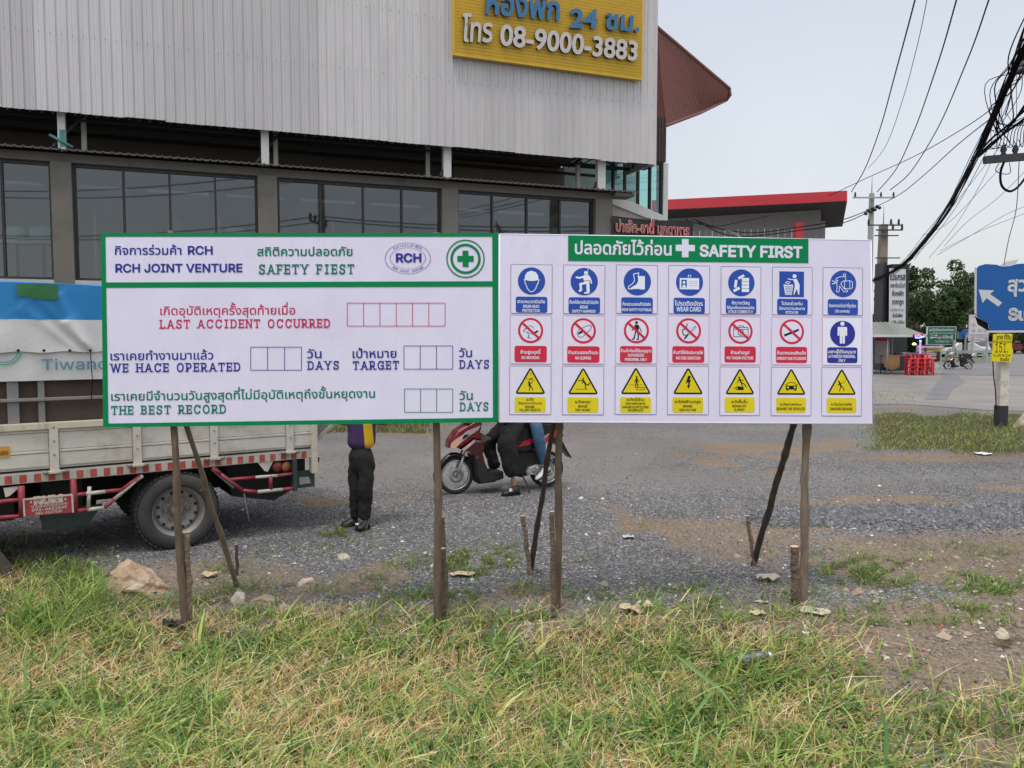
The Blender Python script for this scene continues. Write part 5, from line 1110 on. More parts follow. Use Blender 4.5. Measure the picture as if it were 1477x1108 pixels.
rn_ = np.random.default_rng(4); n = 9000; P = np.stack([rn_.uniform(30, 105, n), rn_.uniform(104, 112, n), rn_.uniform(0, 3.4, n) ** 1.0], -1); P[:, 2] *= (.6 + .6 * fbm(P[:, 0], P[:, 0] * 0, .25)); a1 = rn_.normal(size=(n, 3)); a2 = rn_.normal(size=(n, 3)); s = .45
V = np.stack([P - a1 * s * .6, P + a2 * s * .4, P + a1 * s * .6, P - a2 * s * .4], 1).reshape(-1, 3); tag(np_mesh('far_treeline', V, np.arange(n * 4).reshape(-1, 4), [M_LEAF], col=np.repeat(pal(n, TG), 4, 0)), 'low dark line of far trees beyond the road', None, None, 'stuff')
# verge beyond the road, guard rail
sheet('far_verge', [(1325, 520), (1440, 520), (1440, 510), (1425, 503), (1325, 503)], mat('far_turf', (.13, .16, .06), .95, var=.25, scale=.6, dirt=(.28, .24, .16), dirt_amt=.6, dirt_scale=.4), .028)
M_GALV = mat('galvanised', (.38, .41, .40), .5, metal=.3, var=.1)
gr = thing('guard_rail', 'grey guard rail running behind the parked scooter', 'guard rail'); A, Bq = PY(1368, 506, 62), PY(1436, 506, 66)
mb = MB(); mb.bar((A.x, 62, .75), (Bq.x, 66, .75), .06, .22, M_GALV); mb.build('rail', gr); mb = MB(); mb.bar((A.x, 62, .45), (Bq.x, 66, .45), .06, .12, M_GALV); mb.build('rail', gr)
for k in range(5): t = k / 4; mb = MB(); mb.b2(A.x + (Bq.x - A.x) * t - .06, A.x + (Bq.x - A.x) * t + .06, 62.1 + 4 * t, 62.2 + 4 * t, 0, .85, M_GALV); mb.build('post', gr)
# ------------------------------------------------------------------ poles and wires
M_POLE = mat('pole_concrete', (.34, .345, .33), .85, var=.12, scale=3); M_POLEB = mat('weathered_pole', (.27, .225, .18), .9, var=.15, scale=3, dirt=(.15, .12, .1), dirt_amt=.5)
M_WIRE = mat('black_cable', (.006, .006, .007), .8, spec=.1); M_STEELD = mat('dark_crossarm', (.05, .05, .052), .6); M_INS = mat('insulator', (.02, .018, .02), .35)
def utility_pole(label, px, Y, ztop, w, m, arms, spike=None):
    p = PY(px, 400, Y); root = thing('utility_pole', label, 'utility pole', (p.x, Y, 0)); mb = MB(); mb.loft([[Vector((sx * k, sy * k, z)) for sx, sy in ((-1, -1), (1, -1), (1, 1), (-1, 1))] for z, k in ((-.2, w * .62), (ztop, w * .42))], m, smooth=False); mb.build('shaft', root)
    for z, x0, x1, th, ma, ins in arms:
        mb = MB(); mb.b2(x0, x1, -w * .6 - .12, -w * .6, z - th / 2, z + th / 2, ma); arm = mb.build('crossarm', root)
        for q in ins: mb = MB(); mb.lathe([(.03, 0), (.09, .05), (.05, .1), (.09, .16), (.05, .2), (.07, .26), (.02, .34)], (q, -w * .6 - .06, z + th / 2), (0, 0, 1), M_INS, 8); mb.build('insulator', arm)
    if spike: mb = MB(); mb.tube([(0, 0, ztop), (0, 0, ztop + spike)], .03, M_GALV, 6); mb.build('spike', root)
    return root
def zat(py, Y): return PY(738, py, Y).z
YA, YB_ = 54., 47.
xA = lambda px, Y, c: PY(px, 300, Y).x - PY(c, 300, Y).x
utility_pole('slim grey concrete pole with one wide crossarm, taller and further left', 1254, YA, zat(279, YA), .3, M_POLE, [(zat(286, YA), xA(1225, YA, 1254), xA(1285, YA, 1254), .09, M_GALV, [xA(q, YA, 1254) for q in (1228, 1265, 1283)])], 1.2)
pr = utility_pole('brown weathered pole carrying several short crossarms and the cable bundle', 1272, YB_, zat(324, YB_), .46, M_POLEB,
    [(zat(326, YB_), xA(1246, YB_, 1272), xA(1293, YB_, 1272), .07, M_STEELD, [xA(q, YB_, 1272) for q in (1247, 1279, 1290)]), (zat(333, YB_), xA(1258, YB_, 1272), xA(1296, YB_, 1272), .07, M_STEELD, [xA(q, YB_, 1272) for q in (1282, 1295)]),
     (zat(341, YB_), xA(1256, YB_, 1272), xA(1290, YB_, 1272), .06, M_STEELD, []), (zat(373, YB_), xA(1258, YB_, 1272), xA(1293, YB_, 1272), .06, M_STEELD, []), (zat(402, YB_), xA(1257, YB_, 1272), xA(1272, YB_, 1272), .08, M_STEELD, []), (zat(408, YB_), xA(1257, YB_, 1272), xA(1274, YB_, 1272), .1, M_STEELD, [])], 1.1)
mb = MB(); 
for k in range(7): mb.lathe([(.0, -.1), (.12, -.05), (.12, .08), (0, .12)], (xA(1244 + k * 3.2, YA, 1254) , -.25, zat(309 - k * 1.4, YA) + (k % 2) * .14), (0, 1, .3), M_INS, 8)
mb.build('cable_splice', bpy.data.objects['utility_pole'])
mb = MB()
for z_ in (402, 409, 420, 432): mb.lathe([(0, -.2), (.16, -.1), (.18, .1), (0, .2)], (xA(1262, YB_, 1272) + (z_ % 3) * .08, -.3, zat(z_, YB_)), (1, 0, .2), M_INS, 8)
mb.build('cable_clamp', pr)
def wire(label, pts, r, m=None, nm='power_cable', grp=None, n=5):  # pts: (px, py, Y)
    P = [PY(*p) for p in pts]; out = []
    for i in range(len(P) - 1):
        p0 = P[max(i - 1, 0)]; p1 = P[i]; p2 = P[i + 1]; p3 = P[min(i + 2, len(P) - 1)]
        for k in range(6):
            t = k / 6; out.append(.5 * ((2 * p1) + (p2 - p0) * t + (2 * p0 - 5 * p1 + 4 * p2 - p3) * t * t + (3 * p1 - p0 - 3 * p2 + p3) * t ** 3))
    out.append(P[-1]); rr = [r * .72 * (.35 + .65 * p.y / 34) if r > 0 else -r for p in out]; mb = MB(); mb.tube(out, rr, m or M_WIRE, n); o = mb.build(nm); return tag(o, label, 'cable', grp)
G1 = 'wires sweeping down to the far crossarm'
wire('leftmost of the three dark wires rising from the slim pole crossarm', [(1228, 277, 54), (1247, 245, 45), (1268, 190, 33), (1293, 100, 19), (1321, -5, 12), (1335, -70, 10)], .03, grp=G1)
wire('middle of the three dark wires rising from the slim pole crossarm', [(1265, 277, 54), (1292, 245, 45), (1318, 190, 33), (1350, 100, 19), (1381, -5, 12), (1398, -70, 10)], .03, grp=G1)
wire('rightmost of the three dark wires rising from the slim pole crossarm', [(1284, 274, 54), (1312, 250, 45), (1350, 190, 33), (1392, 95, 19), (1428, -5, 12), (1450, -70, 10)], .03, grp=G1)
M_FW = mat('faint_wire', (.25, .27, .29), .6)
wire('faint pale wire rising between the two left dark wires', [(1252, 243, 54), (1275, 215, 30), (1300, 150, 24), (1322, 70, 18), (1338, -5, 13)], .018, M_FW)
wire('thin wire from the red roof passing over the slim pole to the cable bundle', [(1195, 283, 36), (1250, 257, 30), (1320, 225, 24), (1390, 185, 18), (1440, 150, 14)], .02)
wire('thin wire from the slim pole splice to the cable bundle', [(1248, 305, 54), (1290, 285, 31), (1330, 255, 27), (1380, 210, 20), (1430, 170, 15)], .022)
wire('upper black cable running left from the slim pole in front of the grey wall', [(1248, 305, 54), (1215, 317, 33), (1150, 328, 30), (1080, 336, 27), (1005, 322, 24), (990, 316, 22)], .03)
wire('lower black cable running left from the slim pole in front of the grey wall', [(1246, 309, 54), (1215, 322, 33), (1150, 333, 30), (1060, 341, 27), (1004, 318, 24)], .03)
wire('short drooping wire from the banner corner over the grey wall', [(1000, 316, 21), (1030, 326, 22), (1060, 322, 23), (1110, 311, 26)], .02)
GB = 'thin wires fanning out behind the cable bundle'
for k, (a, b_, c, d) in enumerate([((1319, 375), (1350, 330), (1400, 265), (1440, 215)), ((1340, 372), (1375, 330), (1412, 270), (1445, 200)), ((1352, 368), (1400, 340), (1450, 310), (1500, 290)), ((1356, 362), (1410, 335), (1460, 315), (1500, 300)), ((1330, 340), (1370, 320), (1440, 245), (1480, 200)), ((1362, 355), (1395, 320), (1440, 285), (1500, 225))]):
    wire(('steepest thin pale wire behind the cable bundle, ending just left of the tree', 'second steepest thin pale wire behind the cable bundle', 'lower thin pale wire sagging to the right over the tree', 'lowest thin pale wire sagging just above the tree', 'thin pale wire starting closest under the thick cable bundle', 'thin pale wire rising steadily to the right edge behind the bundle')[k], [(*a, 50), (*b_, 46), (*c, 38), (*d, 30)], .016, M_FW, grp=GB)
# bundle
rn2 = random.Random(5); cb = thing('cable_bundle', 'thick tangled black bundle of telephone cables sweeping up to the right', 'cable'); main = [(1260, 405, 46), (1285, 393, 41), (1306, 378, 36), (1335, 345, 29), (1368, 300, 22), (1404, 232, 15), (1430, 175, 12.8), (1452, 125, 11.4), (1474, 75, 10.4), (1500, 30, 9.6)]
for k in range(16):
    jit = 1.5 if k < 10 else 4.5; ox, oy = rn2.gauss(0, jit), rn2.gauss(0, jit); P = []
    for i, (x, y, Y) in enumerate(main):
        s = math.sin(math.pi * i / 9); P.append(PY(x + ox * (.5 + i * .12) + rn2.gauss(0, 1.0), y + oy * (.5 + s) + abs(rn2.gauss(0, 1.5 if k < 10 else 4)) * s, Y))
    out = []
    for i in range(len(P) - 1):
        p0 = P[max(i - 1, 0)]; p1 = P[i]; p2 = P[i + 1]; p3 = P[min(i + 2, len(P) - 1)]
        for q in range(5): t = q / 5; out.append(.5 * ((2 * p1) + (p2 - p0) * t + (2 * p0 - 5 * p1 + 4 * p2 - p3) * t * t + (3 * p1 - p0 - 3 * p2 + p3) * t ** 3))
    out.append(P[-1]); mb = MB(); mb.tube(out, [(.015 if k < 10 else .008) * (.45 + .55 * p.y / 25) for p in out], M_WIRE, 5); mb.build('strand', cb)
for k, pts in enumerate([[(1404, 228, 15), (1430, 200, 14), (1455, 180, 13), (1477, 160, 12), (1500, 140, 11.5)], [(1402, 232, 15), (1428, 208, 14), (1452, 190, 13), (1477, 172, 12), (1500, 150, 11.5)], [(1412, 226, 15), (1436, 205, 14), (1462, 176, 13), (1500, 120, 11.5)]]):
    P = [PY(*p) for p in pts]; mb = MB(); mb.tube(P, .02, M_WIRE, 6); mb.build('strand', cb)
# pole across the road behind the photographer: the shop windows mirror it
def mirrored(px, Y):
    v = PY(px, 400, Y); v.z = 0; v2 = v - BP.n * 2 * ((v - BP.O).dot(BP.n)); return v2
mv = mirrored(466, 46); mp = thing('utility_pole', 'concrete pole with two crossarms seen only mirrored in the shop windows', 'utility pole', (mv.x, mv.y, 0), R(-41))
mb = MB(); mb.loft([[Vector((sx * k, sy * k, z)) for sx, sy in ((-1, -1), (1, -1), (1, 1), (-1, 1))] for z, k in ((-.2, .22), (12, .14))], M_POLEB, smooth=False); mb.build('shaft', mp)
for z_ in (11.2, 8.6):
    mb = MB(); mb.b2(-1.3, 1.3, -.25, -.15, z_, z_ + .1, M_STEELD); am = mb.build('crossarm', mp)
    for q_ in (-1.2, -.5, .5, 1.2): mb = MB(); mb.lathe([(.04, 0), (.1, .08), (.06, .16), (.1, .24), (.03, .4)], (q_, -.2, z_ + .1), (0, 0, 1), M_INS, 8); mb.build('insulator', am)
dW = Vector((math.cos(R(-41) + math.pi / 2), math.sin(R(-41) + math.pi / 2), 0)); mb = MB()
for q_, z_ in ((-1.2, 11.6), (1.2, 11.6), (-.5, 9.), (1.2, 9.)):
    o_ = Vector((mv.x, mv.y, 0)) + Vector((math.cos(R(-41)), math.sin(R(-41)), 0)) * q_; mb.tube([o_ + dW * t * 2.5 + Vector((0, 0, z_ - .9 + .9 * abs(1 - abs(t) / 6) ** 2)) for t in range(-14, 15)], .03, M_WIRE, 5)
tag(mb.build('overhead_wires'), 'wires strung along the road behind the photographer, mirrored in the windows', 'cable')
# pole just outside the frame whose arm and loops hang in
P_R = 12.5; rp = thing('utility_pole', 'black crossarm reaching in from the right edge over the blue sign', 'utility pole', (PY(1556, 300, P_R).x, P_R, 0))
mb = MB(); mb.loft([[Vector((sx * k, sy * k, z)) for sx, sy in ((-1, -1), (1, -1), (1, 1), (-1, 1))] for z, k in ((-.2, .17), (9.5, .11))], M_POLEB, smooth=False); mb.build('shaft', rp)
xo = PY(1556, 300, P_R).x; za = zat(228, P_R); mb = MB(); p0, p1 = PY(1420, 231, P_R - .3), PY(1580, 218, P_R - .3); mb.bar((p0.x - xo, -.3, p0.z), (p1.x - xo, -.3, p1.z), .09, .11, M_STEELD); mb.build('crossarm', rp)
for q in (1447, 1464): mb = MB(); p = PY(q, 228, P_R - .3); mb.lathe([(.02, 0), (.05, .04), (.03, .08), (.05, .12), (.02, .2)], (p.x - xo, -.3, p.z), (0, 0, 1), M_INS, 8); mb.build('insulator', rp)
def loop(pts, r):
    P = [PY(*p) - Vector((xo, P_R, 0)) for p in pts]; mb = MB(); out = []
    for i in range(len(P) - 1):
        p0_ = P[max(i - 1, 0)]; p1_ = P[i]; p2_ = P[i + 1]; p3_ = P[min(i + 2, len(P) - 1)]
        for q in range(6): t = q / 6; out.append(.5 * ((2 * p1_) + (p2_ - p0_) * t + (2 * p0_ - 5 * p1_ + 4 * p2_ - p3_) * t * t + (3 * p1_ - p0_ - 3 * p2_ + p3_) * t ** 3))
    out.append(P[-1]); mb.tube(out, r, M_WIRE, 6); mb.build('cable_loop', rp)
loop([(1448, 234, 12), (1443, 250, 12), (1445, 268, 12), (1456, 276, 12), (1468, 270, 12), (1480, 255, 12)], .018); loop([(1441, 236, 12), (1436, 246, 12), (1447, 251, 12), (1457, 249, 12), (1456, 235, 12)], .006)
for k in range(17):
    a = rn2.uniform(1425, 1482); loop([(1432 + rn2.uniform(-4, 26), 200 + rn2.uniform(-45, 25), 12.5), (a - 5, 150 + rn2.uniform(-30, 30), 12), (1462 + rn2.uniform(-8, 22), 95 + rn2.uniform(-25, 25), 11.5), (1484 + rn2.uniform(-5, 25), 20 + rn2.uniform(-30, 40), 11)], rn2.choice([.004, .006, .009]))
for k in range(8):
    y_ = rn2.uniform(60, 150); loop([(1420 + k * 7, 215 - k * 2, 12.4), (1440 + k * 5, 212, 12.2), (1450 + k * 4, 185, 12), (1490, 150 + y_ * .2, 11.6)], .006)
loop([(1470, 232, 12.2), (1466, 300, 12.6), (1455, 345, 13), (1448, 382, 13.4)], .006)
mb = MB(); p = PY(1473, 101, 11.2); 
for q in ((0, 0, 0), (.12, .02, -.06), (.05, 0, .08)): mb.lathe([(0, -.09), (.05, -.05), (.05, .05), (0, .09)], (p.x - xo + q[0], p.y - P_R, p.z + q[2]), (1, 0, .5), M_INS, 8)
mb.build('cable_splice', rp)
# ------------------------------------------------------------------ blue direction sign
g = G(1443, 616); YS = g.y; bs = thing('direction_sign', 'big bent blue road sign with white arrow on a white pole at the right edge', 'road sign', (g.x, YS, 0)); M_BS = mat('sign_blue', (.0, .10, .37), .4, var=.08, scale=1.5); M_RW = mat('reflective_white', (.62, .63, .64), .4, var=.04)
SG = Plane((g.x, YS - .14, 0), (1, .0, 0)); s_ = lambda px, py: SG.uv(px, py); mb = MB()
out = [s_(*p) for p in [(1408, 388), (1411, 384), (1421, 381), (1437, 382), (1443, 384.5), (1455, 384), (1466, 381), (1480, 380)]]; xr = s_(1560, 380)[0]; out += [(xr, out[-1][1])]
bot = [(xr, s_(1477, 476)[1]), s_(1427, 477), s_(1425, 466), s_(1411, 459), s_(1408, 455)]
mb.prism(out + bot, 0, .02, M_BS); mb.build('face', bs, loc=(0, -.14, 0))
bs.children[-1].matrix_parent_inverse = Matrix.Identity(4)
# plate stands upright: local xy -> world xz
RX = Matrix.Rotation(math.pi / 2, 4, 'X')
def upright(o, y=-.14): o.matrix_local = Matrix.Translation((0, y, 0)) @ RX; return o
upright([c for c in bs.children if c.name.startswith('face')][0])
mb = MB(); mb.prism([s_(1427, 477), (xr, s_(1477, 476)[1]), (xr, s_(1477, 479)[1]), s_(1425, 480)], 0, .022, M_RW); upright(mb.build('rim', bs))
mb = MB(); mb.prism([s_(*p) for p in [(1406, 386), (1408, 386), (1407.6, 455), (1405.4, 452)]], -.01, .022, M_RW); mb.prism([s_(*p) for p in [(1441, 384), (1452, 377.5), (1470, 374), (1466, 380.5), (1455, 383.4)]], -.03, -.02, M_RW); upright(mb.build('bent_edge', bs))
mb = MB(); mb.prism([s_(*p) for p in [(1408, 456), (1412, 459), (1426, 466), (1427.5, 477), (1424, 475.5), (1412, 468)]], -.05, -.03, M_BLK); upright(mb.build('torn_corner', bs))
mb = MB(); z_ = .024; mb.poly([s_(*p) for p in [(1410.5, 418), (1433, 419), (1427, 424.5), (1444.5, 436.5), (1439, 442.5), (1422, 430), (1416.5, 437.5)]], M_RW, z_)
k_ = abs(s_(1440, 400)[1] - s_(1440, 440)[1]) / 40
A_ = s_(1452, 420); put_text(mb, 'สุวรรณภูมิ', A_[0], 0, A_[1], 28 * k_, M_RW, z_, .03, fit=False, center=None)
V0, F0, l0 = glyphs('สุวรรณภูมิ', .03, 3, True)
A_ = s_(1453, 461.5); put_text(mb, 'Suvarnabhumi', A_[0], 0, A_[1], 22.5 * k_, M_RW, z_, .04, fit=False)
# keep lettering at its natural width
upright(mb.build('lettering', bs))
mb = MB(); w_ = .095; ztop = s_(1443, 400)[1]
mb.loft([[Vector((sx * w_, sy * w_, z)) for sx, sy in ((-1, -1), (1, -1), (1, 1), (-1, 1))] for z in (.48, ztop)], mat('white_pole_paint', (.66, .64, .58), .7, var=.06, dirt=(.30, .12, .04), dirt_amt=.7, dirt_scale=3.5), smooth=False); mb.build('pole', bs)
mb = MB(); mb.loft([[Vector((sx * (w_ + .003), sy * (w_ + .003), z)) for sx, sy in ((-1, -1), (1, -1), (1, 1), (-1, 1))] for z in (-.1, .48)], mat('black_pole_paint', (.03, .03, .035), .7), smooth=False); mb.build('pole_base', bs)
yp = thing('yellow_notice', 'yellow paper notice with handwritten black numbers tied under the blue sign', 'notice', (g.x, YS, 0)); mb = MB(); M_YN = mat('yellow_paper', (.80, .66, .0), .6, var=.06)
poly = [s_(*p) for p in [(1431, 482), (1459, 482), (1458, 500), (1460, 507), (1456, 523), (1428, 521), (1430, 505)]]; mb.prism(poly, .03, .036, M_YN); upright(mb.build('sheet', yp)); mb = MB()
for body, xa_, xb_, y_, sz, bo in (('ขาย ที่ดิน', 1436, 1457, 489.5, 9, .02), ('รับซื้อของเก่าทุกชนิด', 1431, 1459, 495, 6, .0), ('151.', 1434, 1452, 508.5, 19, -.012), ('โทร 089-9012345', 1430.5, 1456, 514.6, 5.5, .0), ('ติดต่อ', 1441, 1454, 521, 7, .02)):
    A_, B2_ = s_(xa_, y_), s_(xb_, y_); put_text(mb, body, A_[0], B2_[0], A_[1], sz * k_, M_BLK, .038, bo)
upright(mb.build('handwriting', yp))
wire('black cable hanging from the yellow notice to the ground beside the white pole', [(1432, 520, YS - .1), (1433.5, 545, YS - .12), (1436, 565, YS - .12), (1437, 590, YS - .11)], -.012, nm='hanging_cable')
# ------------------------------------------------------------------ pylon sign, road signs, stall
def panel_sign(name, label, x0, y0, x1, y1, Y, face, rim, texts, legs=(), arrow=None, extra=None, cat='sign', depth=.15, th=None):
    c = PY((x0 + x1) / 2, (y0 + y1) / 2, Y); root = thing(name, label, cat, (c.x, Y, 0)); SP_ = Plane((c.x, Y, 0), (1, 0, 0)); q = lambda a, b_: SP_.uv(a, b_)
    a, b_ = q(x0, y1), q(x1, y0); th = th if th is not None else (b_[1] - a[1]) * .03
    def up(o): o.matrix_local = RX.copy(); return o
    mb = MB(); mb.b2(a[0], b_[0], a[1], b_[1], -depth, 0, rim); up(mb.build('frame', root)); mb = MB(); mb.rect(a[0] + th, a[1] + th, b_[0] - th, b_[1] - th, face, .006); 
    k = abs(q(x0, 400)[1] - q(x0, 440)[1]) / 40
    for body, xa_, xb_, y_, sz, m, bo in texts: A_, B_ = q(xa_, y_), q(xb_, y_); put_text(mb, body, A_[0], B_[0], A_[1], sz * k, m, .02, bo, 2)
    if arrow: mb.poly([q(*p) for p in arrow], M_RW, .02)
    if extra: extra(mb, q)
    up(mb.build('face', root))
    for lx in legs: mb = MB(); l_ = q(lx, y1)[0]; mb.b2(l_ - .06, l_ + .06, -.06 - depth, .06 - depth, 0, a[1] + .3, M_GALV); mb.build('leg', root)
    return root
M_PYL = mat('pylon_charcoal', (.02, .022, .028), .5, var=.1); M_PF = mat('pylon_white', (.62, .64, .66), .5, var=.03)
c = PY(1297, 440, 45); SPp = Plane((c.x, 45, 0), (1, 0, 0)); q = lambda a, b_: SPp.uv(a, b_)
py_ = thing('pylon_sign', 'tall charcoal pylon sign with a white Thai text panel', 'sign', (c.x, 45, 0))
mb = MB(); a, b_ = q(1283, 500), q(1312, 381); mb.b2(a[0], b_[0], 0, b_[1], -.9, 0, M_PYL); o = mb.build('case', py_); o.matrix_local = RX.copy()
mb = MB(); a, b_ = q(1275, 500), q(1283, 378); mb.b2(a[0], b_[0], 0, b_[1], -1.4, -.3, M_PYL); o = mb.build('side_fin', py_); o.matrix_local = RX.copy()
mb = MB(); mb.poly([q(1282.5, 387), (q(1306.5, 388.5)), q(1306, 472), q(1282, 472)], M_PF, .01); k = abs(q(1290, 400)[1] - q(1290, 440)[1]) / 40; M_TXT = mat('pylon_print', (.05, .05, .055), .5)
for body, xa_, xb_, y_, sz, bo in (('เปรเกรส', 1283.5, 1305.5, 404, 13, .03), ('อพาร์ทเม้นท์', 1284, 1305.5, 415, 9, .02), ('ห้องพัก', 1286.5, 1303, 427, 10, .025), ('ราคาถูก', 1286.5, 1303, 439, 10, .03), ('รายเดือน 24 ชม.', 1284, 1304, 449, 6, .0), ('เริ่มต้นเพียง', 1287, 1301.5, 457.5, 7, .03), ('1,500.-/เดือน', 1284.5, 1304, 467, 7, .02)):
    A_, B_ = q(xa_, y_), q(xb_, y_); put_text(mb, body, A_[0], B_[0], A_[1], sz * k, M_TXT, .03, bo, 2)
o = mb.build('text_panel', py_); o.matrix_local = RX.copy()
M_GS = mat('road_sign_green', (.0, .12, .075), .45, var=.05); M_SB = mat('road_sign_blue', (.02, .13, .50), .45, var=.05)
panel_sign('green_road_sign', 'green road sign with a white left arrow between the tree and the scooter', 1337, 471, 1379.5, 497.5, 48, M_GS, M_RW,
    [('ศูนย์ปฏิบัติธรรมวัดหนองบัวแดง', 1340, 1376, 477.5, 5, M_RW, .02), ('มูลนิธิเพื่อการศึกษาและพัฒนา', 1341, 1376, 481.8, 3.4, M_RW, .0), ('ศูนย์เรียนรู้', 1353, 1374, 488, 5.4, M_RW, .03), ('โทรศัพท์ 02 123', 1349, 1376, 494, 4.4, M_RW, .0)], (1374,), [(1340, 485.5), (1344, 482), (1344, 484), (1352, 483), (1352, 487.4), (1344, 487.4), (1344, 489.5)], cat='road sign')
panel_sign('blue_road_sign', 'small blue road sign with white arrow behind the white notice board', 1382, 475.5, 1400, 488.5, 64, M_SB, M_RW, [('H', 1394, 1397, 484, 6, M_RW, .02)], (1391,), [(1391, 485), (1394, 483), (1394, 484), (1400, 484), (1400, 486), (1394, 486), (1394, 487)], cat='road sign')
M_PINKW = mat('pinkish_white_print', (.60, .56, .56), .6); M_MUT = mat('muted_print', (.30, .26, .32), .6)
def circ(mb, q):
    for x in (1404, 1413, 1421):
        for y in (469, 477): 
            if y == 469 and x > 1405: continue
            c_ = q(x, y); r_ = abs(q(x + 2.6, y)[0] - c_[0]); mb.ring(c_[0], c_[1], r_ * .8, r_, M_MUT, .02, n=16); mb.rect(c_[0] - r_ * .4, c_[1] - r_ * .2, c_[0] + r_ * .4, c_[1] + r_ * .2, M_MUT, .02)
    a = q(1398.5, 482.5); b_ = q(1427, 483.6); mb.rect(a[0], b_[1], b_[0], a[1], M_MUT, .02)
panel_sign('white_notice_board', 'white notice board with small round symbols beside the torn blue sign corner', 1398, 454, 1427, 492, 58, M_PINKW, M_PINKW, [('ระวัง ป้ายเตือน', 1400, 1406, 458, 3.5, M_MUT, 0), ('โครงการก่อสร้างถนน', 1400, 1425, 487.5, 4, M_MUT, 0), ('กรมทางหลวง', 1401, 1415, 491, 3.5, M_MUT, 0)], (1401, 1422), extra=circ)
M_BNR = {'pink': mat('banner_pink', (.55, .28, .38), .6), 'yel': mat('banner_yellow', (.62, .50, .03), .6), 'blk': mat('banner_dark', (.03, .03, .035), .6), 'red': mat('banner_red', (.60, .03, .05), .6), 'wht': M_PF}
for nm, lb, x0, y0, x1, y1, f, t, tc_ in (('pink_banner', 'long pink banner, topmost of the stack left of the scooter', 1322, 499, 1362, 503, 'pink', 'ร้านอาหารตามสั่ง', 'wht'), ('yellow_banner', 'yellow banner under the pink banner left of the scooter', 1323, 503.6, 1357, 507, 'yel', 'เปิดบริการทุกวัน', 'blk'), ('black_banner', 'black banner with white lettering above the red one', 1325, 508, 1352, 514.5, 'blk', 'ส้มตำไก่ย่างลาบ', 'wht'), ('red_banner', 'small red banner, lowest of the stack left of the scooter', 1326, 515.2, 1351, 518.6, 'red', 'โทรสั่งได้เลย', 'wht')):
    panel_sign(nm, lb, x0, y0, x1, y1, 46, M_BNR[f], M_BNR[f], [(t, x0 + 2, x1 - 2, y1 - 1, (y1 - y0) * 1.3, M_BNR[tc_], .02)], cat='banner', depth=.04)
fr = thing('banner_rack', 'grey frame holding the stacked banners left of the scooter', 'rack', at0(1340, 46.2))
for dx in (-.72, .72): mb = MB(); mb.b2(dx - .03, dx + .03, -.03, .03, 0, 1.5, M_GALV); mb.build('upright', fr)
# stall
M_RF = mat('stall_roof', (.30, .32, .29), .7, var=.1, dirt=(.25, .26, .22), dirt_amt=.5); stl = thing('food_stall', 'roadside food stall under a low grey sheet roof', 'stall', at0(1290, 42)); sx0 = PY(1290, 500, 42).x
def SLx(px, Y=42): return PY(px, 500, Y).x - sx0
zf, zb_ = zat(483, 40.5), zat(474, 44)
mb = MB(); cs = corrug(SLx(1215, 42), SLx(1312, 42), .25, .04, 0, 0); K = len(cs); mb.add([(x, -1.6, zf + d) for x, d in cs] + [(x, 2, zb_ + .35 + d) for x, d in cs], [(i, i + 1, K + i + 1, K + i) for i in range(K - 1)], M_RF)
e0, e1 = SLx(1312, 42), SLx(1344, 42); mb.add([(e0, -1.6, zf), (e1, -1.9, zat(487, 40)), (e1 - .1, .8, zat(487, 40) + .05), (e0, 2, zb_ + .35)], [(0, 1, 2, 3)], M_RF); mb.b2(SLx(1215), e0, -1.66, -1.62, zf - .12, zf + .02, M_PF); mb.build('roof', stl)
for px, y_ in ((1262, -1.4), (1308, -1.4), (1262, 1.6), (1308, 1.6)): mb = MB(); mb.tube([(SLx(px), y_, 0), (SLx(px), y_, zf)], .035, M_GALV, 8); mb.build('post', stl)
mb = MB(); mb.b2(SLx(1281), SLx(1303), 1.5, 1.54, .5, zf - .1, mat('stall_poster', (.55, .48, .48), .7, var=.2)); mb.b2(SLx(1282), SLx(1302), 1.46, 1.49, 1.75, 2.0, M_BNR['red']); mb.build('back_poster', stl)
mb = MB(); mb.b2(SLx(1215), SLx(1281), 1.7, 1.75, 0, zf, M_VOID); mb.build('back_wall', stl)
mb = MB(); mb.tube([(SLx(1307), -1.45, 1.0), (SLx(1307), -1.45, 1.75)], .05, mat('violet_tube', (.2, .15, .8), .3, emit=(.35, .2, 1., 1.4)), 8); mb.tube([(SLx(1307), -1.45, 1.75), (SLx(1307), -1.45, 2.0)], .05, mat('white_tube', (.8, .8, 1), .3, emit=(.9, .9, 1, 1.6)), 8); mb.build('lit_tube', stl)
mb = MB(); mb.lathe([(0, -.07), (.09, -.05), (.1, 0), (.04, .06), (0, .07)], (SLx(1300.5), -1.3, zat(496, 41)), (0, 0, 1), mat('warm_bulb', (1, .8, .4), .3, emit=(1, .72, .35, 2.2)), 10); mb.build('bulb', stl)
nl = panel_sign('neon_open_sign', 'small neon sign glowing pink and blue under the stall roof edge', 1317, 482.5, 1332, 491, 40, M_BLK, M_BLK, [], cat='neon sign', depth=.05); mb = MB(); M_NP = mat('neon_pink', (.9, .1, .4), .3, emit=(1, .1, .5, 1.3)); M_NB = mat('neon_blue', (.1, .3, 1), .3, emit=(.15, .45, 1, 1.8))
nx0 = nl.location.x; fz = lambda px, py: (PY(px, py, 40).x - nx0, -.08, PY(px, py, 40).z); mb.tube([fz(1318, 484.5), fz(1324, 483.8), fz(1328, 484.6)], .04, M_NP, 6); mb.tube([fz(1319, 487), fz(1325, 487.4), fz(1331, 485.6)], .045, M_NB, 6); mb.build('neon_tube', nl)
mb = MB(); p0, p1 = fz(1318, 482.5), fz(1312, 480); mb.tube([p0, (p0[0], .1, zf + .2)], .01, M_GALV, 5); mb.build('hanger', nl)
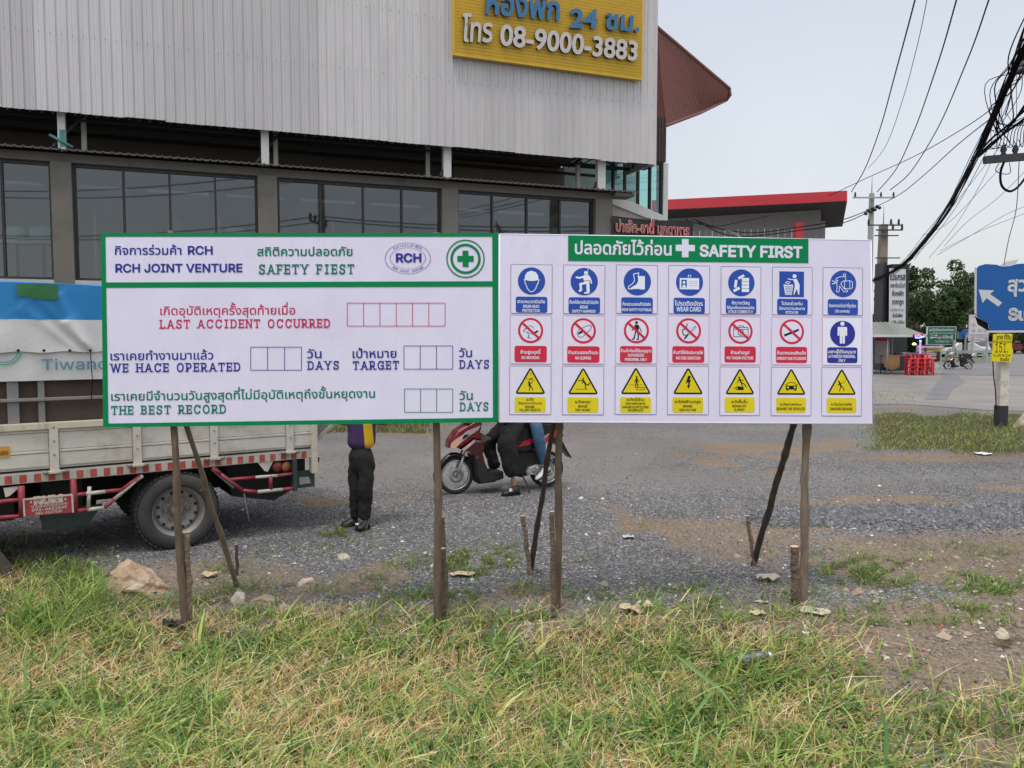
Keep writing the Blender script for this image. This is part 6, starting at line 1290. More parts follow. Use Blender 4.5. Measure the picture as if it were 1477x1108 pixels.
tb = thing('vendor_table', 'grey trestle table in front of the stall posters', 'table', (sx0 + SLx(1286), 41.2, 0)); mb = MB(); hw = (SLx(1320) - SLx(1262)) / 2; mb.b2(-hw + .2, hw, -.35, .35, .98, 1.02, M_GALV); mb.build('tabletop', tb)
for sx in (-hw + .3, hw - .1):
    for sy in (-.3, .3): mb = MB(); mb.tube([(sx, sy, 0), (sx, sy, .98)], .02, M_STEELD, 6); mb.build('leg', tb)
ck = thing('brown_cart_cover', 'brown cloth hung over the stall cart left of the red stools', 'cover', (sx0 + SLx(1270), 40.9, 0)); M_BC = mat('brown_cloth', (.27, .15, .065), .85, var=.2, scale=3); mb = MB()
N_ = 18; top = [Vector((-.42 + .84 * i / N_, -.2 + .03 * math.sin(i * 1.9), .96)) for i in range(N_ + 1)]; bt = [Vector((-.40 + .80 * i / N_, -.24 + .06 * math.sin(i * 1.9 + .5), .42 - .16 * math.sin(math.pi * i / N_))) for i in range(N_ + 1)]; back = [Vector((-.42 + .84 * i / N_, .25, .96)) for i in range(N_ + 1)]
mb.add(top + bt + back, [(i, i + 1, N_ + 2 + i, N_ + 1 + i) for i in range(N_)] + [(i, 2 * N_ + 2 + i, 2 * N_ + 3 + i, i + 1) for i in range(N_)], M_BC, True); mb.build('cloth', ck)
for cfg in (('blue_tray', 'blue plastic tray on the vendor table', 1301, .32, .14, (.08, .28, .45)), ('pale_box', 'pale plastic box on the vendor table beside the blue tray', 1293, .22, .16, (.5, .55, .5)), ('dark_basket', 'dark red basket at the left end of the vendor table', 1284, .2, .1, (.2, .04, .06))):
    t_ = thing(cfg[0], cfg[1], cfg[0].split('_')[1], (sx0 + SLx(cfg[2]), 41.1, 1.02)); mb = MB(); m_ = mat(cfg[0], cfg[5], .5); w_, h_ = cfg[3], cfg[4]
    mb.loft([[Vector((sx * w_ * k, sy * .18 * k, z)) for sx, sy in ((-1, -1), (1, -1), (1, 1), (-1, 1))] for z, k in ((0, .85), (h_, 1), (h_, .94), (.02, .8))], m_, smooth=False); mb.build('shell', t_)
# red plastic stools in stacks
M_RP = mat('red_plastic', (.62, .018, .03), .35, var=.06, coat=.3)
def stool(loc, rz):
    root = thing('plastic_stool', 'red plastic stool', 'stool', loc, rz); mb = MB(); mb.lathe([(0, .45), (.14, .45), (.165, .44), (.175, .40), (.165, .40), (.15, .43), (0, .43)], (0, 0, 0), (0, 0, 1), M_RP, 4 * 4); mb.build('seat', root)
    for a in (45, 135, 225, 315): ca, sa = math.cos(R(a)), math.sin(R(a)); mb = MB(); mb.loft([[Vector((ca * r - sa * w_ * s1 + ca * d1, sa * r + ca * w_ * s1 + sa * d1, z)) for s1, d1 in ((-1, 0), (1, 0), (1, .02), (-1, .02))] for z, r, w_ in ((0, .21, .03), (.42, .15, .055))], M_RP, smooth=False); mb.build('leg', root)
    mb = MB(); mb.lathe([(.185, .2), (.19, .2), (.186, .23), (.181, .23)], (0, 0, 0), (0, 0, 1), M_RP, 12, close=True); mb.build('brace_ring', root); return root
st0 = None; GS_ = 'red plastic stools stacked beside the vendor table'
for r_ in range(2):
    for k in range(4):
        for lv in range(3 if r_ == 0 else 4):
            x = sx0 + SLx(1286.5 + k * 8.6 + r_ * 3); loc = (x, 39.9 + r_ * .5, lv * .22); o = st0 if st0 and False else (stool(loc, .2 * k) if st0 is None else copy_tree(st0)); st0 = st0 or o; o.location = loc; o.rotation_euler = (0, 0, .3 * k + r_)
            lvl = ('lowest', 'middle', 'topmost', 'topmost')[lv] if r_ == 0 else ('lowest', 'second', 'third', 'topmost')[lv]
            o['label'] = 'red stool, %s of the %s stack in the %s row by the table' % (lvl, ('leftmost', 'second', 'third', 'rightmost')[k], ('front', 'back')[r_]); o['group'] = GS_
# far cars
def car(label, px, Y, rz, col, group='cars parked beyond the guard rail'):
    root = thing('parked_car', label, 'car', at0(px, Y), rz, group); m = mat('car_' + str(col), col, .3, var=.03, coat=.6); M_CG = MATS.get('car_glass') or mat('car_glass', (.03, .04, .045), .1)
    prof = [(-2.1, .35), (-2.15, .7), (-2.0, .95), (-1.4, 1.02), (-.8, 1.45), (.7, 1.48), (1.5, 1.05), (2.05, .95), (2.15, .6), (2.1, .35)]
    mb = MB(); mb.loft([[Vector((x * k2, y, .35 + (z - .35) * k)) for x, z in prof] for y, k, k2 in ((-.85, .86, .97), (-.72, 1, 1), (.72, 1, 1), (.85, .86, .97))], m, smooth=False); mb.build('body', root)
    for s_2 in (-1, 1): mb = MB(); mb.add([(-1.2, s_2 * .80, .98), (-.75, s_2 * .76, 1.36), (.62, s_2 * .76, 1.38), (1.25, s_2 * .80, 1.0)], [(0, 1, 2, 3)], M_CG); mb.build('side_window', root)
    mb = MB(); mb.add([(-1.42, -.66, 1.04), (-1.42, .66, 1.04), (-.84, .6, 1.44), (-.84, -.6, 1.44)], [(0, 1, 2, 3)], M_CG); mb.build('windscreen', root)
    for x in (-1.35, 1.35):
        for y in (-.8, .8): mb = MB(); mb.lathe([(0, -.1), (.32, -.1), (.34, 0), (.32, .1), (0, .1)], (x, y, .33), (0, 1, 0), MATS.get('tyre') or mat('tyre', (.022, .022, .023), .85, var=.15), 14); mb.build('wheel', root)
    return root
car('white car beyond the guard rail just right of the green road sign', 1386, 74, .1, (.6, .61, .62)); car('silver car behind the white notice board legs', 1410, 80, 1.2, (.35, .36, .38)); car('dark car furthest right beyond the guard rail', 1428, 84, .2, (.06, .06, .08)); car('red car partly hidden behind the yellow notice', 1455, 95, .1, (.4, .05, .06)); car('pale van-like car between the notice board and yellow notice', 1398, 88, .3, (.5, .5, .46))
# long low building hidden mostly behind trees on the far side
# ================================================================== truck
g = G(258, 793); UT = Vector((math.sin(R(56)), math.cos(R(56)), 0)); TP = Plane((g.x, g.y, g.z - .01), UT)
t_ = lambda px, py, off=0.: TP.uv(px, py, off)
M_CREAM = mat('cream_truck_paint', (.60, .575, .52), .55, var=.12, scale=1.5, dirt=(.26, .21, .16), dirt_amt=.7, dirt_scale=2.6, bump=.6, bscale=5)
M_CREAM2 = mat('cream_rail_paint', (.60, .56, .44), .6, var=.1, dirt=(.16, .12, .09), dirt_amt=.8, dirt_scale=6)
M_BRB = mat('brown_stained_board', (.085, .06, .048), .85, var=.25, scale=4, dirt=(.05, .04, .035), dirt_amt=.5)
M_GSTEEL = mat('dull_grey_steel', (.24, .24, .24), .6, var=.15, dirt=(.12, .1, .09), dirt_amt=.6, dirt_scale=6)
M_TARPW = mat('white_tarpaulin', (.66, .66, .66), .45, var=.05, scale=2, bump=.5, bscale=7); M_TARPB = mat('blue_tarpaulin', (.02, .23, .56), .42, var=.07, scale=2, bump=.5, bscale=7); M_TARPG = mat('green_tarpaulin', (.03, .16, .05), .5, var=.15, bump=.5, bscale=20)
M_REDP = mat('red_rail_paint', (.30, .028, .05), .6, var=.3, dirt=(.14, .10, .09), dirt_amt=.8, dirt_scale=7); M_WHP = mat('chipped_white_paint', (.48, .46, .42), .6, var=.1, dirt=(.15, .25, .12), dirt_amt=.7, dirt_scale=9)
M_TAPE = mat('red_reflective_tape', (.42, .06, .05), .55, var=.3, dirt=(.3, .22, .18), dirt_amt=.6, dirt_scale=6); M_CHAS = mat('chassis_black', (.018, .018, .018), .8, var=.3, dirt=(.06, .055, .05), dirt_amt=.5); M_TYRE = MATS.get('tyre') or mat('tyre', (.022, .022, .023), .85, var=.15)
M_TYRED = mat('dusty_tyre', (.045, .044, .042), .85, var=.2, scale=8, dirt=(.12, .11, .1), dirt_amt=.4, dirt_scale=3, bump=.3, bscale=40); M_RIM = mat('grey_wheel_rim', (.27, .26, .25), .5, metal=.2, var=.12, dirt=(.1, .09, .08), dirt_amt=.6, dirt_scale=7); M_TEALB = mat('dark_teal_paint', (.03, .055, .055), .55, var=.2, dirt=(.1, .09, .08), dirt_amt=.4)
M_AMB = mat('amber_lens', (.45, .16, .06), .3); M_REDL = mat('red_lens', (.28, .05, .04), .3)
truck = thing('delivery_truck', 'cream six wheel truck with blue and white tarpaulin parked behind the left board', 'truck', M=TP.M)
xr = t_(455.5, 640)[0]; wx, wy = t_(258, 738, -.02); FX = wx - 2.75; xl = FX + .75     # wheelbase 2.75 m, bed starts behind cab
# heights measured on the side plane
z_rail1, z_rail0 = t_(75, 609)[1], t_(75, 619)[1]; z_pb = (t_(20, 680)[1] + t_(400, 649)[1]) / 2; z_ch0 = (t_(50, 700)[1] + t_(400, 662)[1]) / 2
z_bb, z_bt = t_(60, 549)[1], t_(60, 510.5)[1]; z_wt = t_(60, 461)[1]; z_top = t_(60, 410)[1]
BWD = 1.85
# bed side: three framed panels
divs = [xl, t_(-75, 650)[0], t_(78, 650)[0], t_(198, 650)[0], t_(309, 650)[0], t_(418, 650)[0], xr]
mb = MB(); mb.b2(xl, xr, z_rail0, z_rail1, -.05, .02, M_CREAM2, .008); mb.build('top_rail', truck)
mb = MB(); mb.b2(xl, xr, z_pb, z_rail0, -.045, -.012, M_CREAM); mb.build('side_board', truck)
for k in range(len(divs) - 1):
    a, b_ = divs[k] + .04, divs[k + 1] - .04
    if b_ - a < .1: continue
    mb = MB(); zz0 = z_pb + .02; zm = z_pb + .14
    mb.b2(a, b_, zm, zm + .018, -.02, .004, M_CREAM, .004); mb.b2(a, b_, zz0, zm - .006, -.02, .0, M_CREAM, .006); mb.b2(a, b_, zm + .024, z_rail0 - .03, -.02, -.004, M_CREAM, .006); mb.b2(a, b_, z_rail0 - .024, z_rail0 - .004, -.02, .004, M_CREAM, .003); mb.build('side_panel', truck)
for x in divs[1:-1]:
    mb = MB(); mb.b2(x - .035, x + .035, z_pb - .02, z_rail0, -.02, .022, M_CREAM, .006); o = mb.build('hinge_post', truck)
    mb = MB(); mb.b2(x - .085, x + .085, z_pb - .045, z_pb - .02, -.01, .035, M_CREAM2, .006)
    for q in (-.07, .07): mb.lathe([(0, -.02), (.016, -.02), (.016, .02), (0, .02)], (x + q, z_pb - .03, .03), (1, 0, 0), M_GSTEEL, 8)
    for zq in (.12, .24, .36): mb.lathe([(0, 0), (.009, 0), (.006, .008), (0, .008)], (x, z_pb + zq, .022), (0, 0, 1), M_GSTEEL, 6)
    mb.build('hinge', truck)
mb = MB(); mb.b2(xl, xr, z_ch0 - .0, z_pb - .02, -.09, -.012, M_CREAM); mb.build('lower_beam', truck)
mb = MB(); n_ = 25; xs0, xs1 = t_(12, 695)[0], t_(439, 657)[0]; stp = (xs1 - xs0) / (n_ - 1)
mb2 = MB()
for k in range(-10, n_): x = xs0 + k * stp; mb2.rect(x - stp * .24, z_ch0 + .005, x + stp * .24, z_ch0 + .075, M_TAPE, -.010); mb2.rect(x + stp * .26, z_ch0 + .005, x + stp * .74, z_ch0 + .075, M_WHP, -.0102)
tp = mb2.build('reflective_tape', truck); tp['kind'] = 'stuff'
mb = MB(); mb.b2(xr - .05, xr + .012, z_ch0 - .16, z_rail1 + .02, -.07, .028, M_CREAM2, .008); mb.build('corner_post', truck)
mb = MB(); mb.b2(xr + .012, xr + .035, z_ch0 - .05, z_ch0 + .0, -.07, -.0, M_CHAS); mb.build('latch', truck)
# floor, far side, front board, rails; low plates added to block light underneath
mb = MB(); mb.b2(xl, xr, z_pb - .03, z_pb + .02, -BWD, -.09, M_CHAS); mb.b2(xl, xr, z_pb, z_rail1, -BWD, -BWD + .04, M_CREAM); mb.b2(xl, xl + .05, z_pb, z_top - .2, -BWD, -.05, M_CREAM); mb.b2(xl, xr, z_ch0 - .08, z_pb - .03, -.75, -.68, M_CHAS); mb.b2(xl - 1, xr, z_ch0 - .08, z_pb - .03, -1.25, -1.18, M_CHAS); mb.b2(xl - 1, xr - .5, .34, z_ch0 + .05, -1.35, -1.2, M_CHAS); mb.b2(xl - .2, wx - .6, .30, z_ch0, -1.1, -.95, M_CHAS); mb.build('bed_frame', truck)
mb = MB(); p0 = (xr + .01, z_pb + .22); mb.prism([(xr + .01, z_pb + .03), (xr + .36, z_rail1 - .03), (xr + .36, z_rail1 + .03), (xr + .01, z_pb + .14)], -BWD + .1, -.10, M_GSTEEL); mb.build('tailgate', truck)
mb = MB(); mb.prism([(xr + .0, z_pb - .0), (xr + .40, z_rail1 - .05), (xr + .42, z_rail1 - .01), (xr + .0, z_pb + .05)], -.10, -.07, M_WHP); mb.bar((xr + .25, z_pb + .28, -.06), (xr + .62, z_rail1 + .14, -.3), .03, .03, M_CHAS)
mb.build('tailgate_edge', truck)
mb = MB()
for k in range(6): mb.lathe([(.014, -.004), (.019, -.004), (.019, .004), (.014, .004)], (xr + .44, z_rail1 + .04 - k * .034, -.12), (1, 0, 0) if k % 2 else (0, 0, 1), M_CHAS, 10, close=True)
mb.build('chain', truck)
# stake sides: brown boards behind grey uprights and a rail
mb = MB(); mb.b2(xl, xr, z_rail1, z_bb + .2, -.075, -.055, M_BRB); mb.build('infill_board', truck)
for px, wd in ((-90, .07), (19, .085), (60, .05), (165, .06), (250, .06), (330, .06), (420, .06)):
    x = t_(px, 580)[0]; mb = MB(); mb.b2(x - wd / 2, x + wd / 2, z_rail1 - .0, z_top - .06, -.05, -.01, M_GSTEEL, .006); mb.build('upright', truck)
for px0, zz in ((0, t_(60, 576)[1]),): mb = MB(); mb.b2(xl, xr, zz - .014, zz + .014, -.012, .014, M_GSTEEL, .005); mb.build('cross_rail', truck)
mb = MB(); mb.b2(xl, xr, z_bb + .02, z_top - .08, -BWD + .02, -.06, M_BRB); mb.build('cargo', truck)
# hanging advert banner and tarpaulin folded over the top
def cloth(name, m, x0, x1, zf0, zf1, off, amp, seed, par=truck, nx_=90, nz=16, scallop=0., folds=()):
    V = []; F = []
    for j in range(nz + 1):
        for i in range(nx_ + 1):
            s = i / nx_; x = x0 + (x1 - x0) * s; t = j / nz; z1 = zf1(x) if callable(zf1) else zf1; z0 = zf0(x) if callable(zf0) else zf0
            z = z1 + (z0 - z1) * t; w = amp * (float(vnoise(np.array(x * 5 + seed), np.array(z * 4))) - .5) * (.4 + t) + amp * .3 * math.sin(x * 23 + seed) * t
            for (ax, az, bx_, bz, am) in folds:
                d = (bx_ - ax) * (z - az) - (bz - az) * (x - ax); L_ = math.hypot(bx_ - ax, bz - az); tt = ((x - ax) * (bx_ - ax) + (z - az) * (bz - az)) / L_ ** 2
                if 0 < tt < 1.05: w += am * math.exp(-(d / L_ / (.02 + .035 * (1 - tt))) ** 2) * min(1, (1.05 - tt) * 5)
            V.append((x, z, off + w))
    for j in range(nz):
        for i in range(nx_): a = j * (nx_ + 1) + i; F.append((a, a + nx_ + 1, a + nx_ + 2, a + 1))
    mb = MB(); mb.add(V, F, m, True); return mb.build(name, par)
ad_ = cloth('advert_banner', M_TARPW, xl, xr, z_bb, z_bt + .05, .012, .012, 3, nz=6)
xg = t_(129, 505)[0]; gz = t_(129, 505)[1]
FO = [(t_(50, 425)[0], t_(50, 425)[1], xg, gz, .035), (t_(78, 425)[0], t_(78, 425)[1], xg, gz, .045), (t_(28, 440)[0], t_(28, 440)[1], t_(110, 500)[0], gz, .02), (t_(95, 462)[0], z_wt, xg, gz, .03)]
FO2 = [(a_, b_, c_, d_, e_ * .45) for a_, b_, c_, d_, e_ in FO]
cloth('tarpaulin', M_TARPW, xl, xr, lambda x: z_bt + .012 * math.sin(x * 9) ** 2 + .01, z_wt, .035, .016, 7, folds=FO2, nx_=150, nz=22)
cloth('tarpaulin', M_TARPB, xl, xr, z_wt, lambda x: z_top + .008 * math.sin(x * 4), .035, .016, 7, folds=FO2, nx_=150, nz=18)
mb = MB(); V = []; F = []
for j in range(7):
    for i in range(60): V.append((xl + (xr - xl) * i / 59, z_top + .06 * math.sin(math.pi * j / 6) + .008 * math.sin(xl + (xr - xl) * i / 59 * 4 + j), .035 - (BWD + .07) * j / 6))
for j in range(6):
    for i in range(59): a = j * 60 + i; F.append((a, a + 60, a + 61, a + 1))
mb.add(V, F, M_TARPB, True); mb.build('tarpaulin_top', truck)
cloth('tarp_patch', M_TARPG, t_(24, 420)[0], t_(83, 420)[0], lambda x: t_(50, 430)[1] + .012 * math.sin(x * 14), z_top - .004, .075, .012, 11, nx_=24, nz=6)
mb = MB()
for px in (26, 63, 100, 129, 165, 200): a = t_(px, 505.5); mb.lathe([(0, .0), (.012, .0), (.012, .004), (0, .004)], (a[0], a[1], .062 if px in (129,) else .05), (0, 0, 1), M_BLK, 10)
mb.build('eyelet', truck)
mb = MB(); mb.tube([(xg, gz, .06), (xg + .01, z_bb, .05), (xg, t_(129, 576)[1], .03)], .004, M_BLK, 5); mb.build('cord', truck)
mb = MB(); M_AT = mat('advert_teal', (.09, .28, .38), .5, var=.05); M_AG = mat('advert_green', (.04, .42, .28), .5); A_, B_ = t_(60, 534), t_(170, 532); put_text(mb, 'Tiwanon', A_[0], B_[0], A_[1], 22 * abs(t_(60, 520)[1] - t_(60, 540)[1]) / 20, M_AT, .034, .006)
c_ = t_(5, 505); kx = t_(31, 505)[0] - c_[0]
for r0_, r1_, mm_ in ((.95, 1.03, M_AG), (.80, .86, M_AT)):
    z_ = mb._z(.034); n2 = 24; vs = [(c_[0] + kx * r * math.cos(R(180 + 160 * k / n2 + 10)), c_[1] + kx * r * .95 * math.sin(R(180 + 160 * k / n2 + 10)), z_) for r in (r0_, r1_) for k in range(n2 + 1)]; mb.add(vs, [(k, k + 1, n2 + 2 + k, n2 + 1 + k) for k in range(n2)], mm_)
mb.build('advert_print', truck)
mb = MB(); a, b_ = t_(-16, 645.5), t_(14.5, 659.5); mb.rrect(a[0], b_[1], b_[0], a[1], .012, mat('orange_sticker', (.62, .30, .04), .5, var=.1), .006); put_text(mb, 'รถร่วมบริการ', a[0] + .02, b_[0] - .012, b_[1] + .022, .055, M_BLK, .008, .01); mb.build('orange_sticker', truck)
# under the bed
def wheel(x, z, r=None, dual=False):
    r = r or wy; root = bpy.data.objects.new('wheel', None); SC.collection.objects.link(root); root.parent = truck; root.location = (x, wy, z)
    W = .19; mb = MB(); s = r / .37
    mb.lathe([(.235 * s, -W / 2), (.30 * s, -W / 2 - .004), (.352 * s, -W / 2 + .018), (.37 * s, -W / 2 + .045), (.37 * s, W / 2 - .045), (.352 * s, W / 2 - .018), (.335 * s, W / 2 - .006), (.30 * s, W / 2 + .004), (.262 * s, W / 2), (.235 * s, W / 2 - .01)], (0, 0, 0), (0, 0, 1), M_TYRED, 56, close=True)
    for k in range(44):
        a = 2 * math.pi * k / 44
        for zz, sg in ((-.05, 1), (.05, -1)): c = Vector((math.cos(a + sg * .03) * .371 * s, math.sin(a + sg * .03) * .371 * s, zz)); mb.box(c, (.012, .03, .06), M_TYRED, rot=Matrix.Rotation(a, 3, 'Z'))
    mb.build('tyre', root)
    mb = MB(); mb.lathe([(.0, -.02), (.06 * s, -.02), (.06 * s, -.045), (.13 * s, -.045), (.165 * s, .0), (.19 * s, -.005), (.205 * s, -.03), (.225 * s, .06), (.242 * s, .085), (.238 * s, .07), (.215 * s, -.05), (.0, -.05)], (0, 0, 0), (0, 0, 1), M_RIM, 40)
    mb.build('rim', root); mb = MB()
    for k in range(12): a = 2 * math.pi * (k + .5) / 12; mb.lathe([(0, .004), (.0155 * s, .004), (.0155 * s, -.01), (0, -.01)], (math.cos(a) * .172 * s, math.sin(a) * .172 * s, .0), (0, 0, 1), M_CHAS, 10)
    for k in range(6): a = 2 * math.pi * k / 6; mb.lathe([(.016, -.045), (.016, -.02), (.009, -.012), (0, -.012)], (math.cos(a) * .098 * s, math.sin(a) * .098 * s, 0), (0, 0, 1), M_RIM, 6)
    mb.lathe([(.055 * s, -.045), (.055 * s, .01), (.04 * s, .022), (0, .022)], (0, 0, 0), (0, 0, 1), M_RIM, 16); mb.build('hub', root)
    return root
wheel(wx, -.10); wheel(wx, -.34); wheel(wx, -BWD + .12); wheel(wx, -BWD + .36); wheel(FX, -.14); wheel(FX, -BWD + .16)
mb = MB(); mb.tube([(wx, wy, -.3), (wx, wy, -BWD + .3)], .06, M_CHAS, 10); mb.tube([(FX, wy, -.3), (FX, wy, -BWD + .3)], .05, M_CHAS, 10); mb.lathe([(.0, -.16), (.15, -.08), (.15, .08), (0, .16)], (wx, wy, -BWD / 2), (0, 0, 1), M_CHAS, 12); mb.build('axle', truck)
mb = MB(); mb.b2(wx - .5, wx + .55, z_ch0 - .03, z_ch0, -.4, -.1, M_CHAS); mb.b2(t_(60, 740, -.3)[0], t_(120, 740, -.3)[0], t_(60, 756, -.3)[1], z_ch0, -.75, -.3, M_CHAS); mb.b2(t_(-40, 730, -.3)[0], t_(20, 730, -.3)[0], .42, z_ch0, -.8, -.25, M_CHAS); mb.build('underbody_box', truck)
a, b_ = t_(60, 740, -.25), t_(128, 757, -.25); mb = MB(); mb.prism([(a[0], z_ch0 - .3), (b_[0] + .12, z_ch0 - .3), (b_[0], b_[1]), (a[0], b_[1] - .0)], -.3, -.26, M_TEALB); mb.build('mud_panel', truck)
mb = MB(); mb.prism([(t_(325, 700, -.3)[0], z_ch0), (t_(440, 665, -.3)[0], z_ch0), (t_(440, 690, -.3)[0], t_(440, 695, -.3)[1]), (t_(395, 720, -.3)[0], t_(395, 722, -.3)[1]), (t_(335, 716, -.3)[0], t_(335, 716, -.3)[1])], -.8, -.3, M_CHAS); mb.build('spare_tyre_carrier', truck)
mb = MB(); mb.prism([t_(5, 705), t_(30, 702), t_(14, 716), t_(8, 718)], -.05, -.02, M_CREAM); mb.build('gusset', truck)
mb = MB(); mb.prism([t_(372, 667), t_(396, 664), t_(387, 681), t_(383, 680)], -.05, -.02, M_CREAM); mb.build('gusset', truck)
def rail(name, pts, r, cols_):
    for k in range(len(pts) - 1):
        mb = MB(); mb.tube([(*t_(*pts[k]), .005), (*t_(*pts[k + 1]), .005)], r, cols_[k % len(cols_)], 10); mb.build(name, truck)
R1, W1 = M_REDP, M_WHP; lz = .018
rail('guard_rail_upper', [(-45, 727), (0, 723.5), (33, 720.5)], lz, [W1, R1]); rail('guard_rail_upper', [(107, 714), (124, 712.2), (152, 709), (176, 706.5), (203, 686.5)], lz, [R1, W1, R1, R1])
rail('guard_rail_lower', [(-60, 750), (0, 746.5), (33, 744)], lz, [R1, R1]); rail('guard_rail_lower', [(105, 738), (126, 735), (150, 732.5), (165, 720), (195, 694), (206, 686)], lz, [R1, W1, R1, W1, W1])
rail('guard_rail_post', [(30.5, 701), (32, 746)], .026, [R1]); rail('guard_rail_post', [(105, 691), (108.5, 738)], .026, [R1]); rail('guard_rail_post', [(129, 702), (127, 734)], .016, [W1])
rail('guard_rail_rear', [(306, 675), (318, 684), (350, 707.5), (371, 709.5), (407, 706), (424, 704)], lz, [R1, R1, R1, W1, R1]); rail('guard_rail_rear', [(328, 692), (368, 688.5), (400, 686), (424, 683)], lz * .9, [R1, W1, R1]); rail('guard_rail_post', [(390, 686), (390.5, 705)], .02, [R1])
mb = MB(); a = t_(308, 676); b_ = t_(340, 703); mb.bar((a[0], a[1], -.04), (b_[0], b_[1], -.04), .05, .02, M_GSTEEL, up=Vector((0, 0, 1))); mb.build('strut', truck)
mb = MB(); a, b_ = t_(421.5, 664), t_(428, 707.5); mb.b2(a[0], b_[0], b_[1], a[1], -.06, .03, M_TEALB, .006); a, b_ = t_(427, 682), t_(456.5, 704)
mb.prism([t_(427, 681.5), t_(456.5, 680), t_(457, 703), t_(427, 706.5), ], -.12, -.06, M_TEALB); mb.build('rear_bumper', truck)
mb = MB(); mb.prism([t_(434, 690), t_(448, 689), t_(451, 698), t_(435, 700.5)], -.06, -.055, mat('grey_reflector', (.36, .37, .37), .5)); mb.build('reflector', truck)
for px, m_ in ((400, M_REDL), (413, M_AMB)): a = t_(px, 673, -.05); mb = MB(); mb.lathe([(.052, -.02), (.052, .0), (.045, .012), (.0, .02)], (a[0], a[1], -.05), (0, 0, 1), m_, 20); mb.lathe([(.052, -.02), (.058, -.02), (.058, .004), (.052, .004)], (a[0], a[1], -.05), (0, 0, 1), M_CHAS, 20); mb.build('tail_lamp', truck)
mb = MB(); mb.tube([(*t_(352, 712, -.1), -.1), (*t_(356, 735, -.1), -.1), (*t_(360, 753, -.1), -.1)], .008, M_GSTEEL, 6); mb.build('hanging_strap', truck)
# plaque
q = lambda x, y: t_(x, y, .03); mb = MB(); M_PLQ = mat('plaque_red', (.38, .045, .06), .5, var=.15, dirt=(.3, .2, .18), dirt_amt=.4, dirt_scale=8); mb.prism([q(32.5, 720.5), q(34.5, 745.5), q(106.5, 739.5), q(105, 713)], .0, .02, M_PLQ)
M_CRM = mat('plaque_cream', (.58, .48, .42), .55, var=.1); mb.prism([q(32, 719.8), q(32.3, 722.2), q(105.2, 714.9), q(105, 712.4)], .02, .028, M_CRM); mb.prism([q(32, 720), q(34, 745.5), q(37, 745.2), q(35.2, 720)], .021, .029, M_CRM); mb.prism([q(102.5, 713), q(104.2, 739.6), q(106.8, 739.4), q(105.3, 712.7)], .021, .029, M_CRM)
kq = abs(q(60, 720)[1] - q(60, 740)[1]) / 20
def slanted(body, x0, y0, x1, y1, size, bold=.02):
    A_, B_ = q(x0, y0), q(x1, y1); put_text(mb, body, A_[0], B_[0], (A_[1] + B_[1]) / 2, size * kq, M_CRM, .024, bold)
slanted('RUM', 48.5, 727.5, 91, 723.5, 13.5, .07); slanted('+', 43.2, 727, 46.8, 726.5, 8, .05); slanted('+', 92.5, 722.5, 96.5, 722.3, 8, .05); slanted('งานชุบเคลือบโลหะ', 45, 733, 98, 728, 6.2); slanted('091-4622649', 46, 738, 97, 733.4, 5.6, .03); slanted('086-3167555', 51, 742.6, 90, 739, 4.8, .03)
mb.build('name_plaque', truck)
# cab ahead, beyond the frame
mb = MB(); M_CAB = mat('cab_paint', (.62, .62, .60), .35, var=.04, coat=.4); pr_ = [(xl - .08, .45), (xl - .08, 2.15), (xl - .9, 2.2), (xl - 1.35, 1.9), (xl - 1.62, 1.2), (xl - 1.68, .5), (FX - .45, .45), (FX - .4, .72), (FX + .4, .72), (FX + .42, .45)]
mb.prism(pr_, -BWD + .05, -.08, M_CAB); mb.build('cab', truck); mb = MB(); mb.prism([(xl - .3, 1.25), (xl - .3, 1.95), (xl - .92, 2.0), (xl - 1.25, 1.75), (xl - 1.45, 1.25)], -.079, -.07, mat('cab_glass', (.02, .03, .035), .08)); mb.build('cab_window', truck)
mb = MB(); mb.b2(xl - 1.74, xl - 1.6, .4, .7, -BWD + .05, -.08, M_GSTEEL, .02); mb.build('bumper', truck)
for z in (-.3, -BWD + .3): mb = MB(); mb.lathe([(.09, 0), (.09, .02), (0, .04)], (xl - 1.69, .9, z), (-1, 0, 0), M_RW, 14); mb.build('headlight', truck)
mb = MB(); mb.tube([(xl - 1.3, 1.3, -.08), (xl - 1.35, 1.4, .15)], .012, M_CHAS, 6); mb.b2(xl - 1.42, xl - 1.3, 1.2, 1.55, .1, .2, M_CHAS, .02); mb.build('wing_mirror', truck)

# ================================================================== people helpers
def skin(name, J, E, m, parent, root=0, sub=2, smooth=True):
    bm = bmesh.new(); lay = bm.verts.layers.skin.verify(); vs = []
    for i, (x, y, z, r) in enumerate(J):
        v = bm.verts.new((x, y, z)); rr = r if isinstance(r, tuple) else (r, r); v[lay].radius = rr; v[lay].use_root = (i == root); vs.append(v)
    for a, b_ in E: bm.edges.new((vs[a], vs[b_]))
    me = bpy.data.meshes.new(name); bm.to_mesh(me); bm.free(); o = bpy.data.objects.new(name, me); SC.collection.objects.link(o)
    s = o.modifiers.new('s', 'SKIN'); s.use_smooth_shade = smooth; s2 = o.modifiers.new('u', 'SUBSURF'); s2.levels = sub; s2.render_levels = sub
    me2 = bpy.data.meshes.new_from_object(o.evaluated_get(bpy.context.evaluated_depsgraph_get())); bpy.data.objects.remove(o); me2.name = name
    me2.materials.clear(); me2.materials.append(m)
    o = bpy.data.objects.new(name, me2); SC.collection.objects.link(o); o.parent = parent; return o
M_SKIN = mat('skin', (.36, .20, .13), .55, var=.05); M_HAIR = mat('black_hair', (.012, .010, .009), .5)
def crumple(o, amp, sc):
    for v in o.data.vertices: c = v.co; v.co += v.normal * (float(vnoise(np.array(c.x * sc + c.z * 3), np.array(c.z * sc * 1.2 + c.y * sc))) - .5) * amp
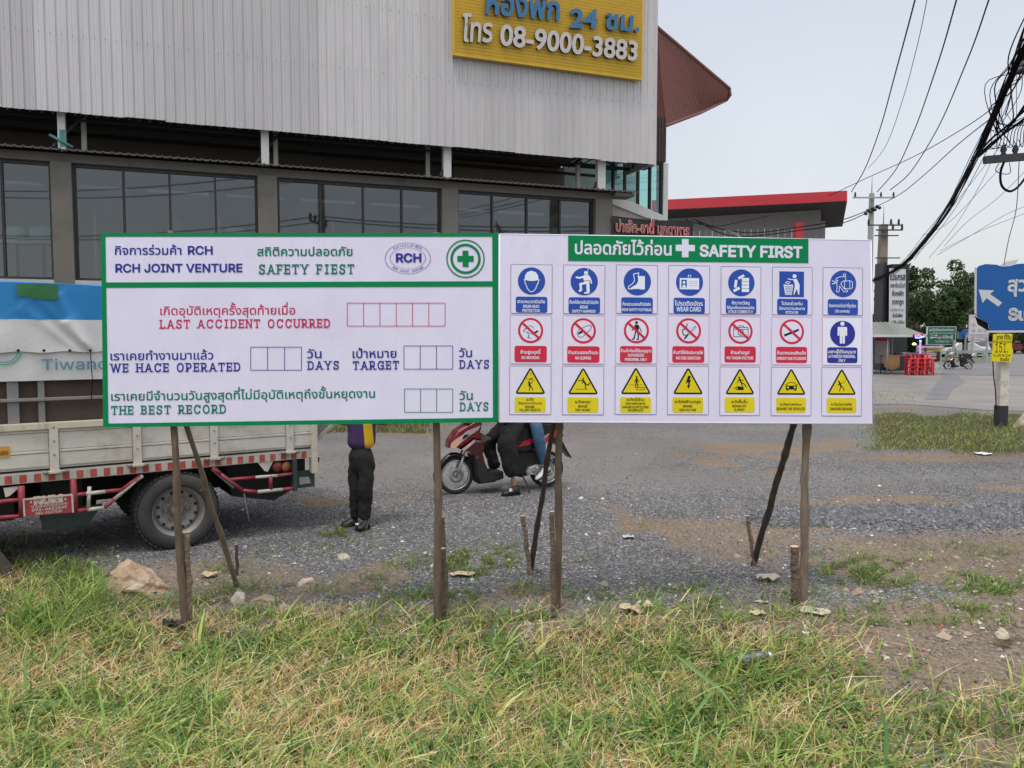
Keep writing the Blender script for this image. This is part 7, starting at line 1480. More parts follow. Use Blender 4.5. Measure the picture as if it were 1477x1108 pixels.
def head(par, c, yaw, hair_len=.0):
    bm = bmesh.new(); bmesh.ops.create_uvsphere(bm, u_segments=28, v_segments=20, radius=1); F_ = Vector((math.cos(yaw), math.sin(yaw), 0)); S_ = Vector((-F_.y, F_.x, 0)); hb = bmesh.new()
    for v in bm.verts:
        x, y, z = v.co; f = x * .092; s = y * .074; h = z * .118
        if z < -.2: s *= 1 - .35 * (-z - .2); f *= 1 - .12 * (-z - .2)
        f += .026 * math.exp(-((y / .16) ** 2 + ((z + .12) / .16) ** 2)) * (x > 0) - .012 * (math.exp(-(((abs(y) - .42) / .16) ** 2 + ((z - .08) / .12) ** 2))) * (x > 0) + .006 * math.exp(-((y / .3) ** 2 + ((z + .45) / .07) ** 2)) * (x > 0)
        v.co = Vector(c) + F_ * f + S_ * s + Vector((0, 0, h))
    me = bpy.data.meshes.new('head'); bm.to_mesh(me); bm.free(); me.materials.append(M_SKIN); [setattr(p, 'use_smooth', True) for p in me.polygons]; o = bpy.data.objects.new('head', me); SC.collection.objects.link(o); o.parent = par
    mb = MB()
    for sg in (-1, 1):
        mb.lathe([(0, -.004), (.009, -.002), (.010, .004), (0, .007)], Vector(c) + F_ * .078 + S_ * .030 * sg + Vector((0, 0, .010)), F_, M_WHITE2, 10); mb.lathe([(0, .006), (.0045, .007), (0, .009)], Vector(c) + F_ * .078 + S_ * .030 * sg + Vector((0, 0, .010)), F_, M_BLK, 8)
    mb.build('eyes', par)
    mb = MB()
    for sg in (-1, 1): mb.lathe([(0, -.006), (.02, -.004), (.026, .003), (.014, .006), (0, .004)], Vector(c) + S_ * .076 * sg - F_ * .01, S_ * sg + F_ * .3, M_SKIN, 10)
    mb.build('ears', par)
    bm = bmesh.new(); bmesh.ops.create_uvsphere(bm, u_segments=24, v_segments=16, radius=1)
    for v in bm.verts:
        x, y, z = v.co; cut = -.25 - hair_len if x < .1 else .45
        z2 = max(z, cut); sc_ = 1.0 if z >= cut else .9; v.co = Vector(c) + F_ * (x * .100 * sc_ - .008) + S_ * y * .083 * sc_ + Vector((0, 0, z2 * .128 + .008))
    me = bpy.data.meshes.new('hair'); bm.to_mesh(me); bm.free(); me.materials.append(M_HAIR); [setattr(p, 'use_smooth', True) for p in me.polygons]; o = bpy.data.objects.new('hair', me); SC.collection.objects.link(o); o.parent = par
def hand(par, w, d, side=1, up=Vector((0, 0, 1))):          # w wrist, d direction of the hand
    w = Vector(w); d = Vector(d).normalized(); s = d.cross(up).normalized() * side; n = s.cross(d) * side
    J = [(*w, .024), (*(w + d * .05), (.036, .018)), (*(w + d * .085), (.038, .016))]; skin('palm', J, [(0, 1), (1, 2)], M_SKIN, par, sub=1)
    for k, (o_, L_) in enumerate(((-.028, .062), (-.010, .074), (.010, .070), (.027, .055))):
        b0_ = w + d * .07 + s * o_; b1_ = b0_ + d * L_ * .5; b2_ = b1_ + (d * .75 - n * .65) * L_ * .35; b3_ = b2_ + (d * .4 - n * .9) * L_ * .3; skin('finger', [(*b0_, .009), (*b1_, .0088), (*b2_, .008), (*b3_, .007)], [(0, 1), (1, 2), (2, 3)], M_SKIN, par, sub=1)
    t0 = w + d * .03 - s * .02; t1 = t0 - s * .028 + d * .018; t2 = t1 + d * .03 - s * .006; skin('thumb', [(*t0, .012), (*t1, .011), (*t2, .009)], [(0, 1), (1, 2)], M_SKIN, par, sub=1)
def shoe(par, heel, toe, m, sole, w=.042, hgt=.085, name='shoe'):
    heel, toe = Vector(heel), Vector(toe); d = toe - heel; L_ = d.length; d.normalize(); s = Vector((-d.y, d.x, 0)).normalized(); u = s.cross(d) * -1 if s.cross(d).z < 0 else s.cross(d)
    secs = []
    for t, ww, hh in ((0, .6, .75), (.06, .85, 1), (.3, .9, 1.0), (.5, .95, .72), (.75, 1.1, .52), (.93, .85, .42), (1, .4, .25)):
        c = heel + d * L_ * t; secs.append([c + s * w * ww * math.cos(a) + u * (.012 + max(0, math.sin(a)) * hgt * hh) if True else 0 for a in [R(k) for k in (0, 30, 60, 90, 120, 150, 180)]])
    mb = MB(); mb.loft(secs, m); o = mb.build(name, par); mb = MB(); secs = [[heel + d * L_ * t + s * w * ww * 1.06 * q + u * z for q, z in ((-1, 0), (1, 0), (1, .018), (-1, .018))] for t, ww in ((-.02, .6), (.1, .9), (.5, .92), (.78, 1.1), (.95, .8), (1.02, .4))]; mb.loft(secs, sole, smooth=False); mb.build('sole', o); return o
def brand_free(): pass
M_TROU = mat('black_trousers', (.008, .008, .009), .9, var=.25, scale=5, bump=.6, bscale=14); M_TROU2 = mat('charcoal_trousers', (.011, .0105, .011), .9, var=.3, scale=5, bump=.8, bscale=14); M_PURP = mat('purple_shirt', (.055, .025, .105), .8, var=.12, scale=6, bump=.5, bscale=16); M_YELS = mat('yellow_stripe', (.72, .45, .02), .75, var=.08)
M_JEAN = mat('blue_jeans', (.055, .13, .23), .85, var=.25, scale=9, bump=.4, bscale=70, stretch=(1, 1, .4)); M_SHB = mat('black_shoe', (.01, .01, .01), .5); M_SHW = mat('white_sneaker', (.6, .6, .6), .6); M_GRYT = mat('grey_top', (.18, .18, .2), .85)

# standing man
gm = G(523, 759); man = thing('person', 'person in purple and yellow shirt and black trousers standing beside the truck tail', 'person', gm, 0)
k = .97
tr_ = skin('trousers', [(0, 0, .90, (.135, .10)), (0, 0, .80, (.150, .115)), (-.065, .02, .62, .096), (-.07, .0, .45, .080), (-.07, .03, .25, .074), (-.075, .05, .07, .070), (.055, -.04, .62, .096), (.045, -.07, .45, .084), (.04, -.05, .25, .078), (.03, -.06, .06, .076)], [(0, 1), (1, 2), (2, 3), (3, 4), (4, 5), (1, 6), (6, 7), (7, 8), (8, 9)], M_TROU2, man, sub=3); crumple(tr_, .022, 9); crumple(tr_, .012, 26)
shi = skin('shirt', [(0, 0, .80, (.168, .125)), (0, 0, .95, (.158, .118)), (0, -.0, 1.15, (.165, .115)), (0, 0, 1.34, (.15, .09)), (-.17, .03, 1.33, .07), (-.24, .08, 1.13, .062), (.17, -.03, 1.33, .07), (.25, .04, 1.13, .062), (0, 0, 1.43, .07)], [(0, 1), (1, 2), (2, 3), (3, 4), (4, 5), (3, 6), (6, 7), (3, 8)], M_PURP, man, sub=3); crumple(shi, .022, 9)
shi.data.materials.append(M_YELS); bm_ = bmesh.new(); bm_.from_mesh(shi.data)
for xx in (.095, .185): bmesh.ops.bisect_plane(bm_, geom=bm_.verts[:] + bm_.edges[:] + bm_.faces[:], plane_co=(xx, 0, 0), plane_no=Vector((1, .1, .06)))
bm_.to_mesh(shi.data); bm_.free()
for p in shi.data.polygons:
    c = p.center
    if .095 < c.x + c.y * .1 + c.z * .06 < .185 and c.y < .01 and c.z < 1.28: p.material_index = 1
skin('body', [(0, 0, 1.36, .06), (0, 0, 1.46, .052), (0, .01, 1.52, .05), (-.2, .05, 1.25, .04), (-.25, .09, 1.10, .038), (-.16, .28, 1.06, .028), (.2, .0, 1.25, .04), (.27, .05, 1.10, .038), (.12, .26, 1.08, .028)], [(0, 1), (1, 2), (0, 3), (3, 4), (4, 5), (0, 6), (6, 7), (7, 8)], M_SKIN, man)
head(man, (0, .02, 1.60), R(110)); hand(man, (-.16, .28, 1.06), (.3, 1, .1), 1); hand(man, (.12, .26, 1.08), (-.3, 1, 0), -1)
shoe(man, (.07, -.07, 0), (-.02, -.20, 0), M_SHB, M_BLK, .05); shoe(man, (-.06, .06, 0), (-.22, -.02, 0), M_SHB, M_BLK, .05)

# ================================================================== scooter
M_SRED = mat('metallic_red_panel', (.15, .006, .016), .25, metal=.1, var=.05, coat=.7); M_SRED2 = mat('bright_red_panel', (.50, .012, .05), .28, var=.05, coat=.6); M_SBLK = mat('gloss_black_plastic', (.012, .012, .013), .3, var=.1); M_SMAT = mat('matt_black_plastic', (.018, .018, .018), .7, var=.1); M_SILV = mat('silver_casting', (.42, .43, .44), .4, metal=.5, var=.1); M_CHR = mat('chrome', (.6, .6, .6), .22, metal=.9); M_LENS = mat('peach_lens', (.75, .48, .36), .18, coat=.5); M_SGR = mat('silver_graphic', (.42, .38, .40), .3)
def zc(X, Y): return ((X - 340) * .00146, (715 - (X - 340) * .068 - Y) * .00137)
def bulge(mb, pts, w, m, k=.82, off=0.):     # side outline given in the xz plane, rounded across y
    P = [Vector((x, 0, z)) for x, z in pts]; c = sum(P, Vector()) / len(P); secs = []
    for y, s in ((-w, k), (-w * .82, .95), (-w * .5, 1), (w * .5, 1), (w * .82, .95), (w, k)): secs.append([c + (p - c) * s + Vector((0, y + off, 0)) for p in P])
    mb.loft(secs, m, smooth=False)
def scooter(label, M=None, group=None, alt=False):
    root = thing('scooter', label, 'scooter', group=group, M=M); C_R = M_SRED if not alt else mat('dark_plum_panel', (.08, .012, .03), .3, coat=.5); C_R2 = M_SRED2 if not alt else M_SBLK
    for nm, x in (('front', 0), ('rear', 1.26)):
        w = bpy.data.objects.new('wheel', None); SC.collection.objects.link(w); w.parent = root; w.location = (x, 0, .24); r = .24
        mb = MB(); mb.lathe([(r - .052, -.028), (r - .02, -.042), (r, -.018), (r, .018), (r - .02, .042), (r - .052, .028)], (0, 0, 0), (0, 1, 0), M_TYRE, 40, close=True); mb.build('tyre', w)
        mb = MB(); mb.lathe([(r - .066, -.022), (r - .050, -.029), (r - .046, 0), (r - .050, .029), (r - .066, .022), (r - .060, 0)], (0, 0, 0), (0, 1, 0), M_CHR, 40, close=True); mb.build('rim', w)
        mb = MB()
        for k in range(24): a = 2 * math.pi * k / 24; a2 = a + (.35 if k % 2 else -.35); mb.tube([(math.cos(a2) * .03, (.02 if k % 4 < 2 else -.02), math.sin(a2) * .03), (math.cos(a) * (r - .06), 0, math.sin(a) * (r - .06))], .0018, M_CHR, 4)
        mb.build('spokes', w); mb = MB(); mb.lathe([(0, -.045), (.034, -.04), (.034, .04), (0, .045)], (0, 0, 0), (0, 1, 0), M_SILV, 16); mb.lathe([(.045, -.05), (.095, -.05), (.095, -.046), (.045, -.046)], (0, 0, 0), (0, 1, 0), M_GSTEEL, 24, close=True); mb.build('hub', w)
    for y in (-.06, .06): mb = MB(); mb.tube([(0, y, .24), (.05, y, .36), (.095, y, .50)], [.017, .019, .015], M_SILV, 10); mb.tube([(.095, y, .50), (.17, y * .8, .68)], .014, M_CHR, 8); mb.build('fork_leg', root)
    mb = MB(); n_ = 12; secs = []
    for k in range(n_ + 1): a = R(200 - 150 * k / n_); rr = .265 + .012 * math.sin(k); secs.append([Vector((math.cos(a) * (rr + dz), y, .24 + math.sin(a) * (rr + dz))) for y, dz in ((-.055, -.03), (-.05, .0), (0, .018), (.05, .0), (.055, -.03), (0, .006))])
    mb.loft(secs, M_SBLK); mb.build('front_mudguard', root)
    mb = MB(); bulge(mb, [zc(*p) for p in [(262, 285), (268, 225), (335, 125), (430, 62), (500, 20), (560, 10), (566, 60), (545, 140), (560, 200), (480, 190), (430, 230), (350, 285)]], .125, C_R); mb.build('nose_cowl', root)
    mb = MB(); bulge(mb, [zc(*p) for p in [(360, 290), (440, 225), (480, 190), (560, 200), (582, 240), (566, 330), (590, 430), (625, 500), (600, 545), (540, 540), (500, 430), (470, 340), (430, 300)]], .15, mat('maroon_panel', (.055, .005, .008), .3, coat=.5) if not alt else C_R); mb.build('leg_shield', root)
    mb = MB(); bulge(mb, [zc(*p) for p in [(470, 345), (500, 330), (560, 400), (600, 500), (760, 500), (760, 565), (640, 600), (530, 615), (505, 560)]], .16, M_SMAT); mb.build('floorboard', root)
    for sg in (-1, 1):
        mb = MB(); P_ = [zc(*p) for p in [(270, 282), (274, 236), (328, 186), (388, 150), (368, 222), (318, 278)]]; mb.add([(x, sg * (.127 + .004 * (i in (2, 3))), z) for i, (x, z) in enumerate(P_)], [tuple(range(6)) if sg < 0 else tuple(range(6))[::-1]], M_LENS); mb.build('front_indicator', root)
        mb = MB(); P_ = [zc(*p) for p in [(345, 185), (420, 120), (548, 62), (520, 110), (440, 165), (360, 235)]]; mb.add([(x, sg * .127, z) for x, z in P_], [tuple(range(6)) if sg < 0 else tuple(range(6))[::-1]], M_SGR); P_ = [zc(*p) for p in [(375, 180), (400, 155), (440, 150), (425, 170), (385, 200)]]; mb.add([(x, sg * .129, z) for x, z in P_], [tuple(range(5)) if sg < 0 else tuple(range(5))[::-1]], M_SBLK); mb.build('body_graphic', root)
    mb = MB(); bulge(mb, [zc(*p) for p in [(800, 130), (900, 60), (1050, 30), (1230, 20), (1330, 50), (1290, 110), (1120, 140), (1080, 230), (1040, 300), (870, 330), (790, 260)]], .14, M_SBLK); mb.build('body', root)
    for sg in (-1, 1):
        mb = MB()
        for poly in ([(885, 262), (930, 210), (1080, 150), (1115, 155), (1080, 190), (990, 240)], [(1030, 285), (1080, 240), (1290, 60), (1330, 55), (1320, 110), (1180, 200), (1075, 290)]): P_ = [zc(*p) for p in poly]; secs = [[Vector((x, sg * y, z)) for x, z in P_] for y in (.12, .147)]; mb.loft(secs, C_R2, smooth=False)
        mb.build('side_stripe', root)
    mb = MB(); bulge(mb, [zc(*p) for p in [(770, 60), (800, 10), (900, -15), (1050, -20), (1200, -45), (1300, -30), (1290, 20), (1100, 40), (900, 60), (800, 90)]], .13, M_SMAT); mb.build('seat', root)
    mb = MB(); bulge(mb, [zc(*p) for p in [(850, 330), (1020, 290), (1140, 310), (1150, 430), (1000, 470), (940, 560), (860, 540)]], .10, M_SMAT); mb.build('engine', root)
    mb = MB(); bulge(mb, [zc(*p) for p in [(965, 500), (985, 455), (1060, 430), (1150, 420), (1210, 450), (1230, 510), (1170, 535), (1040, 525), (975, 530)]], .035, M_SILV, off=-.12); mb.build('transmission_cover', root)
    mb = MB(); a = zc(1035, 488); mb.lathe([(0, 0), (.02, 0), (.02, .01), (0, .012)], (a[0], -.152, a[1]), (0, -1, 0), M_GSTEEL, 12); mb.build('cover_bolt', root)
    mb = MB(); mb.tube([(.95, .12, .16), (1.15, .14, .2), (1.45, .15, .30)], [.03, .045, .05], M_SBLK, 12); mb.build('exhaust', root)
    mb = MB(); mb.tube([(*zc(1220, 90)[:1], -.11, zc(1220, 90)[1]), (1.26, -.09, .26)], .018, M_SILV, 8); mb.build('shock_absorber', root)
    mb = MB(); P_ = [zc(*p) for p in [(1260, 130), (1330, 180), (1390, 290), (1442, 372), (1420, 366), (1360, 300), (1290, 240), (1250, 220)]]; secs = [[Vector((x, y, z)) for x, z in P_] for y in (-.07, .07)]; mb.loft(secs, M_SBLK, smooth=False); mb.build('rear_mudguard', root)
    mb = MB(); a = zc(1335, 70); mb.box((a[0], 0, a[1]), (.05, .18, .05), M_REDL, bev=.015); mb.build('tail_lamp', root)
    mb = MB(); mb.tube([(.30, -.32, 1.0), (.26, -.16, .98), (.24, 0, .96), (.26, .16, .98), (.30, .32, 1.0)], .014, M_SMAT, 8); mb.tube([(.30, -.34, 1.0), (.285, -.22, .99)], .02, M_SMAT, 8); mb.tube([(.30, .34, 1.0), (.285, .22, .99)], .02, M_SMAT, 8); mb.tube([(.16, 0, .66), (.24, 0, .96)], .025, M_SMAT, 8); mb.build('handlebar', root)
    mb = MB(); bulge(mb, [(.10, .90), (.16, .86), (.28, .90), (.32, 1.02), (.24, 1.06), (.14, 1.0)], .12, C_R if not alt else M_SHW); mb.build('handlebar_cowl', root); mb = MB(); mb.lathe([(.07, 0), (.06, .02), (0, .03)], (.11, 0, .95), (-1, 0, .2), M_RW, 16); mb.build('headlight', root)
    for sg in (-1, 1): mb = MB(); mb.tube([(.28, sg * .24, 1.0), (.26, sg * .28, 1.16)], .006, M_SMAT, 6); mb.lathe([(0, -.01), (.055, -.008), (.055, .008), (0, .01)], (.26, sg * .29, 1.20), (1, 0, .1), M_SMAT, 14); mb.build('mirror', root)
    mb = MB(); mb.tube([(.85, -.12, .22), (.93, -.22, .03), (.90, -.26, 0)], .01, M_SMAT, 6); mb.tube([(1.04, -.10, .30), (1.04, -.22, .29)], .012, M_SILV, 8); mb.build('stand', root)
    if not alt: mb = MB(); P_ = [zc(*p) for p in [(540, 130), (580, 150), (650, 180), (660, 195), (610, 210), (580, 240), (560, 200)]]; secs = [[Vector((x, y, z)) for x, z in P_] for y in (-.06, .06)]; mb.loft(secs, mat('olive_bag', (.12, .11, .08), .8, var=.3, scale=20), smooth=False); mb.build('hanging_pouch', root)
    return root
f0, f1 = G(657, 712), G(788, 702); hd = math.atan2(f1.y - f0.y, f1.x - f0.x)
main_sc = scooter('red and black scooter behind the gap between the two boards, seen from its left side', Matrix.Translation(f0) @ Matrix.Rotation(hd, 4, 'Z'))
f2, f3 = G(1367, 533), G(1398, 532.3); ang = math.acos(min(1, (f3.x - f2.x) / 1.26)); cp = scooter('dark plum scooter with white tail standing alone on the far road', Matrix.Translation(f2) @ Matrix.Rotation(ang, 4, 'Z'), alt=True)
mb = MB(); bulge(mb, [(1.2, .80), (1.5, .93), (1.62, .95), (1.5, .86), (1.25, .74)], .12, M_SHW); mb.build('tail_cowl', cp); mb = MB(); bulge(mb, [(.28, .62), (.42, .56), (.40, .40), (.50, .34), (.30, .34), (.22, .5)], .10, M_SHW); mb.build('inner_cowl', cp)
# rider in black, foot down
MM = main_sc.matrix_world.copy(); bpy.context.view_layer.update(); MM = main_sc.matrix_world.copy()
rider = thing('person', 'person in black trousers sitting astride the red scooter with one foot on the ground', 'person', M=MM)
Z = lambda X, Y, y: (*zc(X, Y)[:1], y, zc(X, Y)[1])
kn, an = Z(735, 235, -.26), (zc(815, 585)[0], -.30, .14)
tr_ = skin('trousers', [(.80, 0, .92, (.17, .14)), (.78, -.10, .84, .125), (.66, -.20, .74, .145), (.60, -.25, .62, .135), (.63, -.27, .42, .125), (.665, -.29, .20, .085), (.78, .10, .84, .12), (.6, .2, .70, .105), (.52, .22, .60, .095), (.56, .20, .40, .085), (.60, .17, .24, .075)], [(0, 1), (1, 2), (2, 3), (3, 4), (4, 5), (0, 6), (6, 7), (7, 8), (8, 9), (9, 10)], M_TROU, rider, sub=3); crumple(tr_, .035, 8); crumple(tr_, .012, 24)
sh_ = skin('shirt', [(.80, 0, .92, (.17, .15)), (.79, 0, 1.10, (.15, .16)), (.76, 0, 1.30, (.12, .17)), (.75, -.19, 1.33, .065), (.62, -.27, 1.15, .055), (.75, .19, 1.33, .065), (.62, .27, 1.15, .055), (.75, 0, 1.42, .06)], [(0, 1), (1, 2), (2, 3), (3, 4), (2, 5), (5, 6), (2, 7)], mat('black_top', (.012, .012, .013), .85, bump=.4, bscale=14), rider, sub=2)
skin('body', [(.75, 0, 1.38, .055), (.74, 0, 1.47, .05), (.68, -.23, 1.22, .042), (.58, -.28, 1.08, .04), (.37, -.29, 1.02, .028), (.68, .23, 1.22, .042), (.58, .28, 1.08, .04), (.37, .29, 1.02, .028)], [(0, 1), (0, 2), (2, 3), (3, 4), (0, 5), (5, 6), (6, 7)], M_SKIN, rider); head(rider, (.73, 0, 1.57), R(180), .3)
hand(rider, (.37, -.29, 1.02), (-1, 0, -.1), 1); hand(rider, (.37, .29, 1.02), (-1, 0, -.1), -1)
skin('ankle', [(.665, -.29, .21, .04), (.685, -.295, .10, .036), (.68, -.295, .06, .036)], [(0, 1), (1, 2)], M_SKIN, rider, sub=1)
s_ = shoe(rider, (.745, -.31, 0), (.50, -.36, 0), M_SHB, M_BLK, .045, .10); mb = MB(); a = Vector((.575, -.392, .055)); mb.add([a, a + Vector((.045, -.004, .0)), a + Vector((.04, .004, .04)), a + Vector((.01, .012, .035))], [(0, 1, 2, 3)], M_SHW); mb.build('white_logo', s_)
shoe(rider, (.60, .20, .08), (.36, .16, .08), M_SHB, M_BLK, .045, .08)
pas = thing('person', 'person in blue jeans riding pillion on the red scooter', 'person', M=MM @ Matrix.Translation((-.085, 0, 0)))
tr_ = skin('jeans', [(1.12, 0, .96, (.16, .14)), (1.12, -.12, .92, .10), (1.10, -.21, .86, .085), (1.13, -.22, .72, .090), (1.185, -.205, .50, .072), (1.225, -.20, .33, .052), (1.12, .12, .92, .10), (.95, .22, .86, .08), (1.08, .2, .6, .06), (1.12, .19, .35, .045)], [(0, 1), (1, 2), (2, 3), (3, 4), (4, 5), (0, 6), (6, 7), (7, 8), (8, 9)], M_JEAN, pas, sub=3); crumple(tr_, .014, 16)
skin('shirt', [(1.12, 0, .98, (.15, .14)), (1.12, 0, 1.18, (.13, .15)), (1.10, 0, 1.38, (.11, .15)), (1.10, -.18, 1.42, .06), (1.0, -.23, 1.22, .05), (1.10, .18, 1.42, .06), (1.0, .23, 1.22, .05), (1.1, 0, 1.5, .055)], [(0, 1), (1, 2), (2, 3), (3, 4), (2, 5), (5, 6), (2, 7)], M_GRYT, pas)
skin('body', [(1.1, 0, 1.46, .05), (1.09, 0, 1.54, .046), (1.04, -.21, 1.3, .04), (.97, -.23, 1.15, .036), (.86, -.16, 1.08, .026), (1.04, .21, 1.3, .04), (.97, .23, 1.15, .036), (.86, .16, 1.08, .026)], [(0, 1), (0, 2), (2, 3), (3, 4), (0, 5), (5, 6), (6, 7)], M_SKIN, pas); head(pas, (1.08, 0, 1.64), R(180), .5); hand(pas, (.86, -.16, 1.08), (-1, .2, 0), 1); hand(pas, (.86, .16, 1.08), (-1, -.2, 0), -1)
skin('ankle', [(1.225, -.20, .33, .034), (1.23, -.205, .27, .032)], [(0, 1)], M_SKIN, pas, sub=1)
shoe(pas, (1.30, -.215, .25), (1.10, -.235, .13), M_SHW, M_BLK, .04, .08); shoe(pas, (1.20, .2, .27), (.98, .2, .22), M_SHW, M_BLK, .04, .08)
# seated vendor at the stall
vd = thing('person', 'person in a white top sitting beside the vendor table at the far stall', 'person', (sx0 + SLx(1321), 41.0, 0)); skin('trousers', [(0, 0, .5, .15), (-.1, -.3, .5, .09), (-.1, -.35, .08, .06), (.12, -.3, .5, .09), (.12, -.35, .08, .06)], [(0, 1), (1, 2), (0, 3), (3, 4)], M_GRYT, vd, sub=1)
skin('shirt', [(0, 0, .5, .17), (0, 0, .8, .18), (0, 0, 1.02, .16), (-.2, -.05, 1.0, .07), (-.26, -.12, .75, .06), (.2, -.05, 1.0, .07), (.27, -.12, .75, .06)], [(0, 1), (1, 2), (2, 3), (3, 4), (2, 5), (5, 6)], M_SHW, vd, sub=1); head(vd, (0, -.02, 1.28), R(-100)); skin('body', [(0, 0, 1.06, .06), (0, 0, 1.18, .05), (-.26, -.12, .76, .045), (-.2, -.35, .62, .03), (.27, -.12, .76, .045), (.2, -.35, .62, .03)], [(0, 1), (0, 2), (2, 3), (0, 4), (4, 5)], M_SKIN, vd, sub=1)
# ------------------------------------------------------------------ bits lying about
crt = G(8, 838); wc = thing('wooden_crate', 'broken orange brown wooden box lying tilted at the left edge', 'crate', crt + Vector((-.12, 0, .02)), R(12)); M_CRT = mat('varnished_wood', (.33, .16, .05), .55, var=.25, scale=6, stretch=(1, 8, 8)); M_CRD = mat('dark_wood_edge', (.08, .06, .05), .8)
rt = Matrix.Rotation(R(-28), 3, 'Y') @ Matrix.Rotation(R(12), 3, 'X')
for k in range(3): mb = MB(); mb.box(rt @ Vector((-.02, -.09, .02 + k * .062)), (.30, .015, .058), M_CRT, rot=rt, bev=.003); mb.build('plank', wc)
mb = MB(); mb.box(rt @ Vector((.138, -.0, .08)), (.018, .19, .2), M_CRD, rot=rt); mb.build('end_board', wc); mb = MB(); mb.box(rt @ Vector((-.02, .09, .09)), (.30, .015, .19), M_CRD, rot=rt); mb.build('back_board', wc)
def scrap(name, label, cat, px, py, w, d, m, seed, hgt=.03, rz=0.):
    rn = random.Random(seed); g = G(px, py); o = thing(name, label, cat, (g.x, g.y, g.z + .012), rz) if False else None; mb = MB(); n_ = 12; V = []
    for j in range(n_ + 1):
        for i in range(n_ + 1):
            x, y = (i / n_ - .5), (j / n_ - .5); r_ = 1 - .35 * (abs(x) + abs(y)) * rn.uniform(.9, 1.1); V.append((x * w * r_, y * d * r_, hgt * .7 * (float(vnoise(np.array(x * 5 + seed), np.array(y * 5.)))) + hgt * .5 * abs(math.sin(x * 4 + seed)) * .6))
    mb.add(V, [(j * (n_ + 1) + i, j * (n_ + 1) + i + 1, (j + 1) * (n_ + 1) + i + 1, (j + 1) * (n_ + 1) + i) for j in range(n_) for i in range(n_)], m, False)
    o = mb.build(name); o.location = (g.x, g.y, g.z + .01); o.rotation_euler = (0, 0, rz); tag(o, label, cat)
    sm = o.modifiers.new('s', 'SOLIDIFY'); sm.thickness = .004
M_CARD = mat('weathered_cardboard', (.48, .42, .33), .9, var=.15, scale=8, bump=.5, bscale=25, dirt=(.3, .25, .18), dirt_amt=.5, dirt_scale=8); M_CARD2 = mat('old_leaf', (.5, .42, .28), .85, var=.15, scale=8, bump=.4, bscale=30); M_PAPW = mat('litter_white', (.75, .75, .74), .7, var=.05)
scrap('cardboard_scrap', 'folded grey brown scrap behind the stump of the rightmost post', 'scrap', 1108, 838, .22, .16, M_CARD, 3, .05, .2)
scrap('cardboard_scrap', 'flat pale pointed scrap at the foot of the rightmost post', 'scrap', 1174, 884, .26, .17, M_CARD, 5, .02, -.3)
scrap('cardboard_scrap', 'long straw coloured scrap in the dry grass right of the middle', 'scrap', 917, 884, .3, .16, M_CARD2, 6, .07, .25)
scrap('dead_leaf', 'curled cream dead leaf left of the flat pale scrap', 'leaf', 1093, 887, .14, .09, M_CARD2, 7, .02)
scrap('dead_leaf', 'large brown dead leaf right of the middle stakes', 'leaf', 667, 830, .26, .12, M_CARD2, 8, .02)
scrap('dead_leaf', 'crumpled pale leaves between the leftmost stake and the concrete lump', 'leaf', 302, 833, .16, .12, M_CARD2, 9, .04)
scrap('plastic_scrap', 'white plastic scrap on the far gravel under the blue sign', 'litter', 1418, 656, .32, .3, M_PAPW, 10, .03)
scrap('plastic_scrap', 'tiny white paper scrap in the grass above the bottle', 'litter', 1162, 919, .05, .06, M_PAPW, 12, .03)
scrap('plastic_scrap', 'crumpled silvery scrap at the feet of the man in black trousers', 'litter', 521, 762, .15, .12, M_PAPW, 13, .05)
scrap('plastic_scrap', 'dark blue plastic scrap in front of the big boulder', 'litter', 215, 857, .16, .08, mat('navy_plastic', (.03, .035, .12), .3), 14, .02)
scrap('plastic_scrap', 'small grey plastic bag lying on the gravel between the right legs', 'litter', 906, 777, .15, .1, mat('grey_plastic_film', (.45, .46, .45), .3), 15, .03)
scrap('plastic_bag', 'black plastic bag bunched at the foot of the leftmost post', 'bag', 250, 912, .16, .14, mat('black_plastic_film', (.012, .014, .02), .25), 16, .10)
scrap('cardboard_scrap', 'dull buff scrap of card on the soil just right of the flat pale scrap', 'scrap', 1098, 870, .12, .05, M_CARD, 18, .01)
g = G(1085, 962); bt_ = thing('plastic_bottle', 'clear crushed plastic bottle lying in the grass at the right', 'bottle', (g.x, g.y, g.z + .055), R(5)); M_PET = glass_mat('clear_plastic', (.78, .83, .82), .12, .08)
mb = MB(); mb.lathe([(.0, -.1), (.028, -.098), (.031, -.09), (.029, -.06), (.031, -.04), (.024, -.01), (.03, .02), (.031, .045), (.024, .07), (.013, .088), (.013, .098)], (0, 0, 0), (1, .05, .1), M_PET, 20); mb.build('body', bt_); mb = MB(); mb.lathe([(.015, .098), (.015, .112), (0, .113)], (0, 0, 0), (1, .05, .1), M_PAPW, 14); mb.build('cap', bt_)
g = G(1195, 1047); fr_ = thing('fallen_fruit', 'small round reddish brown fruit lying in the front grass', 'fruit', (g.x, g.y, g.z + .03)); mb = MB(); mb.lathe([(0, -.022), (.014, -.02), (.022, -.008), (.023, .006), (.016, .018), (.006, .021), (0, .014)], (0, 0, 0), (-.7, -.5, .5), mat('fruit_skin', (.34, .12, .06), .6, var=.2, scale=30), 16); mb.build('flesh', fr_)
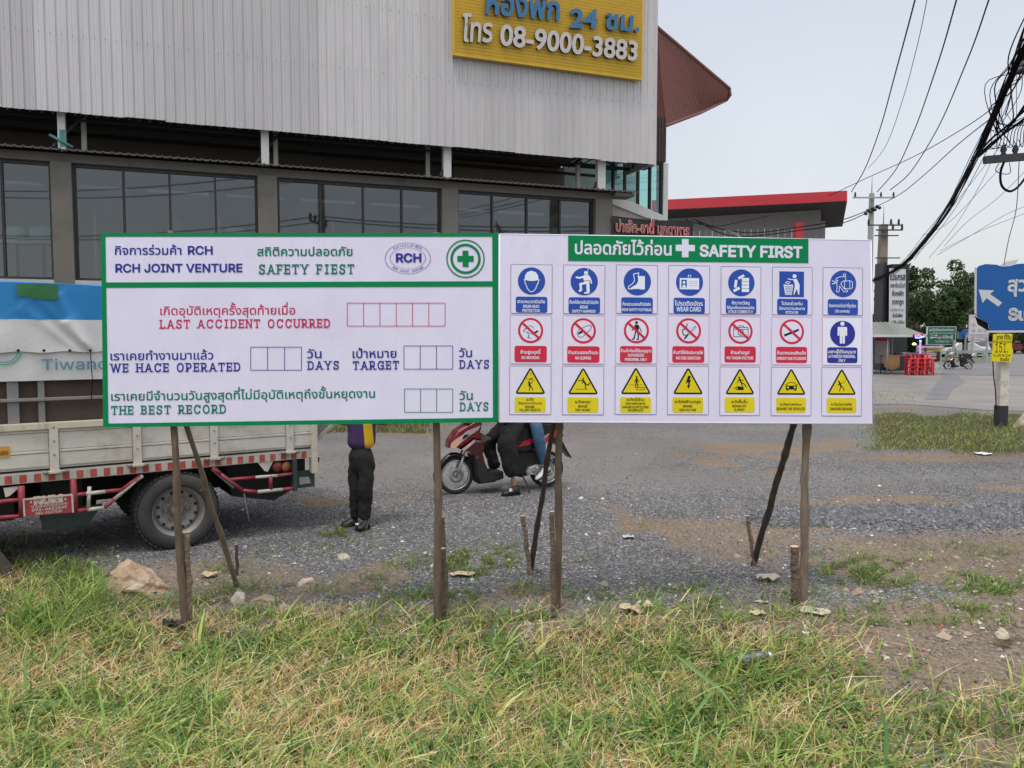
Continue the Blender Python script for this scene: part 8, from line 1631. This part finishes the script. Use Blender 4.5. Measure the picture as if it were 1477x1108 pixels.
# long coarse grass leaves standing proud of the verge (each one can be picked out)
def big_blade(label, pts, w, m_col):
    P = [PD(*p) for p in pts]; V = []; K = len(P); sd = Vector((CP * 0 + 1, 0, 0))
    L_ = [];
    for i in range(K - 1):
        for q in range(5): L_.append(P[i].lerp(P[i + 1], q / 5))
    L_.append(P[-1]); n_ = len(L_); 
    for i, p in enumerate(L_):
        t = (L_[min(i + 1, n_ - 1)] - L_[max(i - 1, 0)]).normalized(); s = t.cross(Vector((0, -1, .35))).normalized(); s2 = s.cross(t); ww = w * .5 * min(1, .4 + i / n_ * 3) * (1 - (i / (n_ - 1)) ** 3 * .97); V += [p - s * ww, p + s2 * ww * -.25, p + s * ww]
    mb = MB(); mb.add(V, [f for i in range(n_ - 1) for f in ((3 * i, 3 * i + 1, 3 * i + 4, 3 * i + 3), (3 * i + 1, 3 * i + 2, 3 * i + 5, 3 * i + 4))], mat('coarse_leaf_%.2f' % m_col[1], m_col, .5, var=.2, scale=12), True); o = mb.build('grass_leaf'); tag(o, label, 'grass leaf')
big_blade('broad green grass leaf slanting up to the right in the right foreground', [(1020, 978, 4.0), (1040, 960, 3.95), (1084, 930, 3.95)], .022, (.13, .24, .05))
big_blade('broad green grass leaf drooping down right of the crossing leaves', [(975, 945, 4.0), (1010, 972, 3.9), (1040, 995, 3.8), (1070, 1035, 3.7)], .02, (.10, .2, .045))
big_blade('long leaf running down left from the crossing leaves', [(1035, 985, 3.9), (1010, 1020, 3.75), (985, 1055, 3.65)], .018, (.14, .25, .06))
big_blade('upright dark green leaf at the bottom right', [(1277, 1104, 3.3), (1279, 1060, 3.35), (1268, 1005, 3.4)], .022, (.07, .17, .04))
big_blade('pale green leaf rising from the bottom edge right of the middle', [(1000, 1100, 3.35), (1006, 1065, 3.4), (1012, 1040, 3.45)], .014, (.2, .32, .08))
big_blade('green leaf bending left in the left foreground', [(38, 1000, 3.8), (36, 960, 3.85), (40, 925, 3.9)], .018, (.12, .22, .05))
big_blade('green leaf flopping right in the left foreground', [(640, 985, 3.9), (665, 1002, 3.85), (680, 1010, 3.85)], .018, (.12, .22, .06))
